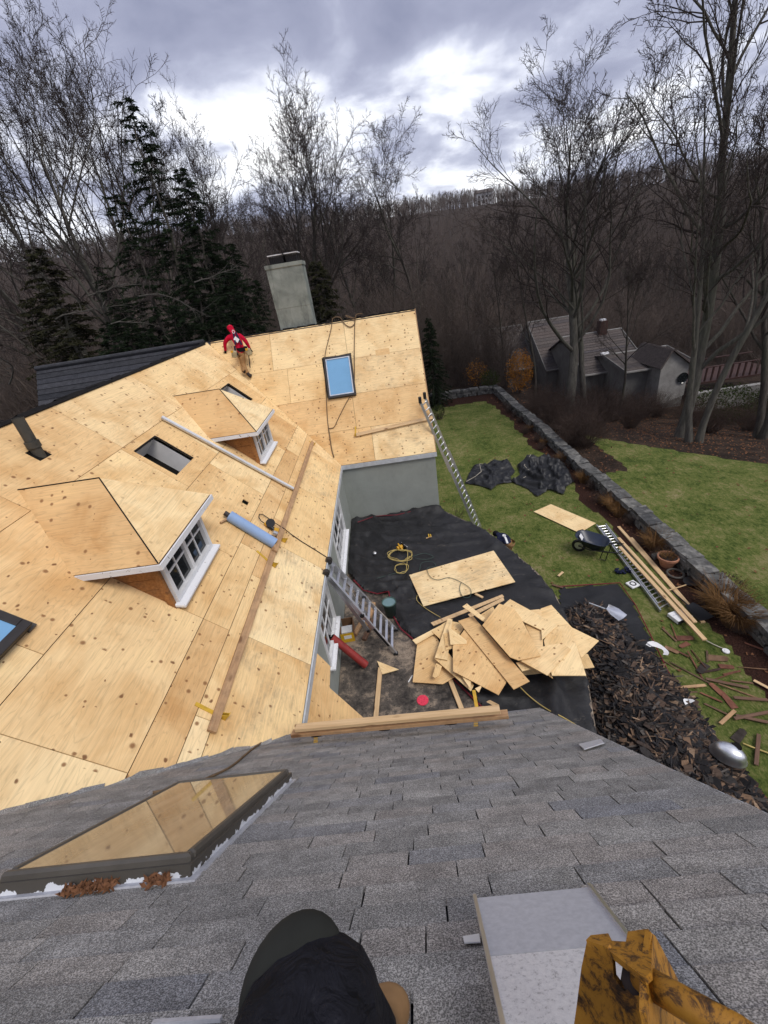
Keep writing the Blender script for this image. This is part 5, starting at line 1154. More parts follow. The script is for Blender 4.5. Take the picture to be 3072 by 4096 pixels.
# debris heap
HP = [atz(*q, .1) for q in [(1225, 1325), (1270, 1305), (1330, 1345), (1372, 1392), (1405, 1425), (1470, 1490), (1520, 1575), (1590, 1665), (1680, 1760), (1740, 1850)]]
HP = [(p.x, p.y) for p in HP] + [(4.2, 1.3), (2.1, 1.4), (2.75, 3.8), (3.15, 5.6), (3.3, 7.0)]
def heap_h(X, Y):
    d = dist_poly(X, Y, HP); ins = inside(X, Y, HP)
    return np.where(ins, np.clip(d * .55, 0, .38), 0) + np.where(ins, .05 * np.clip(ridged(X, Y, 1.7, 2.2), 0, 1), 0)
o = sheet('debris_heap', HP, .1, lambda X, Y: heap_h(X, Y) + .02, 'interior_dark'); o['kind'] = 'stuff'; tag(o, 'core of the long heap of torn-off roof shingles', 'debris')
def flake_mesh(k):
    g = random.Random(k); w, l = g.choice([(.04, .34), (.06, .30), (.09, .24), (.13, .26), (.025, .48), (.05, .40), (.08, .18), (.035, .28)]); n = g.choice([4, 5, 5]); mb = MB()
    P = [Vector((-w / 2 * g.uniform(.6, 1), -l / 2 * g.uniform(.8, 1), 0)), Vector((w / 2 * g.uniform(.7, 1), -l / 2 * g.uniform(.7, 1), g.uniform(0, .012))), Vector((w / 2 * g.uniform(.7, 1.1), l / 2 * g.uniform(.7, 1), 0)), Vector((-w / 2 * g.uniform(.5, 1), l / 2, g.uniform(0, .015)))]
    if n == 5: P.insert(3, Vector((0, l / 2 * 1.15, .006)))
    mb.prism(P, (0, 0, 1), .007); me = mb.mesh('shingle_fragment'); me.materials.append(MATS['debris']); return me
FL = [flake_mesh(k) for k in range(14)]
g = np.random.default_rng(21); bb = np.array(HP); cand = []
while len(cand) < 7600:
    x = g.uniform(bb[:, 0].min(), bb[:, 0].max(), 4000); y = g.uniform(bb[:, 1].min(), bb[:, 1].max(), 4000)
    d = dist_poly(x, y, HP); ok = inside(x, y, HP) | (d < .18 * g.uniform(0, 1, 4000) ** 2)
    h = heap_h(x, y)
    for a, b, c, q in zip(x[ok], y[ok], h[ok], d[ok]):
        if a < 2.9 and b < 3.6 and a - 2.0 < (b - 2.0) * .3: continue
        cand.append((a, b, c + .02 + g.uniform(0, .075)))
cand = cand[:7600]
stuff = MB(); order = sorted(cand, key=lambda q: -q[2] + .035 * math.hypot(q[0], q[1]) + g.uniform(0, .15))
for n, (x, y, z) in enumerate(order):
    me = FL[int(g.integers(0, 14))]
    R = Euler((g.normal(0, .30), g.normal(0, .30), g.uniform(0, 6.28))).to_matrix().to_4x4(); s = g.uniform(.6, 1.3); Mx = Matrix.Translation((x, y, z + (.03 if n < 290 else 0))) @ R @ Matrix.Scale(s, 4)
    if n < 290:
        o = link('shingle_fragment', me, None, Mx); tag(o, 'torn wooden or asphalt shingle fragment on top of the long debris heap', 'shingle', 'shingle fragments on the debris heap')
    else: stuff.add([Mx @ v.co for v in me.vertices], [tuple(p.vertices) for p in me.polygons])
o = stuff.build('shingle_debris', MATS['debris']); o['kind'] = 'stuff'; tag(o, 'mass of small torn brown and black shingle pieces in the heap', 'debris')

# things lying on the terrace and lawn --------------------------------------
def flat_piece(name, pts, z, mat, label, cat, group=None, t=.015, tilt=(0, 0), grain=None):
    P = [atz(*q, z) for q in pts]; c = sum(P, Vector()) / len(P)
    e = (P[1] - P[0]) if grain is None else Vector(grain)
    o = panel(name, P, P[0], (e.x, e.y, 0), Vector((0, 0, 1)).cross(Vector((e.x, e.y, 0))), t, MATS[mat])
    if tilt != (0, 0): o.matrix_basis = o.matrix_basis @ Euler((tilt[0], tilt[1], 0)).to_matrix().to_4x4()
    return tag(o, label, cat, group)
flat_piece('plywood_sheet', [cB(993, 407), cB(1540, 250), cB(1680, 452), cB(1085, 610)], DZ + .115, 'plywood_weathered', 'full plywood sheet lying on the black terrace tarp', 'plywood')
flat_piece('plywood_offcut', [cB(1118, 566), cB(1285, 545), cB(1290, 556), cB(1120, 582)], DZ + .131, 'plywood_fresh', 'narrow plywood strip on the near edge of the full sheet', 'plywood')
flat_piece('plywood_sheet', [(1153, 1105), (1190, 1089), (1287, 1130), (1252, 1151)], .045, 'plywood_fresh', 'single plywood sheet lying on the green lawn', 'plywood', grain=(1, -1.6, 0))
PILE = [
 ([(60, 400), (210, 325), (330, 560), (370, 680), (272, 738), (22, 722)], 'plywood_orange', 'tan plywood offcut at the left end of the offcut pile, with clipped corner'),
 ([(950, 660), (900, 600), (1180, 520), (1475, 490), (1530, 600)], 'plywood_fresh', 'plywood offcut at the bottom right of the pile, mostly covered'),
 ([(172, 232), (765, -8), (780, 10), (196, 257)], 'lumber_s', 'long pale board along the back of the offcut pile'),
 ([(480, 160), (775, 18), (782, 42), (500, 185)], 'lumber_s', 'second long pale board along the back of the pile'),
 ([(20, 375), (300, 225), (322, 250), (50, 408)], 'plywood_fresh', 'short plank pointing left at the back of the pile'),
 ([(180, 300), (310, 212), (470, 240), (400, 345), (300, 410)], 'plywood', 'half covered plywood piece at the back left of the pile'),
 ([(560, 180), (690, 95), (720, 160), (640, 240)], 'plywood', 'small plywood corner peeping out at the back of the pile'),
 ([(200, 525), (262, 410), (530, 745), (505, 795)], 'plywood_fresh', 'thin plywood strip sticking out towards the eave'),
 ([(185, 675), (218, 565), (264, 590), (240, 668), (206, 688)], 'plywood', 'small pointed plywood scrap on the left sheet'),
 ([(206, 520), (312, 195), (352, 202), (310, 540)], 'plywood_weathered', 'narrow greyish plywood strip at the left of the pile'),
 ([(280, 320), (360, 300), (360, 440), (296, 455)], 'plywood', 'small plywood square under the sawtooth scrap'),
 ([(420, 660), (508, 690), (500, 778)], 'plywood_fresh', 'small plywood triangle below the knotty sheet'),
 ([(540, 775), (600, 745), (570, 810)], 'plywood', 'tiny plywood triangle at the front of the pile'),
 ([(355, 425), (470, 262), (520, 300), (802, 715), (735, 826), (358, 632)], 'plywood_k', 'large tan plywood sheet with two big knots in the pile'),
 ([(320, 265), (400, 320), (472, 380), (470, 405), (335, 411)], 'plywood_fresh', 'small sawtooth plywood scrap on top of the pile'),
 ([(400, 215), (522, 175), (992, 715), (860, 782)], 'plywood_orange', 'long orange plywood plank across the middle of the pile'),
 ([(880, 560), (1028, 515), (1050, 606), (930, 630)], 'plywood_fresh', 'pale plywood corner under the big white sheet'),
 ([(1165, 640), (1186, 692), (1140, 660)], 'plywood_orange', 'tiny orange plywood point at the front right'),
 ([(1085, 110), (1172, 80), (1345, 270), (1567, 380), (1420, 527), (1335, 300), (1090, 190)], 'plywood_fresh', 'big plywood piece forming the right tip of the pile'),
 ([(900, 135), (1090, 118), (1105, 440), (1050, 442)], 'plywood', 'upright plywood piece behind the middle right sheets'),
 ([(1110, 378), (1180, 262), (1330, 260), (1462, 665), (1178, 665)], 'plywood_fresh', 'pale square-cut plywood sheet at the front right of the pile'),
 ([(920, 548), (1052, 438), (1262, 395), (1335, 450), (1140, 667)], 'plywood', 'plywood piece with front corner pointing at the eave'),
 ([(775, 82), (830, 35), (1226, 250), (1096, 370), (1090, 290), (940, 220)], 'plywood', 'dark-edged plywood strip at the back right of the pile'),
 ([(600, 250), (740, 70), (865, 115), (920, 190), (1085, 505), (900, 541), (830, 515)], 'plywood_row', 'large pale plywood sheet with a row of knots on top of the pile'),
 ([(435, 95), (472, 70), (622, 190), (602, 214)], 'plywood', 'short plank lying across the two long boards')]
mk_plywood('plywood_knotty', [(0.0, (0.72, 0.46, 0.22)), (1.0, (0.76, 0.52, 0.26))], 1.3)
MATS['lumber_s'] = MATS['lumber']; MATS['plywood_k'] = MATS['plywood_knotty']; MATS['plywood_row'] = MATS['plywood']
for i, (pts, m, lab) in enumerate(PILE):
    flat_piece('plywood_offcut', [cP(*q) for q in pts], DZ + .09 + .0185 * i, m, lab, 'plywood', 'plywood offcuts piled on the terrace', tilt=(random.uniform(-.012, .012), random.uniform(-.012, .012)))
flat_piece('plywood_offcut', [cB(785, 965), cB(925, 1020), cB(818, 1050)], DZ + .06, 'plywood_fresh', 'plywood triangle lying on the bare terrace', 'plywood')
def board(name, a, b, za, zb, w, h, mat, label, cat='board', group=None, tb=None):
    A = atz(*a, za); B = atz(*b, zb); d = B - A; M = frame((A + B) / 2, Vector((0, 0, 1)).cross(d), d); mb = MB(); mb.box((0, 0, 0), (w, d.length, h)); return tag(mb.build(name, MATS[mat], M=M, bevel=.003), label, cat, group)
board('board', cB(806, 1010), cB(775, 1350), DZ + .03, DZ + .03, .085, .04, 'lumber', 'board running from the plywood triangle to the near eave')
board('board', cB(1258, 1090), cB(1345, 1310), DZ + .03, DZ + .03, .085, .04, 'lumber', 'board under the pile pointing to the near eave')
board('board', cB(1425, 1185), cB(1570, 1262), DZ + .05, DZ + .05, .07, .03, 'lumber', 'short board on the tarp near the end of the eave planks')
board('board', cB(1420, 530), cB(1470, 555), DZ + .05, DZ + .05, .06, .03, 'lumber', 'little block beside the full plywood sheet')
# strip of lath and pink paint disc
flat_piece('lath_strip', [cB(985, 1100), cB(1012, 1055), cB(1016, 1060), cB(990, 1104)], DZ + .015, 'paper_white', 'white plastic strip on the bare terrace', 'strip', t=.004)
mb = MB(); c = atz(*cB(1080, 1220), DZ + .008); mb.lathe([(.0, .006), (.05, .012), (.105, .008), (.108, 0)], 24, c); tag(mb.build('throwing_disc', MATS['pink_paint']), 'bright pink disc on the dirty terrace', 'disc')
# leaning plywood in the near corner
PL0, PL1 = Vector((-1.66, 0, 2.95)), Vector((-.70, 0, DZ + .02)); pn = (PL1 - PL0).cross(Vector((0, 1, 0))); pn.normalize(); pn = pn if pn.z > 0 else -pn
pts = [onplane(*cB(*q), PL1, pn) for q in [(372, 892), (482, 1000), (478, 1140), (722, 1356), (400, 1420), (250, 1400), (268, 1150)]]
o = panel('leaning_plywood', pts, pts[0], (0, 1, 0), pn.cross(Vector((0, 1, 0))), .016, MATS['plywood_knotty']); tag(o, 'irregular plywood piece leaning in the near corner of the courtyard', 'plywood')
# tub
t0 = atz(*cB(876, 665), DZ + .03); tub = empty('tub', t0, 'round green plastic tub with pale water on the terrace', 'tub')
mb = MB(); mb.lathe([(.0, .0), (.115, .0), (.15, .36), (.165, .37), (.165, .40), (.150, .40), (.145, .34), (.0, .335)], 28, t0); mb.build('body', MATS['tub_green'], tub, smooth=True)
mb = MB(); mb.lathe([(.0, .375), (.148, .375)], 28, t0); mb.build('water', MATS['tub_water'], tub)
# red roll
a = atz(*cB(490, 812), 2.05); b = atz(*cB(712, 992), DZ + .09); o = empty('wrapped_roll', b, 'long dark red wrapped roll leaning on the courtyard wall', 'roll'); mb = MB(); mb.tube([a, a + (b - a) * .5, b], .078, 20); mb.build('wrap', MATS['red_wrap'], o, smooth=False)
mb = MB(); d = (a - b).normalized(); mb.tube([a - d * .01, a + d * .012], .06, 16); mb.build('core', MATS['interior_dark'], o)
# yellow and brown carton
c = atz(*cB(600, 790), DZ); o = empty('carton', c, 'open cardboard carton with yellow front under the folding ladder', 'carton'); mb = MB(); R = Matrix.Rotation(rad(4), 3, 'Z')
for dx, dy, sx, sy in ((-.14, 0, .008, .46), (.14, 0, .008, .46), (0, .23, .28, .008)): mb.box(c + R @ Vector((dx, dy, .13)), (sx, sy, .26), R)
mb.box(c + Vector((0, 0, .01)), (.28, .46, .01), R); mb.build('box', MATS['brown_card'], o)
mb = MB(); mb.box(c + R @ Vector((0, -.235, .125)), (.285, .01, .25), R); fr = mb.build('front', MATS['yellow_card'], o)
mb = MB(); mb.box(c + R @ Vector((.01, -.243, .15)), (.16, .006, .09), R); mb.build('label', MATS['paper_white'], o); mb = MB(); mb.box(c + R @ Vector((0, -.06, .20)), (.24, .2, .03), R); mb.build('paper', MATS['paper_white'], o)
for q0, q1, lab in (((640, 795), (712, 665), 'rough timber block standing left of the ladder foot'), ((700, 828), (762, 700), 'reddish timber block beside the carton'), ((735, 650), (765, 590), 'timber block behind the folding ladder'), ((712, 742), (752, 640), 'timber offcut under the folding ladder')):
    board('timber_block', cB(*q0), cB(*q1), DZ + .04, DZ + .06, .09, .07, 'lath_red' if 'reddish' in lab else 'lumber_old', lab, 'timber', 'timber blocks under the folding ladder')
# folding multi-position ladder against the main eave
lad = empty('folding_ladder', atz(*cL(1390, 1940), DZ), 'aluminium folding ladder leaning on the plywood eave above the carton', 'ladder')
f1, f2 = atz(*cL(1385, 1925), DZ + .02), atz(*cL(1385, 1530), DZ + .02); t1, t2 = mM(*cL(225, 590), .03), mM(*cL(270, 385), .03)
for a, b in ((f1, t1), (f2, t2)):
    mb = MB(); mb.bar(a, a + (b - a) * .52, .035, .075); mb.build('lower_rail', MATS['aluminium'], lad); mb = MB(); mb.bar(a + (b - a) * .45, b, .05, .09); mb.build('upper_rail', MATS['aluminium'], lad)
    mb = MB(); mb.tube([b - Vector((0, .045, 0)), b + Vector((0, .045, 0))], .07, 14); mb.build('hinge', MATS['dark_frame'], lad); mb = MB(); mb.box(a, (.09, .07, .05)); mb.build('foot', MATS['black_plastic'], lad)
    mb = MB(); q = a + (b - a) * .50; mb.tube([q - Vector((0, .05, 0)), q + Vector((0, .05, 0))], .045, 10); mb.build('lock_knob', MATS['black_plastic'], lad)
for i in range(11):
    k = .06 + .088 * i; a, b = f1 + (t1 - f1) * k, f2 + (t2 - f2) * k; mb = MB(); mb.bar(a, b, .05, .028); mb.build('rung', MATS['steel_bright'], lad)
bk1 = t1 + (atz(*cL(925, 1545), DZ + .35) - t1); bk2 = bk1 + (t2 - t1) * .9
for a, b in ((t1, bk1), (t2, bk2)):
    mb = MB(); mb.bar(a + Vector((.0, 0, -.07)), b, .035, .07); mb.build('rear_rail', MATS['aluminium'], lad); mb = MB(); mb.box(b, (.06, .06, .06)); mb.build('foot', MATS['black_plastic'], lad)
for i in range(5):
    k = .2 + .17 * i; mb = MB(); mb.bar(t1 + (bk1 - t1) * k + Vector((0, 0, -.07 * (1 - k))), t2 + (bk2 - t2) * k + Vector((0, 0, -.07 * (1 - k))), .045, .025); mb.build('rear_rung', MATS['aluminium'], lad)
mb = MB(); q = f1 + (t1 - f1) * .2; dd = (t1 - f1).normalized(); mb.bar(f1 + dd * .25 + Vector((0, -.022, 0)), f1 + dd * .75 + Vector((0, -.022, 0)), .006, .06); mb.build('warning_label', MATS['ink'], lad)
# extension ladder from the lawn to the far gable eave
la = empty('extension_ladder', atz(1045, 1140, 0.02), 'grey extension ladder standing on the lawn and leaning on the far gable corner', 'ladder')
TL, TR = aty(914, 862, 12.55), aty(924, 856, 12.55 + .25); TL = aty(*crop(1024, 1024, .6172)(1072, 945), 12.0); TR = aty(*crop(1024, 1024, .6172)(1102, 915), 12.25)
BL = atz(1031, 1150, .02); BR = atz(1050, 1140, .02); BR = BL + (TR - TL)
for T, B in ((TL, BL), (TR, BR)):
    mb = MB(); mb.bar(B, B + (T - B) * .62, .035, .085, (1, 0, 0)); mb.build('fly_rail', MATS['aluminium'], la); mb = MB(); mb.bar(B + (T - B) * .5 + Vector((-.04, -.02, .03)), T + Vector((-.04, -.02, .03)), .03, .075, (1, 0, 0)); mb.build('rail', MATS['aluminium'], la)
    mb = MB(); mb.box(T + Vector((-.04, -.02, .06)), (.09, .09, .20)); mb.build('end_cap', MATS['black_plastic'], la, bevel=.02)
for i in range(24):
    k = .03 + .94 * i / 23; off = Vector((-.04, -.02, .03)) if k > .5 else Vector(); mb = MB(); mb.tube([BL + (TL - BL) * k + off, BR + (TR - BR) * k + off], .018, 6); mb.build('rung', MATS['aluminium'], la)
# ladder lying on the lawn
lg = empty('lawn_ladder', atz(*cC(780, 350), .02), 'aluminium extension ladder lying flat on the lawn under the long boards', 'ladder')
A0, A1, B0, B1 = atz(*cC(548, 88), .06), atz(*cC(962, 642), .06), atz(*cC(607, 82), .06), atz(*cC(1024, 608), .06)
for a, b in ((A0, A1), (B0, B1)):
    mb = MB(); mb.bar(a, b, .03, .08); mb.build('rail', MATS['aluminium'], lg); mb = MB(); sh = (B0 - A0).normalized() * (.05 if a is A0 else -.05); mb.bar(a + (b - a) * .04 + sh, a + (b - a) * .94 + sh, .028, .07); mb.build('fly_rail', MATS['aluminium'], lg)
for i in range(26):
    k = (i + .4) / 26; mb = MB(); mb.tube([A0 + (A1 - A0) * k, B0 + (B1 - B0) * k], .015, 6); mb.build('rung', MATS['aluminium'], lg)
for q0, q1, z, w, lab in (((690, 95), (1140, 605), .03, .09, 'outermost long board next to the planting bed'), ((770, 168), (1240, 718), .03, .10, 'long pale board beside the planting bed'), ((690, 168), (1188, 716), .16, .09, 'long board lying across the lawn ladder'), ((697, 226), (1250, 830), .17, .10, 'longest board lying over the lawn ladder and reaching beyond it')):
    board('long_board', cC(*q0), cC(*q1), z, z - .01, w, .04, 'lumber' if 'pale' not in lab else 'lumber', lab, 'board', 'long boards on the lawn')
for q0, q1, m, lab in (((1070, 1138), (1256, 1122), 'lumber_old', 'broken lath stub at the edge of the debris heap'), ((1256, 1080), (1536, 1138), 'lath_red', 'thin red-brown lath lying on the lawn near the heap'), ((1436, 1202), (1659, 1218), 'lath_red', 'thin curved lath at the right picture edge'), ((1350, 1372), (1445, 1286), 'lumber_old', 'short tan lath pointing away from the heap'), ((1450, 1318), (1665, 1364), 'lath_red', 'upper red lath of the crossed pair'), ((1440, 1338), (1665, 1296), 'lath_red', 'lower red lath of the crossed pair'), ((1566, 1090), (1680, 1150), 'lumber', 'pale board end at the right picture edge'), ((1600, 1440), (1582, 1640), 'lath_red', 'dark lath beside the shiny metal bowl'), ((260, 470), (330, 490), 'lath_red', 'broken lath by the far corner of the ground tarp'), ((625, 1255), (700, 1330), 'lath_red', 'reddish lath stuck in the debris heap'), ((300, 415), (330, 388), 'lumber', 'small wooden block on the grass beside the terrace')):
    board('lath', cC(*q0), cC(*q1), .05, .05, .06, .02, m, lab, 'lath', 'laths scattered on the lawn')
lost = [(1020, 795), (1112, 815), (1050, 772), (1082, 906), (1030, 890), (1205, 945), (1265, 935), (1325, 945), (1185, 985), (1275, 1030), (1385, 1000), (1380, 1060), (1490, 1100), (1330, 1150), (1470, 1160), (1330, 1280), (1470, 1450), (1160, 1045), (1425, 1040), (1240, 1010), (1550, 1010), (1600, 880), (1120, 860), (980, 960), (1290, 1200), (1410, 1230)]
for i, q in enumerate(lost):
    p = atz(*cC(*q), .03); me = FL[(2, 3, 5)[i % 3]].copy(); me.materials.clear(); me.materials.append(MATS['lost_shingle']); o = link('stray_shingle', me, None, Matrix.Translation(p) @ Euler((random.uniform(-.1, .1), random.uniform(-.1, .1), random.uniform(0, 6))).to_matrix().to_4x4() @ Matrix.Scale(random.uniform(1.0, 1.5), 4)); tag(o, 'stray shingle lying on the grass right of the debris heap', 'shingle', 'stray shingles on the lawn')
# ------------------------------------------------------------------ things on the roofs
cM4 = crop(700, 1900, .4219); cM3 = crop(0, 2100, .6028); cM2 = crop(600, 1250, .5425); cF = crop(1024, 1024, .6172)
def roofbar(name, a, b, w, h, n, mat, label, cat, group=None):
    d = b - a; M = frame((a + b) / 2 + n * h / 2, d.cross(n), d); mb = MB(); mb.box((0, 0, 0), (w, d.length, h)); return tag(mb.build(name, MATS[mat], M=M, bevel=.003), label, cat, group)
B = [(3.10 * .8904, 1.075), (6.05 * .8904, 1.10), (7.0 * .8904, 1.085), (13.25 * .8904, 1.075)]
roofbar('toe_board', PM(2.76, 1.075, .03), PM(6.35, 1.09, .03), .10, .04, NM, 'lumber_old', 'near toe board running along the main plywood slope', 'board', 'toe boards on the main slope')
roofbar('toe_board', PM(6.10, 1.085, .075), PM(11.80, 1.075, .035), .10, .04, NM, 'lumber_old', 'far toe board running along the main plywood slope', 'board', 'toe boards on the main slope')
roofbar('toe_board', mF(*cF(650, 1160), .03), mF(*cF(1145, 1048), .03), .10, .045, NF, 'lumber', 'toe board across the far plywood slope', 'board')
def bracket(p_top, p_bot, n, label, upv):
    # thin slotted strap up the slope and a bent shelf that holds the board
    e = empty('roof_bracket', p_bot, label, 'bracket', 'yellow roof brackets'); mb = MB(); mb.bar(p_top + n * .006, p_bot + n * .006, .045, .006, n); mb.build('strap', MATS['yellow_bracket'], e)
    d = (p_top - p_bot).normalized(); x = d.cross(n); mb = MB()
    mb.prism([p_bot - d * .02 + x * .02, p_bot - d * .02 + x * .02 + n * .10, p_bot + d * .10 + x * .02 + n * .02], x, .006); mb.prism([p_bot - d * .02 - x * .015, p_bot - d * .02 - x * .015 + n * .10, p_bot + d * .10 - x * .015 + n * .02], x, .006); mb.build('shelf_side', MATS['yellow_bracket'], e)
    mb = MB(); mb.bar(p_bot - d * .02 + n * .005, p_bot - d * .02 + n * .11, .045, .006, d); mb.build('shelf', MATS['yellow_bracket'], e)
bracket(PM(3.02, 1.34), PM(2.98, .98), NM, 'yellow roof bracket at the near end of the toe board', 0)
bracket(PM(5.98, 1.36), PM(5.82, .98), NM, 'yellow roof bracket below the blue roll', 0)
bracket(PM(6.62, 1.10), PM(6.62, .95), NM, 'yellow roof bracket beside the nail gun', 0)
bracket(mF(*cF(645, 1105)), mF(*cF(645, 1165)), NF, 'yellow roof bracket at the left end of the far toe board', 0)
bracket(PM(11.85, 1.16), PM(11.75, 1.02), NM, 'yellow roof bracket at the far end of the toe board', 0)
# drip-edge bundle / pole
a, b = mM(*cM2(85, 772), .05), mM(*cM2(1058, 1302), .05); e = empty('metal_drip_edge', b, 'long bundle of white metal drip edge lying down the main slope', 'metal strip')
d = (b - a).normalized(); x = d.cross(NM).normalized()
for i, off in enumerate((-.032, 0, .032)):
    mb = MB(); mb.bar(a + x * off, b + x * off, .028, .05 - .012 * i, NM); mb.build('strip', MATS['white_paint' if i < 2 else 'aluminium'], e)
# blue membrane roll
a, b = mM(*cM4(512, 385), .09), mM(*cM4(945, 650), .09); e = empty('membrane_roll', b, 'pale blue roll of roofing membrane resting above the toe board', 'roll'); mb = MB(); mb.tube([a, a + (b - a) * .5, b], .098, 26); mb.build('roll', MATS['membrane_blue'], e, bevel=0)
d = (b - a).normalized(); mb = MB(); mb.tube([a - d * .09, a + d * .02], .045, 14); mb.build('core', MATS['dark_frame'], e); mb = MB(); mb.tube([b, b + d * .012], .04, 14); mb.build('core_end', MATS['interior_dark'], e)
sp = mM(*cM4(470, 420), .05); mb = MB(); mb.bar(mM(*cM4(430, 452), .03), mM(*cM4(490, 420), .05), .03, .03, NM); tag(mb.build('wooden_peg', MATS['lumber_old']), 'short peg wedged under the top end of the blue roll', 'peg')
# coil nail gun with hose
p = mM(*cM4(930, 470), .05); e = empty('nail_gun', p, 'black and yellow coil nail gun lying beside the blue roll', 'nail gun')
q = lambda u, v, h: mM(*cM4(u, v), h)
mb = MB(); mb.tube([q(855, 455, .05), q(880, 475, .055)], .038, 12); mb.build('end_cap', MATS['yellow_tool'], e); mb = MB(); mb.tube([q(880, 475, .055), q(945, 520, .06)], .034, 12); mb.build('handle', MATS['black_plastic'], e)
mb = MB(); mb.tube([q(905, 455, .03), q(905, 455, .13)], .085, 20); mb.build('magazine', MATS['black_plastic'], e); mb = MB(); mb.tube([q(935, 520, .06), q(975, 530, .07)], .055, 14); mb.build('body', MATS['yellow_tool'], e); mb = MB(); mb.tube([q(925, 545, .05), q(965, 560, .05)], .05, 12); mb.build('cylinder_head', MATS['aluminium'], e); mb = MB(); mb.bar(q(960, 570, .04), q(1000, 595, .04), .04, .05, NM); mb.build('nose', MATS['dark_frame'], e)
mb = MB(); mb.tube([q(850, 460, .05), q(815, 435, .08), q(795, 400, .07), q(800, 372, .04), q(830, 372, .03), q(900, 420, .03), q(960, 462, .06), q(1030, 505, .12), q(1100, 560, .02), q(1200, 630, .015), q(1330, 710, .015), q(1440, 780, .015)], .009, 6); tag(mb.build('air_hose', MATS['cord_black']), 'thin black air hose running from the nail gun to the eave', 'hose')
# ropes on the far slope
def cordobj(name, pts, r, mat, label, cat='rope', n=6, group=None):
    P = [Vector(p) for p in pts]; Q = []
    for i in range(len(P) - 1):                         # Catmull-Rom
        p0, p1, p2, p3 = P[max(i - 1, 0)], P[i], P[i + 1], P[min(i + 2, len(P) - 1)]
        for k in range(6):
            t = k / 6; Q.append(.5 * ((2 * p1) + (p2 - p0) * t + (2 * p0 - 5 * p1 + 4 * p2 - p3) * t * t + (3 * p1 - p0 - 3 * p2 + p3) * t ** 3))
    Q.append(P[-1]); mb = MB(); mb.tube(Q, r, n); return tag(mb.build(name, MATS[mat], smooth=True), label, cat, group)
F_ = lambda u, v, h=.02: mF(*cF(u, v), h)
cordobj('safety_rope', [F_(495, 410, .05), F_(487, 470), F_(468, 550), F_(448, 640, .03), F_(446, 760), F_(455, 900), F_(462, 1040), F_(470, 1118)], .013, 'rope', 'left strand of the brown safety rope below the ridge')
cordobj('safety_rope', [F_(648, 385, .06), F_(640, 450), F_(637, 620, .03), F_(638, 800, .02), F_(625, 880), F_(580, 960), F_(530, 1060), F_(505, 1110), F_(472, 1118)], .013, 'rope', 'right strand of the brown safety rope round the far skylight')
cordobj('safety_rope', [F_(470, 1120), F_(478, 1170), F_(490, 1250), F_(505, 1305)], .017, 'rope', 'lower doubled rope tail near the valley end')
cordobj('safety_rope', [F_(492, 410, .05), F_(515, 396, .08), F_(545, 400, .06), F_(575, 440, .03), F_(610, 460, .03), F_(638, 440, .03), F_(636, 410, .05), F_(600, 390, .08), F_(580, 388, .08), F_(610, 400, .07), F_(640, 400, .08), F_(652, 378, .1), F_(690, 374, .08)], .014, 'rope', 'looped rope bundle at the far ridge')
M_ = lambda u, v, h=.02: mN(u, v, h)
cordobj('grey_cord', [M_(330, 1712, .05), M_(400, 1700, .04), M_(450, 1680, .03), M_(500, 1655, .025), M_(540, 1622, .025), M_(565, 1604, .03)], .011, 'rope', 'grey-brown cord lying from the big roof window to the valley')
# cords on the terrace
T_ = lambda u, v, h=.05: atz(*cB(u, v), DZ + h + .045)
import itertools
def coil(cx, cy, turns, ru, rv, seed, h=.05):
    g = random.Random(seed); out = []
    for i in range(turns * 9):
        a = i * 2 * math.pi / 9; k = g.uniform(.7, 1.1); out.append(T_(cx + ru * k * math.cos(a) + g.uniform(-8, 8), cy + rv * k * math.sin(a), h + .004 * i))
    return out
cordobj('power_cord', coil(935, 280, 4, 80, 38, 3) + coil(945, 365, 2, 45, 32, 4), .008, 'cord_yellow', 'tangled coil of pale yellow extension cord beside the circular saw', 'cord')
cordobj('thin_lead', [T_(670, 505), T_(720, 450), T_(800, 425), T_(900, 398), T_(970, 392)], .007, 'cord_green', 'pale green cord from the coil towards the wall', 'cord')
cordobj('thin_lead', [T_(1010, 290), T_(1090, 268), T_(1150, 290), T_(1100, 308), T_(1030, 300)], .007, 'cord_green', 'small green cord loop right of the coil', 'cord')
cordobj('thin_lead', [T_(1060, 380), T_(1075, 330), T_(1140, 322), T_(1165, 350), T_(1110, 365, .10), T_(1130, 420, .10), T_(1180, 440, .10), T_(1250, 425, .10), T_(1330, 455, .10), T_(1390, 500, .10), T_(1385, 550, .10), T_(1340, 548, .10), T_(1320, 500, .10), T_(1330, 455, .11)], .007, 'cord_green', 'green cord snaking over the full plywood sheet', 'cord')
cordobj('power_cord', [T_(1045, 540), T_(1042, 570), T_(1080, 610), T_(1140, 650), T_(1195, 682)], .007, 'cord_yellow', 'yellow cord end running under the long pale board', 'cord')
P_ = lambda u, v, h=.06: atz(*cP(u, v), DZ + h)
cordobj('power_cord', [P_(915, 765, .12), P_(980, 830, .12), P_(1060, 895, .14), P_(1150, 955, .2), P_(1260, 1010, .24), P_(1370, 1075, .22), P_(1470, 1145, .2)], .010, 'cord_yellow', 'yellow cord running along the tarp fold to the near roof', 'cord')
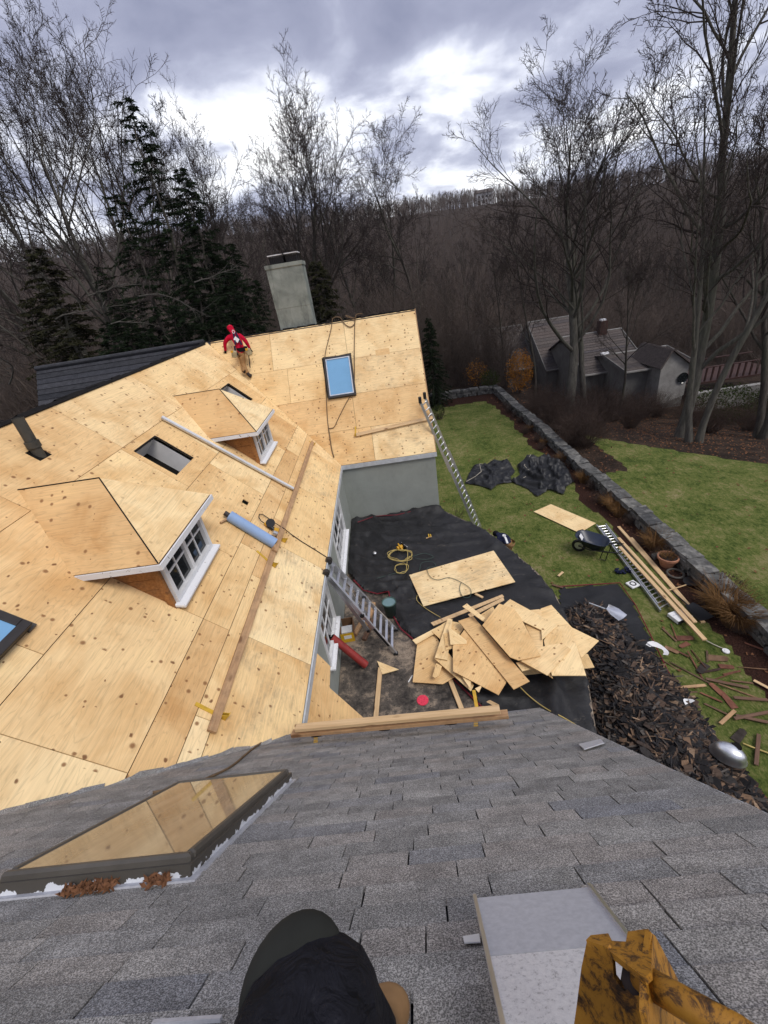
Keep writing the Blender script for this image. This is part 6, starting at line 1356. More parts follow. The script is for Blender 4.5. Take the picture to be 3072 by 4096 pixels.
# circular saw
p = atz(*cB(958, 238), DZ + .09); e = empty('circular_saw', p, 'yellow circular saw lying beside the coiled cord', 'saw'); R = Matrix.Rotation(.5, 3, 'Z')
mb = MB(); mb.box(p + R @ Vector((.03, 0, .06)), (.02, .30, .15), R); mb.build('base_plate', MATS['steel_bright'], e, bevel=.004); mb = MB(); mb.tube([p + R @ Vector((-.02, 0, .1)), p + R @ Vector((.0, 0, .1))], .1, 18); mb.build('blade_guard', MATS['black_plastic'], e); mb = MB(); mb.tube([p + R @ Vector((-.20, .02, .09)), p + R @ Vector((-.03, .02, .09))], .055, 14); mb.build('motor', MATS['yellow_tool'], e); mb = MB(); mb.tube([p + R @ Vector((-.1, -.1, .08)), p + R @ Vector((-.13, -.02, .16)), p + R @ Vector((-.1, .1, .16))], .022, 8); mb.build('handle', MATS['yellow_tool'], e)
p = atz(*cB(1122, 165), DZ + .08); e = empty('clamp', p, 'small tan hand clamp lying on the far part of the tarp', 'clamp'); mb = MB(); mb.bar(p + Vector((-.09, -.05, .02)), p + Vector((.07, .0, .02)), .02, .02); mb.build('bar', MATS['lumber'], e); mb = MB(); mb.bar(p + Vector((0, -.02, .02)), p + Vector((0, .13, .03)), .03, .02); mb.build('jaw', MATS['yellow_bracket'], e); mb = MB(); mb.bar(p + Vector((.06, .0, .02)), p + Vector((.05, .11, .03)), .025, .02); mb.build('jaw', MATS['yellow_bracket'], e)
p = atz(*cB(770, 270), DZ + .08); mb = MB(); mb.lathe([(.0, .0), (.05, .0), (.055, .03), (.03, .06), (.0, .06)], 14, p); tag(mb.build('paint_lid', MATS['aluminium']), 'small shiny lid on the tarp near the wall', 'lid')
# planks held by roof brackets at the near eave
for k, (pa, pb, hh, lab) in enumerate((((632, 1588), (1098, 1546), .10, 'upper plank held along the near eave'), ((640, 1576), (1080, 1536), .16, 'back plank held along the near eave'))):
    a, b = mN(*pa, hh), mN(*pb, hh); roofbar('eave_plank', a, b, .09 if k == 0 else .085, .04, Vector((0, .25, .97)).normalized(), 'lumber_old' if k == 0 else 'lumber', lab, 'plank', 'planks along the near eave')
for k, (x, y) in enumerate(((682, 1590), (1028, 1555))):
    p = mN(x, y, .0); e = empty('eave_bracket', p, ('left' if k == 0 else 'right') + ' yellow bracket under the planks of the near eave', 'bracket', 'yellow eave brackets'); mb = MB(); mb.bar(mN(x, y + 14, .01), mN(x, y - 26, .01), .045, .006, NN); mb.build('strap', MATS['yellow_bracket'], e); mb = MB(); q = mN(x + 2, y - 26, .02); mb.bar(q, q + NN * .22, .045, .006, (0, 1, 0)); mb.build('shelf', MATS['yellow_bracket'], e)
for k, (x, y) in enumerate(((684, 1587), (972, 1560), (742, 1575), (830, 1573))):
    mb = MB(); p = mN(x, y, .03); g = random.Random(k); mb.add([p + Vector((-.05, .03, .02)), p + Vector((.05, .02, .0)), p + Vector((.07, -.05, .03)), p + Vector((0, -.07, .05)), p + Vector((-.06, -.03, .01))], [(0, 1, 2, 3, 4)]); tag(mb.build('felt_scrap', MATS['black_felt']), ['torn black felt scrap over the left eave bracket', 'torn black felt scrap in the middle of the eave planks', 'torn felt under the eave planks', 'small felt scrap under the eave planks'][k], 'felt', 'felt scraps at the near eave')
# metal roof vent beside the photographer
def N3(x, y, h): return mN(x, y, h)
vb = empty('metal_roof_vent', mN(1060, 2100), 'grey metal box vent on the shingle roof in the foreground', 'vent')
x0, x1 = .058, .385; rF = (YN - .425) / CN; rB = rF + .75                # far edge r, back edge r
hF = .085
mb = MB(); P = [PN(x0, rF, hF), PN(x1, rF, hF), PN(x1, rF + .27, hF + .012), PN(x0, rF + .27, hF + .012)]; mb.prism(P[::-1] if (P[1] - P[0]).cross(P[2] - P[0]).dot(NN) < 0 else P, NN, .004); mb.build('cover', MATS['galvanised'], vb)
mb = MB(); P = [PN(x0, rF + .272, hF + .012), PN(x1, rF + .272, hF + .012), PN(x1, rB, hF + .03), PN(x0, rB, hF + .03)]; mb.prism(P[::-1] if (P[1] - P[0]).cross(P[2] - P[0]).dot(NN) < 0 else P, NN, .004); mb.build('weathered_cover', MATS['galvanised_spotted'], vb)
for x, nm in ((x0 - .004, 'side'), (x1 + .004, 'side')):
    mb = MB(); mb.add([PN(x, rF, 0), PN(x, rB, 0), PN(x, rB, hF + .036), PN(x, rF + .271, hF + .018), PN(x, rF, hF + .006)], [(0, 1, 2, 3, 4)]); mb.build(nm, MATS['galvanised'], vb); mb = MB(); mb.bar(PN(x, rF, hF + .004), PN(x, rB, hF + .03), .010, .012, NN); mb.build('seam', MATS['steel_bright'], vb)
mb = MB(); mb.add([PN(x0, rF, 0), PN(x1, rF, 0), PN(x1, rF, hF), PN(x0, rF, hF)], [(0, 1, 2, 3)]); mb.build('front', MATS['galvanised'], vb)
mb = MB(); mb.prism([mN(1000, 2022, .018), mN(1035, 2016, .018), mN(1038, 2034, .02), mN(1003, 2036, .02)][::-1], NN, .003); mb.build('flashing_tab', MATS['paper_white'], vb)
# worn yellow steel staging bracket at the lower right
D = lambda x, y, d: atd(x, y, d)
yb = empty('staging_bracket', mN(1400, 2200), 'worn yellow steel staging bracket with a tube in the right foreground', 'bracket')
def thick(name, P, t, mat='worn_yellow'):
    P = [Vector(p) for p in P]; n = (P[1] - P[0]).cross(P[2] - P[0]).normalized()
    if n.dot(CAMP - P[0]) < 0: P.reverse(); n = -n
    mb = MB(); mb.prism(P, n, t); return mb.build(name, MATS[mat], yb, bevel=.002)
def plate(name, A3, pts, t=.007):
    A, Bq, C = (D(*q) for q in A3); n = (Bq - A).cross(C - A).normalized(); P = [onplane(x, y, A, n) for x, y in pts]
    if n.dot(CAMP - A) < 0: n = -n
    k = sum((P[i] - A).cross(P[(i + 1) % len(P)] - A).dot(n) for i in range(len(P)))
    if k < 0: P.reverse()
    mb = MB(); mb.prism(P, n, t); return mb.build(name, MATS['worn_yellow'], yb)
plate('side_plate', ((1268, 2032, .86), (1388, 2112, .83), (1240, 2280, .98)), [(1268, 2032), (1312, 2046), (1322, 2062), (1326, 2112), (1338, 2128), (1350, 2142), (1362, 2128), (1366, 2100), (1388, 2116), (1394, 2180), (1392, 2300), (1228, 2300), (1246, 2170), (1256, 2090)])
plate('web', ((1268, 2028, .862), (1408, 2014, .885), (1394, 2108, .80)), [(1266, 2030), (1276, 2020), (1314, 2016), (1322, 2032), (1352, 2034), (1356, 2012), (1400, 2006), (1410, 2018), (1406, 2100), (1392, 2112), (1306, 2046)])
plate('side_plate', ((1410, 2014, .885), (1396, 2108, .81), (1480, 2230, 1.0)), [(1406, 2014), (1416, 2022), (1462, 2110), (1486, 2180), (1500, 2300), (1420, 2300), (1396, 2190), (1396, 2106)])
mb = MB(); mb.tube([D(1384, 2112, .85), D(1480, 2168, .80), D(1600, 2235, .78), D(1720, 2320, .80)], .0155, 18); mb.build('tube', MATS['worn_yellow'], yb, smooth=True)
mb = MB(); mb.tube([D(1378, 2108, .85), D(1365, 2180, .92), D(1350, 2300, 1.05)], .017, 14); mb.build('post', MATS['boot_dark'], yb, smooth=True)
# pry bar at the bottom edge
mb = MB(); mb.bar(mN(330, 2210, .015), mN(478, 2200, .015), .012, .008, NN); tag(mb.build('flat_bar', MATS['galvanised']), 'flat steel bar on the shingles at the bottom edge', 'bar')
# ------------------------------------------------------------------ stone wall, beds, shrubs
def stone_mesh(k, sx, sy, sz):
    g = random.Random(k); bm = bmesh.new(); bmesh.ops.create_cube(bm, size=1.0); bmesh.ops.subdivide_edges(bm, edges=list(bm.edges), cuts=1, use_grid_fill=True)
    for v in bm.verts:
        n = v.co.normalized() * (.86 if abs(v.co.x) > .4 and abs(v.co.y) > .4 else 1.0); v.co = Vector((v.co.x * sx * (1 if v.co.length < .75 else .96) + g.uniform(-.02, .02), v.co.y * sy + g.uniform(-.025, .025), v.co.z * sz + g.uniform(-.012, .012)))
    me = bpy.data.meshes.new('stone'); bm.to_mesh(me); bm.free(); me.materials.append(MATS['stone']); return me
CAPS = [stone_mesh(k, .46, random.Random(k).uniform(.36, .62), .13) for k in range(7)]; BLK = [stone_mesh(40 + k, .40, random.Random(k).uniform(.28, .5), .17) for k in range(7)]
def stone_wall(x0, y0, x1, y1, label):
    e = empty('stone_wall', (x0, y0, 0), label, 'stone wall', 'dry stone garden walls'); d = Vector((x1 - x0, y1 - y0, 0)); L = d.length; d.normalize(); a = math.atan2(d.y, d.x) - math.pi / 2; g = random.Random(int(L * 10))
    for row, (z, ms) in enumerate(((.10, BLK), (.27, BLK), (.42, CAPS))):
        t = -g.uniform(0, .3)
        while t < L:
            me = g.choice(ms); w = max(v.co.y for v in me.vertices) - min(v.co.y for v in me.vertices); p = Vector((x0, y0, 0)) + d * (t + w / 2); wob = .05 * math.sin(p.y * .7)
            link('stone', me, None, Matrix.Translation((p.x + wob + g.uniform(-.03, .03), p.y, gz(p.x, p.y) + z + g.uniform(-.015, .015))) @ Euler((g.uniform(-.04, .04), g.uniform(-.04, .04), a + g.uniform(-.07, .07) + (math.pi if g.random() < .5 else 0))).to_matrix().to_4x4(), e); t += w + .012
stone_wall(WALL_X, 28.2, WALL_X, 4.2, 'long dry stone wall between the planting bed and the right-hand lawn')
stone_wall(7.3, 28.5, 1.8, 28.9, 'far stretch of dry stone wall closing the back of the lawn')
# ornamental grass clumps
def clump_mesh(k, n=420, h=.62, sp=.75, mat='straw'):
    g = np.random.default_rng(k); t = TB()
    for i in range(n):
        a = g.uniform(0, 6.28); l = h * g.uniform(.5, 1.1); o = g.uniform(0, .16); d = np.array([math.cos(a), math.sin(a), 0]); b = d * o; m = b + d * l * sp * .30 + np.array([0, 0, l * .62]); e = b + d * l * sp * g.uniform(.5, 1.1) + np.array([0, 0, l * g.uniform(.55, 1.0)])
        t.tube([b, m, e], [.006, .005, .001], 3)
    me = t.mesh('grass_clump'); me.materials.append(MATS[mat]); return me
CLM = [clump_mesh(k) for k in range(3)]
clumps = [(cR(165, 1125), .55, 'dry grass clump nearest the far corner of the stone wall'), (cR(265, 1215), .55, 'dry grass clump second from the far corner of the bed'), (cR(385, 1325), .7, 'dry grass clump beside the right crumpled tarp'), (cR(510, 1460), .8, 'dry grass clump just beyond the tarps'), (cR(730, 1630), .85, 'dry grass clump level with the plywood sheet on the lawn'), (cC(735, 20), .7, 'dry grass clump by the far ends of the long boards'), (cC(985, 230), 1.0, 'tall dry grass clump behind the terracotta pot'), (cC(1440, 640), 1.35, 'large dry grass clump at the near end of the bed'), (cC(1560, 720), 1.2, 'dry grass clump at the right picture edge')]
for i, (q, s, lab) in enumerate(clumps):
    p = atz(*q, 0); p.x = min(p.x, 7.1); o = link('grass_clump', CLM[i % 3], None, Matrix.Translation((p.x, p.y, 0)) @ Matrix.Rotation(i * 1.3, 4, 'Z') @ Matrix.Scale(s, 4)); tag(o, lab, 'grass clump', 'dry grass clumps in the planting bed')
# bare and leafy shrubs
def shrub_mesh(k, n=60, h=1.4, sp=.8, kids=5, r=.008):
    g = np.random.default_rng(k); t = TB()
    for i in range(n):
        a = g.uniform(0, 6.28); d = unit(np.array([math.cos(a) * sp * g.uniform(.1, 1), math.sin(a) * sp * g.uniform(.1, 1), 1])); P = [np.array([math.cos(a), math.sin(a), 0]) * g.uniform(0, .25)]; l = h * g.uniform(.6, 1.1)
        for s in range(4): d = unit(d + g.normal(0, .16, 3)); P.append(P[-1] + d * l / 4)
        t.tube(P, [r, r * .8, r * .6, r * .4, r * .2], 3)
        for c in range(kids):
            q = P[1] + (P[4] - P[1]) * g.uniform(0, 1); dd = unit(d + g.normal(0, .6, 3)); ll = l * g.uniform(.2, .45); t.tube([q, q + dd * ll * .5, q + unit(dd + g.normal(0, .3, 3)) * ll], [r * .5, r * .4, r * .15], 3)
    return t
def add_leaves(t2, k, h, R, n, size=.05, zlo=.15):
    g = np.random.default_rng(k); p = g.normal(0, 1, (n, 3)); p /= np.linalg.norm(p, axis=1)[:, None]; p *= g.uniform(.35, 1, (n, 1)) ** .5 * (1 + .18 * np.sin(p[:, :1] * 7 + p[:, 1:2] * 5)); c = p * np.array([R, R, h / 2]) + np.array([0, 0, h / 2 + zlo])
    w = g.normal(0, 1, (n, 3)); w /= np.linalg.norm(w, axis=1)[:, None]; u = np.cross(w, g.normal(0, 1, (n, 3))); u /= np.linalg.norm(u, axis=1)[:, None]; l = size * g.uniform(.6, 1.4, (n, 1)); t2.quads(np.stack([c, c + w * l * .5 + u * l * .3, c + w * l, c + w * l * .5 - u * l * .3], 1))
def leafy(name, p, h, R, n, mat, label, cat='shrub', size=.06, k=1, group=None):
    e = empty(name, p, label, cat, group); t = shrub_mesh(k, 26, h * .9, R / h * 1.3, 3, .012); link('stems', t.mesh('stems'), MATS['shrub_twig'], Matrix.Translation(p), e); t2 = TB(); add_leaves(t2, k + 50, h, R, n, size); link('leaves', t2.mesh('leaves', False), MATS[mat], Matrix.Translation(p), e)
def gp(x, y, z=None):
    zz = 0.0 if z is None else z
    for _ in range(12):
        p = atz(x, y, zz); zz = gz(p.x, p.y)
    return Vector((p.x, p.y, zz))
leafy('autumn_bush', gp(1122, 850), 2.7, .85, 2600, 'leaf_orange', 'tall orange-leaved bush behind the stone wall corner', size=.09, k=3)
leafy('autumn_bush', gp(1030, 838), 1.8, .8, 700, 'leaf_orange', 'thin yellowish bush left of the wall corner', size=.08, k=5)
leafy('green_bush', gp(1058, 845), 1.3, .7, 1500, 'leaf_green', 'yellow-green bush at the wall corner', size=.07, k=4)
leafy('green_bush', gp(948, 905), .75, .42, 900, 'leaf_green', 'small clipped bush beside the far gable', size=.05, k=6)
leafy('green_bush', gp(1560, 905), 1.9, 2.0, 3200, 'leaf_green', 'wide dark evergreen bush right of the big trees', size=.11, k=7)
leafy('green_bush', gp(1655, 905), 1.3, 1.2, 1500, 'leaf_green', 'dark evergreen bush at the right picture edge', size=.1, k=8)
leafy('red_shrub', atz(*cC(1370, 540), 0), .38, .42, 900, 'deck_red', 'low dark red shrub in the planting bed', size=.035, k=9)
leafy('bare_gable_shrub', Vector((1.75, 11.9, 0)), .9, .4, 60, 'leaf_dry', 'small bare shrub at the foot of the far gable wall', size=.03, k=10)
SHR = [shrub_mesh(70 + k, 130, 1.5, .9, 6, .007).mesh('shrub') for k in range(4)]
for m in SHR: m.materials.append(MATS['shrub_twig'])
for i, (x, y, s) in enumerate([(1160, 880, 1.0), (1195, 905, 1.2), (1235, 935, 1.3), (1262, 965, 1.15), (1210, 965, 1.1), (1175, 930, 1.0), (1290, 920, 1.4), (1320, 910, 1.3), (1345, 895, 1.2), (1255, 900, 1.2), (1385, 905, 1.2), (1420, 900, 1.1), (1490, 920, 1.2), (1145, 905, .9), (1620, 930, 1.2), (1530, 935, 1.1), (1300, 880, 1.4), (1360, 925, 1.0)]):
    p = gp(x, y); p.x = max(p.x, 8.35); o = link('bare_shrub', SHR[i % 4], None, Matrix.Translation(p) @ Matrix.Rotation(i * 2.1, 4, 'Z') @ Matrix.Scale(s, 4)); tag(o, 'tangled bare brown shrub between the stone wall and the neighbouring houses', 'shrub', 'bare shrubs behind the stone wall')
g = random.Random(12)
for i in range(16):
    y = 6.5 + i * 1.25 + g.uniform(-.4, .4); x = 6.95 + g.uniform(-.18, .25); sc_ = g.uniform(.22, .36); o = link('bed_shrub', SHR[i % 4], None, Matrix.Translation((x, y, 0)) @ Matrix.Rotation(g.uniform(0, 6), 4, 'Z') @ Matrix.Scale(sc_, 4)); tag(o, 'small leafless shrub in the mulch bed along the stone wall', 'shrub', 'small leafless shrubs in the bed')
# brush of the wood: saplings and bramble, nobody could count them
forms = []
for k in range(4):
    me = shrub_mesh(90 + k, 16, (2.6, 4.5, 1.6, 6.0)[k], (.6, .35, .9, .25)[k], 6, (.013, .018, .009, .022)[k]).mesh('brush_mesh'); me.materials.append(MATS['far_twig']); forms.append(bpy.data.objects.new('brush_form', me))
g = np.random.default_rng(77); n = 5200; az = np.radians(g.uniform(-48, 52, n)); r = 25 + 85 * g.uniform(0, 1, n) ** 1.25; x, y = r * np.sin(az), r * np.cos(az); azd = np.degrees(az)
keep = ~((azd > 16) & (azd < 44) & (r > 27) & (r < 47)) & ~((lawn_mask(x, y) > 0)) & ~((x < 3) & (y < 20)) & ~((x > 0) & (x < 8.2) & (y < 30)) & ~((azd > 15) & (r < 30))
scatter_gn('woodland_brush', x[keep], y[keep], forms, 'tangle of bare brush and saplings filling the wood', 'brush', 3, .6, 1.3)
# fallen leaves on the right and round the trees
mb = MB(); g = np.random.default_rng(6)
X = g.uniform(1.6, 24, 12000); Y = g.uniform(5, 27.5, 12000); keep = ((lawn_mask(X, Y) < .5) & ((X > 7.7) | (X > 6.5))) | (g.uniform(0, 1, 12000) < .09); keep &= ~((X < 3.4) & (Y < 11))
t = TB(); X, Y = X[keep], Y[keep]; m = len(X); c = np.stack([X, Y, ground_h(X, Y) + .02], -1); w = g.normal(0, 1, (m, 3)); w[:, 2] *= .3; w /= np.linalg.norm(w, axis=1)[:, None]; u = np.cross(w, g.normal(0, .3, (m, 3)) + [0, 0, 1]); u /= np.linalg.norm(u, axis=1)[:, None]; l = g.uniform(.05, .12, (m, 1)); t.quads(np.stack([c, c + w * l * .5 + u * l * .35, c + w * l, c + w * l * .5 - u * l * .35], 1))
o = link('leaf_litter', t.mesh('leaf_litter', False), MATS['leaf_dry']); tag(o, 'fallen brown leaves round the trees on the right', 'leaves', kind='stuff')

# ------------------------------------------------------------------ neighbouring houses
def gable_house(name, label, x0, x1, yf, yr, zb, ze, zr, wallm='neighbour_render', windows=(), chimney=None, sky=(), white_rake=True):
    e = empty(name, ((x0 + x1) / 2, yf, zb), label, 'house', 'neighbouring grey houses'); yb = 2 * yr - yf
    mb = MB(); prof = [(yf, zb), (yf, ze), (yr, zr - .08), (yb, ze), (yb, zb)]
    V = [(x0 + .15, y, z) for y, z in prof] + [(x1 - .15, y, z) for y, z in prof]
    mb.add(V, [(4, 3, 2, 1, 0), (5, 6, 7, 8, 9), (0, 1, 6, 5), (3, 4, 9, 8)]); mb.build('wall', MATS[wallm], e)
    n = Vector((0, -(zr - ze), yr - yf)).normalized(); n2 = Vector((0, n.y * -1, n.z)); o = .3; k = o / (yr - yf); dz = (zr - ze) * k
    mb = MB(); mb.prism([(x0, yf - o, ze - dz), (x1, yf - o, ze - dz), (x1, yr, zr), (x0, yr, zr)], n, .1); mb.prism([(x1, yb + o, ze - dz), (x0, yb + o, ze - dz), (x0, yr, zr), (x1, yr, zr)], n2, .1); rf = mb.build('roof', MATS['shingle_neighbour'], e)
    nC = 16
    for i in range(nC):
        a, b = i / nC, (i + 1.15) / nC; P = lambda q, h: Vector((0, yf - o + (yr - yf + o) * q, ze - dz + (zr - ze + dz) * q)) + n * h
        mb = MB(); A, Bq = P(a, .035), P(min(b, 1), .008); mb.add([(x0 - .02, A.y, A.z), (x1 + .02, A.y, A.z), (x1 + .02, Bq.y, Bq.z), (x0 - .02, Bq.y, Bq.z), (x0 - .02, P(a, 0).y, P(a, 0).z), (x1 + .02, P(a, 0).y, P(a, 0).z)], [(0, 1, 2, 3), (4, 5, 1, 0)]); mb.build('shingle_course', MATS['shingle_neighbour'], rf)
    mb = MB(); mb.box(((x0 + x1) / 2, yr, zr + .03), (x1 - x0, .16, .06)); mb.build('ridge_cap', MATS['concrete'], rf)
    mb = MB(); mb.box(((x0 + x1) / 2, yf - o - .06, ze - dz - .02), (x1 - x0, .10, .10)); mb.build('gutter', MATS['concrete'], e)
    for xx in (x0 - .03, x1 + .03): mb = MB(); mb.bar((xx, yf - o, ze - dz - .02), (xx, yr, zr - .02), .06, .22); mb.build('barge_board', MATS['neighbour_render'], e)
    for (a, b, c, d) in windows: mb = MB(); mb.box(((a + b) / 2, yf - .01, (c + d) / 2), (b - a, .05, d - c)); w = mb.build('window', MATS['house_white'], e); mb = MB(); mb.box(((a + b) / 2, yf - .03, (c + d) / 2), (b - a - .12, .04, d - c - .12)); mb.build('pane', MATS['glass_dark'], w)
    if chimney: cx, cy, w, t = chimney; mb = MB(); mb.box((cx, cy, (zr - 1 + t) / 2), (w, w, t - zr + 1)); c = mb.build('chimney', MATS['brick_red'], e); mb = MB(); mb.box((cx, cy, t + .06), (w * .6, w * .6, .12)); mb.build('cap', MATS['house_white'], c)
    for (a, q, w, h) in sky: p = Vector((a, yf - o + (yr - yf + o) * q, ze - dz + (zr - ze + dz) * q)); mb = MB(); M = frame(p + n * .04, (1, 0, 0), (0, n.z, -n.y)); mb.box((0, 0, .03), (w, h, .08)); mb.build('roof_window', MATS['house_white'], e, M=M)
    return e
a, b = aty(1228, 716, 36), aty(1366, 722, 36); c, d = aty(1185, 800, 32), aty(1298, 815, 32)
NBX0, NBX1 = (a.x * .5 + c.x * .5), b.x * .65 + d.x * .35
gable_house('neighbour_house', 'grey-roofed neighbouring house with a brick chimney in the middle of the group', 14.9, 19.6, 31.8, 36, gz(17, 32) - .8, c.z - .5, a.z - .4, chimney=(18.0, 35.8, .6, a.z + .45), sky=((17.2, .35, .6, .9),))
a, b = aty(1140, 697, 42), aty(1212, 697, 42)
gable_house('neighbour_house', 'taller grey roof at the back left of the neighbouring group', 14.0, 18.0, 37, 42, gz(16, 38) - .8, aty(1140, 800, 37).z, a.z)
a, b = aty(1060, 712, 44), aty(1095, 712, 44)
gable_house('neighbour_house', 'low grey roof half hidden behind the orange bush', 9.2, 14.0, 40, 44, gz(12, 40) - .8, a.z - 3.0, a.z)
a = aty(1345, 762, 32); c = aty(1300, 812, 28.5)
gable_house('neighbour_house', 'lower front wing of the neighbouring group with pale gable wall', 16.4, 21.0, 29.0, 32, gz(18, 29) - .6, c.z, a.z)
# pale gable-fronted garage at the right end
GP = [aty(*cR(*q), 27.6) for q in [(930, 975), (968, 720), (1038, 612), (1150, 700), (1112, 900)]]
gar = empty('garage', (GP[0].x, 27.6, GP[0].z), 'pale stained gable-fronted garage at the right end of the neighbouring group', 'garage'); mb = MB(); mb.prism(GP[::-1], (0, -1, 0), 3.2); mb.build('wall', MATS['concrete'], gar)
for i, (A_, B_) in enumerate(((GP[1], GP[2]), (GP[2], GP[3]))):
    d = (B_ - A_).normalized(); n = Vector((-d.z, 0, d.x)); n = n if n.z > 0 else -n; o0, o1 = A_ - d * (.15 if i == 0 else 0), B_ + d * (.15 if i else 0); mb = MB(); P = [o0 + n * .12 - Vector((0, .2, 0)), o1 + n * .12 - Vector((0, .2, 0)), o1 + n * .12 + Vector((0, 3.3, 0)), o0 + n * .12 + Vector((0, 3.3, 0))]; mb.prism(P, n, .10); mb.build('roof', MATS['shingle_neighbour'], gar)
mb = MB(); q = aty(*cR(1105, 790), 27.56); mb.lathe([(.0, 0), (.32, 0), (.36, .03)], 20, q, Matrix.Rotation(math.pi / 2, 3, 'X')); mb.build('round_window', MATS['glass_dark'], gar)
# red terrace behind, and a grey retaining wall
p = gp(1480, 848); q = gp(1640, 880)
mb = MB(); mb.box((24.5, 27.6, gz(24, 27) + .55), (7.5, .4, 1.5)); tag(mb.build('retaining_wall', MATS['concrete']), 'grey concrete retaining wall right of the neighbouring houses', 'wall')
e = empty('red_deck', (25.5, 31.5, gz(25, 31)), 'red-brown timber deck with railing beyond the retaining wall', 'deck'); zz = gz(24, 28) + 1.45
mb = MB(); mb.box((24.5, 30.6, zz), (6.4, 3.2, .12)); mb.build('platform', MATS['deck_red'], e)
for i in range(15):
    mb = MB(); mb.box((21.4 + i * .44, 29.1, zz + .5), (.09, .09, 1.0)); mb.build('post', MATS['deck_red'], e)
mb = MB(); mb.box((24.5, 29.1, zz + 1.02), (6.4, .14, .06)); mb.build('handrail', MATS['deck_red'], e); mb = MB(); mb.box((24.5, 32.1, zz + .8), (6.4, .14, .06)); mb.build('handrail', MATS['deck_red'], e)
# white house on the ridge
x, y = polar(13.6, 470); zz = gz(x, y); e = empty('hilltop_house', (x, y, zz), 'tiny white house on the skyline of the far hill', 'house')
mb = MB(); mb.box((x, y, zz + 4.2), (14, 9, 9)); mb.build('wall', MATS['house_white'], e); mb = MB(); mb.prism([(x - 7.8, y - 5.5, zz + 8.6), (x + 7.8, y - 5.5, zz + 8.6), (x + 7.8, y, zz + 11.5), (x - 7.8, y, zz + 11.5)], Vector((0, -.46, .88)), .3); mb.prism([(x + 7.8, y + 5.5, zz + 8.6), (x - 7.8, y + 5.5, zz + 8.6), (x - 7.8, y, zz + 11.5), (x + 7.8, y, zz + 11.5)], Vector((0, .46, .88)), .3); mb.build('roof', MATS['shingle_neighbour'], e)
for i in range(4):
    for j in range(2): mb = MB(); mb.box((x - 5 + i * 3.3, y - 4.55, zz + 2.4 + j * 3.4), (1.7, .15, 1.9)); mb.build('window', MATS['glass_dark'], e)

# ------------------------------------------------------------------ things on the lawn
def crumple(name, pts, h, seed, label):
    P = [(p.x, p.y) for p in (atz(*q, .05) for q in pts)]
    def zf(X, Y):
        d = dist_poly(X, Y, P); e = np.clip(d / .32, 0, 1); r1, r2 = ridged(X, Y, 1.5, seed), ridged(X + .4 * Y, Y - .3 * X, 3.4, seed + 4)
        w = .25 * np.sin(X * 2.1 + Y * 1.3 + seed); q1 = ridged(X + w, Y * .7 - w, 1.5, seed); q2 = ridged(X * .8 + .5 * Y, Y - .6 * X + w, 2.6, seed + 4)
        return .02 + h * (.05 * e + e ** .5 * (.75 * np.clip(q1, 0, 1) ** 2.2 + .4 * np.clip(q2, 0, 1) ** 3))
    o = sheet(name, P, .04, zf, 'tarp_heap'); tag(o, label, 'tarp', 'crumpled tarps on the lawn'); c = np.mean(np.array(P), 0); a = [Vector((x, y, float(zf(np.array([x]), np.array([y]))[0]) + .02)) for x, y in (np.array(P[i]) * (1 - k) * .93 + c * (.07 + k * .93) for i, k in ((0, .0), (0, .35), (1, .5), (2, .25), (3, .1)))]
    mb = MB(); mb.tube(a, .014, 5); mb.build('hem', MATS['pale_hem'], o)
crumple('crumpled_tarp', [(1003, 1044), (1012, 1022), (1024, 1003), (1050, 1003), (1064, 994), (1085, 996), (1096, 988), (1114, 1018), (1104, 1030), (1108, 1042), (1078, 1046), (1062, 1059), (1040, 1050)], .22, 2.0, 'left crumpled black tarp on the grass')
crumple('crumpled_tarp', [(1102, 1040), (1122, 1024), (1116, 1004), (1142, 981), (1162, 990), (1188, 983), (1196, 996), (1220, 1000), (1242, 1042), (1226, 1050), (1218, 1070), (1188, 1058), (1160, 1074), (1140, 1056)], .32, 6.0, 'right and larger crumpled black tarp on the grass')
# wheelbarrow
wc = atz(*cC(530, 270), .02); wb = empty('wheelbarrow', wc, 'dark blue wheelbarrow standing on the lawn beside the ladder', 'wheelbarrow'); Rw = Matrix.Rotation(rad(-38), 3, 'Z')
def WB(x, y, z): return wc + Rw @ (Vector((x, y, z)) * .86)
mb = MB(); prof = [(.34, .22, .30, 0), (.50, .33, .62, .06), (.53, .36, .63, .06), (.49, .32, .61, .06), (.32, .20, .32, 0)]; nseg = 28; ring = []
for (a, b, z, sh) in prof:
    for j in range(nseg):
        t = 2 * math.pi * j / nseg; cx, cy = math.cos(t), math.sin(t); k = 1 / (abs(cx) ** 3.2 + abs(cy) ** 3.2) ** (1 / 3.2); mb.v.append(tuple(WB(-.05 - sh + a * cx * k, b * cy * k, z - .06 * cx)))
for i in range(len(prof) - 1):
    for j in range(nseg): j2 = (j + 1) % nseg; mb.f.append((i * nseg + j, i * nseg + j2, (i + 1) * nseg + j2, (i + 1) * nseg + j)); mb.m.append(0)
mb.f.append(tuple((len(prof) - 1) * nseg + j for j in range(nseg))); mb.f.append(tuple(reversed(range(nseg)))); mb.m += [0, 0]; mb.build('tray', MATS['barrow_blue'], wb, smooth=True)
for sgn in (-1, 1):
    mb = MB(); mb.tube([WB(-.50, sgn * .06, .22), WB(-.1, sgn * .22, .27), WB(.5, sgn * .28, .40), WB(.80, sgn * .29, .46)], .018, 8); mb.build('handle', MATS['black_plastic'], wb); mb = MB(); mb.tube([WB(.30, sgn * .25, .36), WB(.24, sgn * .24, .02), WB(.42, sgn * .25, .02), WB(.46, sgn * .27, .38)], .014, 6); mb.build('leg', MATS['black_plastic'], wb)
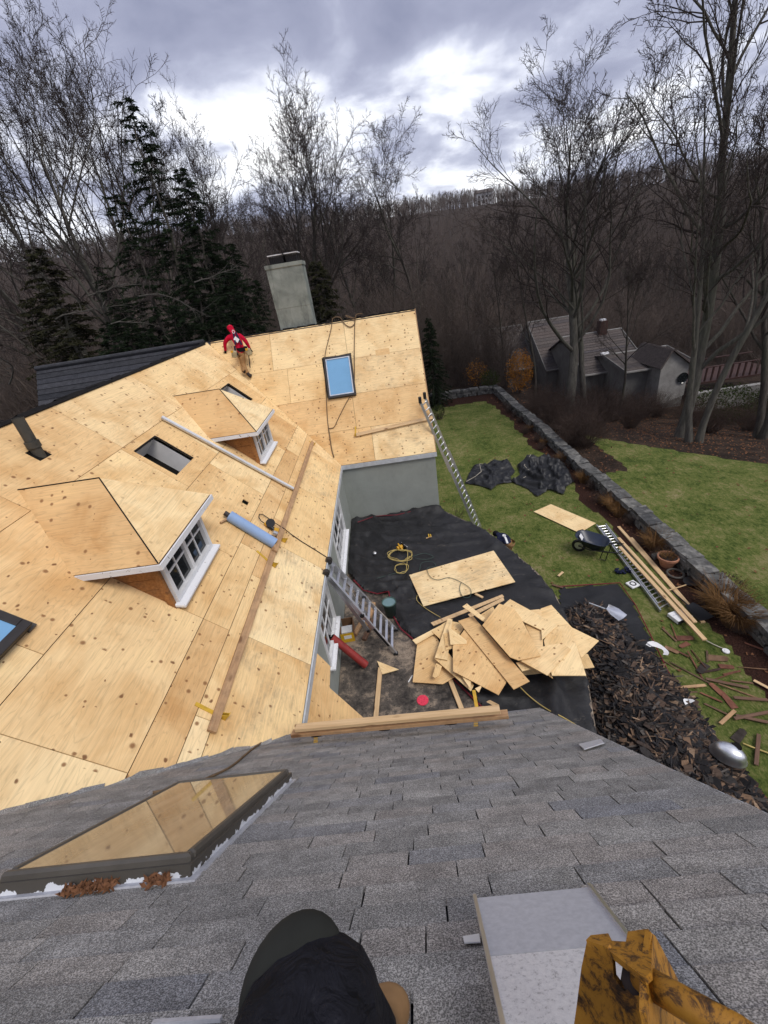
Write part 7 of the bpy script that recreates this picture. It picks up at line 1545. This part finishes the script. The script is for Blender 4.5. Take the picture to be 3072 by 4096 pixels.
mb = MB(); mb.lathe([(.12, -.03), (.19, -.045), (.20, 0), (.19, .045), (.12, .03)], 24, WB(-.50, 0, .21), Rw @ Matrix.Rotation(math.pi / 2, 3, 'X')); mb.build('tyre', MATS['black_plastic'], wb, smooth=True); mb = MB(); mb.lathe([(.0, -.03), (.12, -.03), (.12, .03), (.0, .03)], 16, WB(-.50, 0, .21), Rw @ Matrix.Rotation(math.pi / 2, 3, 'X')); mb.build('rim', MATS['aluminium'], wb)
mb = MB(); mb.add([WB(-.50, .10, .66), WB(-.50, -.10, .66), WB(-.40, -.10, .50), WB(-.40, .10, .50)], [(0, 1, 2, 3)]); mb.build('sticker', MATS['paper_white'], wb)
# terracotta pot, ring, packages, shovels
p = atz(*cC(1000, 345), 0); pot = empty('terracotta_pot', p, 'round terracotta pot with dry plants at the edge of the bed', 'pot'); mb = MB(); mb.lathe([(.0, .0), (.15, .0), (.235, .25), (.26, .25), (.26, .31), (.225, .31), (.215, .25), (.0, .25)], 28, p); mb.build('body', MATS['terracotta'], pot, smooth=False); mb = MB(); mb.lathe([(.0, .275), (.22, .262)], 20, p); mb.build('soil', MATS['boot_dark'], pot); link('dry_plant', clump_mesh(9, 90, .22, .8), None, Matrix.Translation(p + Vector((0, 0, .26))), pot)
p = atz(*cC(1058, 402), .02); mb = MB(); mb.tube([p + Vector((.19 * math.cos(a), .19 * math.sin(a), .02)) for a in np.linspace(0, 6.2832, 25)], .03, 8, cap=False); tag(mb.build('hose_ring', MATS['bronze_frame']), 'dark ring lying beside the terracotta pot', 'ring')
for i, (q, w) in enumerate((((935, 288), .10), ((1068, 302), .11), ((1062, 325), .09), ((1175, 415), .08))):
    p = atz(*cC(*q), .03); me = stone_mesh(60 + i, w * 2, w * 1.7, w * 1.4); me.materials.clear(); me.materials.append(MATS['terracotta' if i in (1, 2) else 'stone']); tag(link('cobble', me, None, Matrix.Translation(p)), ['grey cobble left of the terracotta pot', 'brown cobble right of the terracotta pot', 'lower brown cobble right of the terracotta pot', 'small grey cobble near the black shovel'][i], 'stone')
def shovel(a, b, blade, mat, hm, lab, w=.30, L=.40, dish=.05):
    A, Bq = atz(*a, .10), atz(*b, .06); e = empty('shovel', Bq, lab, 'shovel'); mb = MB(); mb.tube([A, Bq], .015, 8); mb.build('handle', MATS[hm], e); d = (Bq - A).normalized(); x = d.cross(Vector((0, 0, 1))).normalized(); mb = MB(); n = 7; V = []
    for i in range(5):
        t = i / 4
        for j in range(n): u = (j / (n - 1) - .5); ww = w * (.75 + .25 * t) * (1 if t > 0 else .7); V.append(Bq + d * (L * t - .04) + x * u * ww + Vector((0, 0, .02 + dish * (2 * abs(u)) ** 2)))
    mb.add(V, [(i * n + j, i * n + j + 1, (i + 1) * n + j + 1, (i + 1) * n + j) for i in range(4) for j in range(n - 1)]); mb.build('blade', MATS[mat], e, smooth=True)
shovel(cC(1000, 512), cC(1135, 470), None, 'black_plastic', 'lumber', 'black snow shovel with wooden handle lying across the boards', .42, .42)
shovel(cC(1035, 510), cC(1150, 612), None, 'black_plastic', 'black_plastic', 'black plastic shovel at the near end of the boards', .40, .5)
A_, B_ = cC(500, 590), cC(610, 630); sA, sB = atz(*A_, .38), atz(*B_, .34); e = empty('scoop_shovel', sB, 'aluminium scoop shovel lying on the debris heap', 'shovel'); mb = MB(); mb.tube([sA, sB], .018, 8); mb.build('handle', MATS['aluminium'], e); d = (atz(*cC(690, 680), .34) - sB).normalized(); x = d.cross(Vector((0, 0, 1))).normalized(); V = []; mb = MB()
for i in range(7):
    t = i / 6
    for j in range(9): u = j / 8 - .5; V.append(sB + d * (.42 * t) + x * u * (.16 + .14 * min(1, t * 2)) + Vector((0, 0, .02 + .35 * u * u * (1.2 - t * .8))))
mb.add(V, [(i * 9 + j, i * 9 + j + 1, i * 9 + j + 10, i * 9 + j + 9) for i in range(6) for j in range(8)]); mb.build('scoop', MATS['steel_bright'], e, smooth=True)
def pack(q, w, l, h, ang, mat, name, lab, cat, dark=None):
    p = atz(*cC(*q), .02); e = empty(name, p, lab, cat); R = Matrix.Rotation(ang, 3, 'Z'); mb = MB(); mb.box(p + Vector((0, 0, h / 2)), (w, l, h), R); mb.build('body', MATS[mat], e, bevel=.01)
    if dark == 'ring': mb = MB(); mb.tube([p + R @ Vector((.07 * math.cos(a), .07 * math.sin(a), h + .004)) for a in np.linspace(0, 6.2832, 19)], .014, 5, cap=False); mb.build('print', MATS['ink'], e)
    if dark == 'side': mb = MB(); mb.box(p + R @ Vector((0, -l / 2 - .004, h / 2)), (w * .98, .006, h * .9), R); mb.build('printed_side', MATS['ink'], e); mb = MB(); mb.box(p + R @ Vector((0, l * .12, h + .003)), (w * .8, .01, .006), R); mb.build('flap_line', MATS['galvanised'], e)
pack((782, 474), .26, .24, .05, .3, 'paper_white', 'white_package', 'flat white package with a printed dark ring on the lawn', 'package', 'ring')
pack((1085, 685), .42, .30, .10, .25, 'paper_white', 'white_carton', 'white carton with dark printed sides under the long boards', 'carton', 'side')
pack((588, 198), .16, .16, .10, .2, 'aluminium', 'metal_tin', 'small grey tin beside the wheelbarrow', 'tin')
p = atz(*cC(715, 382), .02)
mb = MB(); g = random.Random(4)
for i in range(26): c = p + Vector((g.uniform(-.18, .18), g.uniform(-.10, .10), g.uniform(.01, .06))); mb.box(c, (g.uniform(.04, .12), g.uniform(.04, .09), .03), Euler((g.uniform(-.5, .5), g.uniform(-.5, .5), g.uniform(0, 3))).to_matrix())
tag(mb.build('rag_bundle', MATS['navy_cloth']), 'dark crumpled harness bundle beside the lawn ladder', 'harness')
cordobj('white_cable', [atz(*cC(1250, 828), .06), atz(*cC(1310, 860), .03), atz(*cC(1372, 886), .03)], .012, 'pale_hem', 'pale cable running from the end of the longest board', 'cable'); p = atz(*cC(1386, 902), .02); mb = MB(); mb.lathe([(.0, .03), (.03, .03), (.035, .02), (.065, .02), (.07, 0)], 20, p); tag(mb.build('cable_rosette', MATS['paper_white']), 'small white rosette at the cable end on the grass', 'rosette')
cordobj('yellow_cable', [atz(*cC(1495, 1498), .04), atz(*cC(1560, 1525), .04), atz(*cC(1670, 1565), .04)], .014, 'cord_yellow', 'pale yellow cable beside the shiny metal bowl', 'cable')
# shiny oval bowl on the heap
p = atz(*cC(1400, 1575), .44); ax1 = (atz(*cC(1520, 1620), .44) - atz(*cC(1280, 1510), .44)); Lb = ax1.length / 2; ang = math.atan2(ax1.y, ax1.x); e = empty('metal_bowl', p, 'shiny upturned oval metal bowl with a dark hole on the heap', 'bowl'); mb = MB(); nn = 40; R = Matrix.Translation(p) @ Matrix.Rotation(ang, 4, 'Z') @ Euler((.12, 0, 0)).to_matrix().to_4x4()
prof = [(1.06, -.02), (1.05, .0), (1.0, .012), (.97, .05), (.90, .12), (.75, .18), (.5, .215), (.25, .225), (.0, .228)]
for r, z in prof:
    for j in range(nn): a = 2 * math.pi * j / nn; mb.v.append(tuple(R @ Vector((Lb * r * math.cos(a), Lb * .66 * r * math.sin(a), z))))
for i in range(len(prof) - 1):
    for j in range(nn): j2 = (j + 1) % nn; mb.f.append((i * nn + j, i * nn + j2, (i + 1) * nn + j2, (i + 1) * nn + j)); mb.m.append(0)
mb.build('shell', MATS['steel_bright'], e, smooth=True); mb = MB(); mb.lathe([(.0, .016), (.065, .012), (.07, 0)], 18, R @ Vector((.06, .09, .20))); mb.build('drain_hole', MATS['interior_dark'], e)
# torn white sheet-metal pieces and a bag on the heap
def curl(q, z, r, a0, a1, w, lab):
    p = atz(*cC(*q), z); mb = MB(); V = []
    for i in range(9):
        a = a0 + (a1 - a0) * i / 8; V += [p + Vector((r * math.cos(a), r * math.sin(a), .02 + .02 * math.sin(i))), p + Vector(((r + w) * math.cos(a), (r + w) * math.sin(a), .05 + .03 * math.cos(i)))]
    mb.add(V, [(2 * i, 2 * i + 1, 2 * i + 3, 2 * i + 2) for i in range(8)]); tag(mb.build('white_metal_scrap', MATS['paper_white'], smooth=True), lab, 'scrap', 'white scraps on the debris heap')
curl((935, 905), .20, .13, -1.0, 2.2, .09, 'curved white metal scrap on the debris heap'); curl((900, 862), .20, .03, 0, 4.5, .05, 'small white scrap above the curved one'); curl((678, 1180), .34, .02, 0, 5.5, .07, 'crumpled white bag in the middle of the debris heap'); curl((1145, 1245), .2, .02, 0, 3.5, .08, 'thin grey-white scrap at the right of the heap')

# ------------------------------------------------------------------ thin winter haze over the valley
mb = MB(); mb.box((0, 60, 40), (1560, 1560, 106)); hz = mb.build('haze', None, M=Matrix.Identity(4)); hz['kind'] = 'stuff'; tag(hz, 'thin pale air over the valley', 'haze')
hm = bpy.data.materials.new('haze_air'); hm.use_nodes = True; hm.node_tree.nodes.clear(); ho = hm.node_tree.nodes.new('ShaderNodeOutputMaterial'); hv = hm.node_tree.nodes.new('ShaderNodeVolumePrincipled')
hv.inputs['Color'].default_value = (0.84, 0.83, 0.85, 1); hv.inputs['Density'].default_value = 0.00016; hv.inputs['Anisotropy'].default_value = 0.2; hm.node_tree.links.new(hv.outputs[0], ho.inputs['Volume']); hz.data.materials.append(hm)
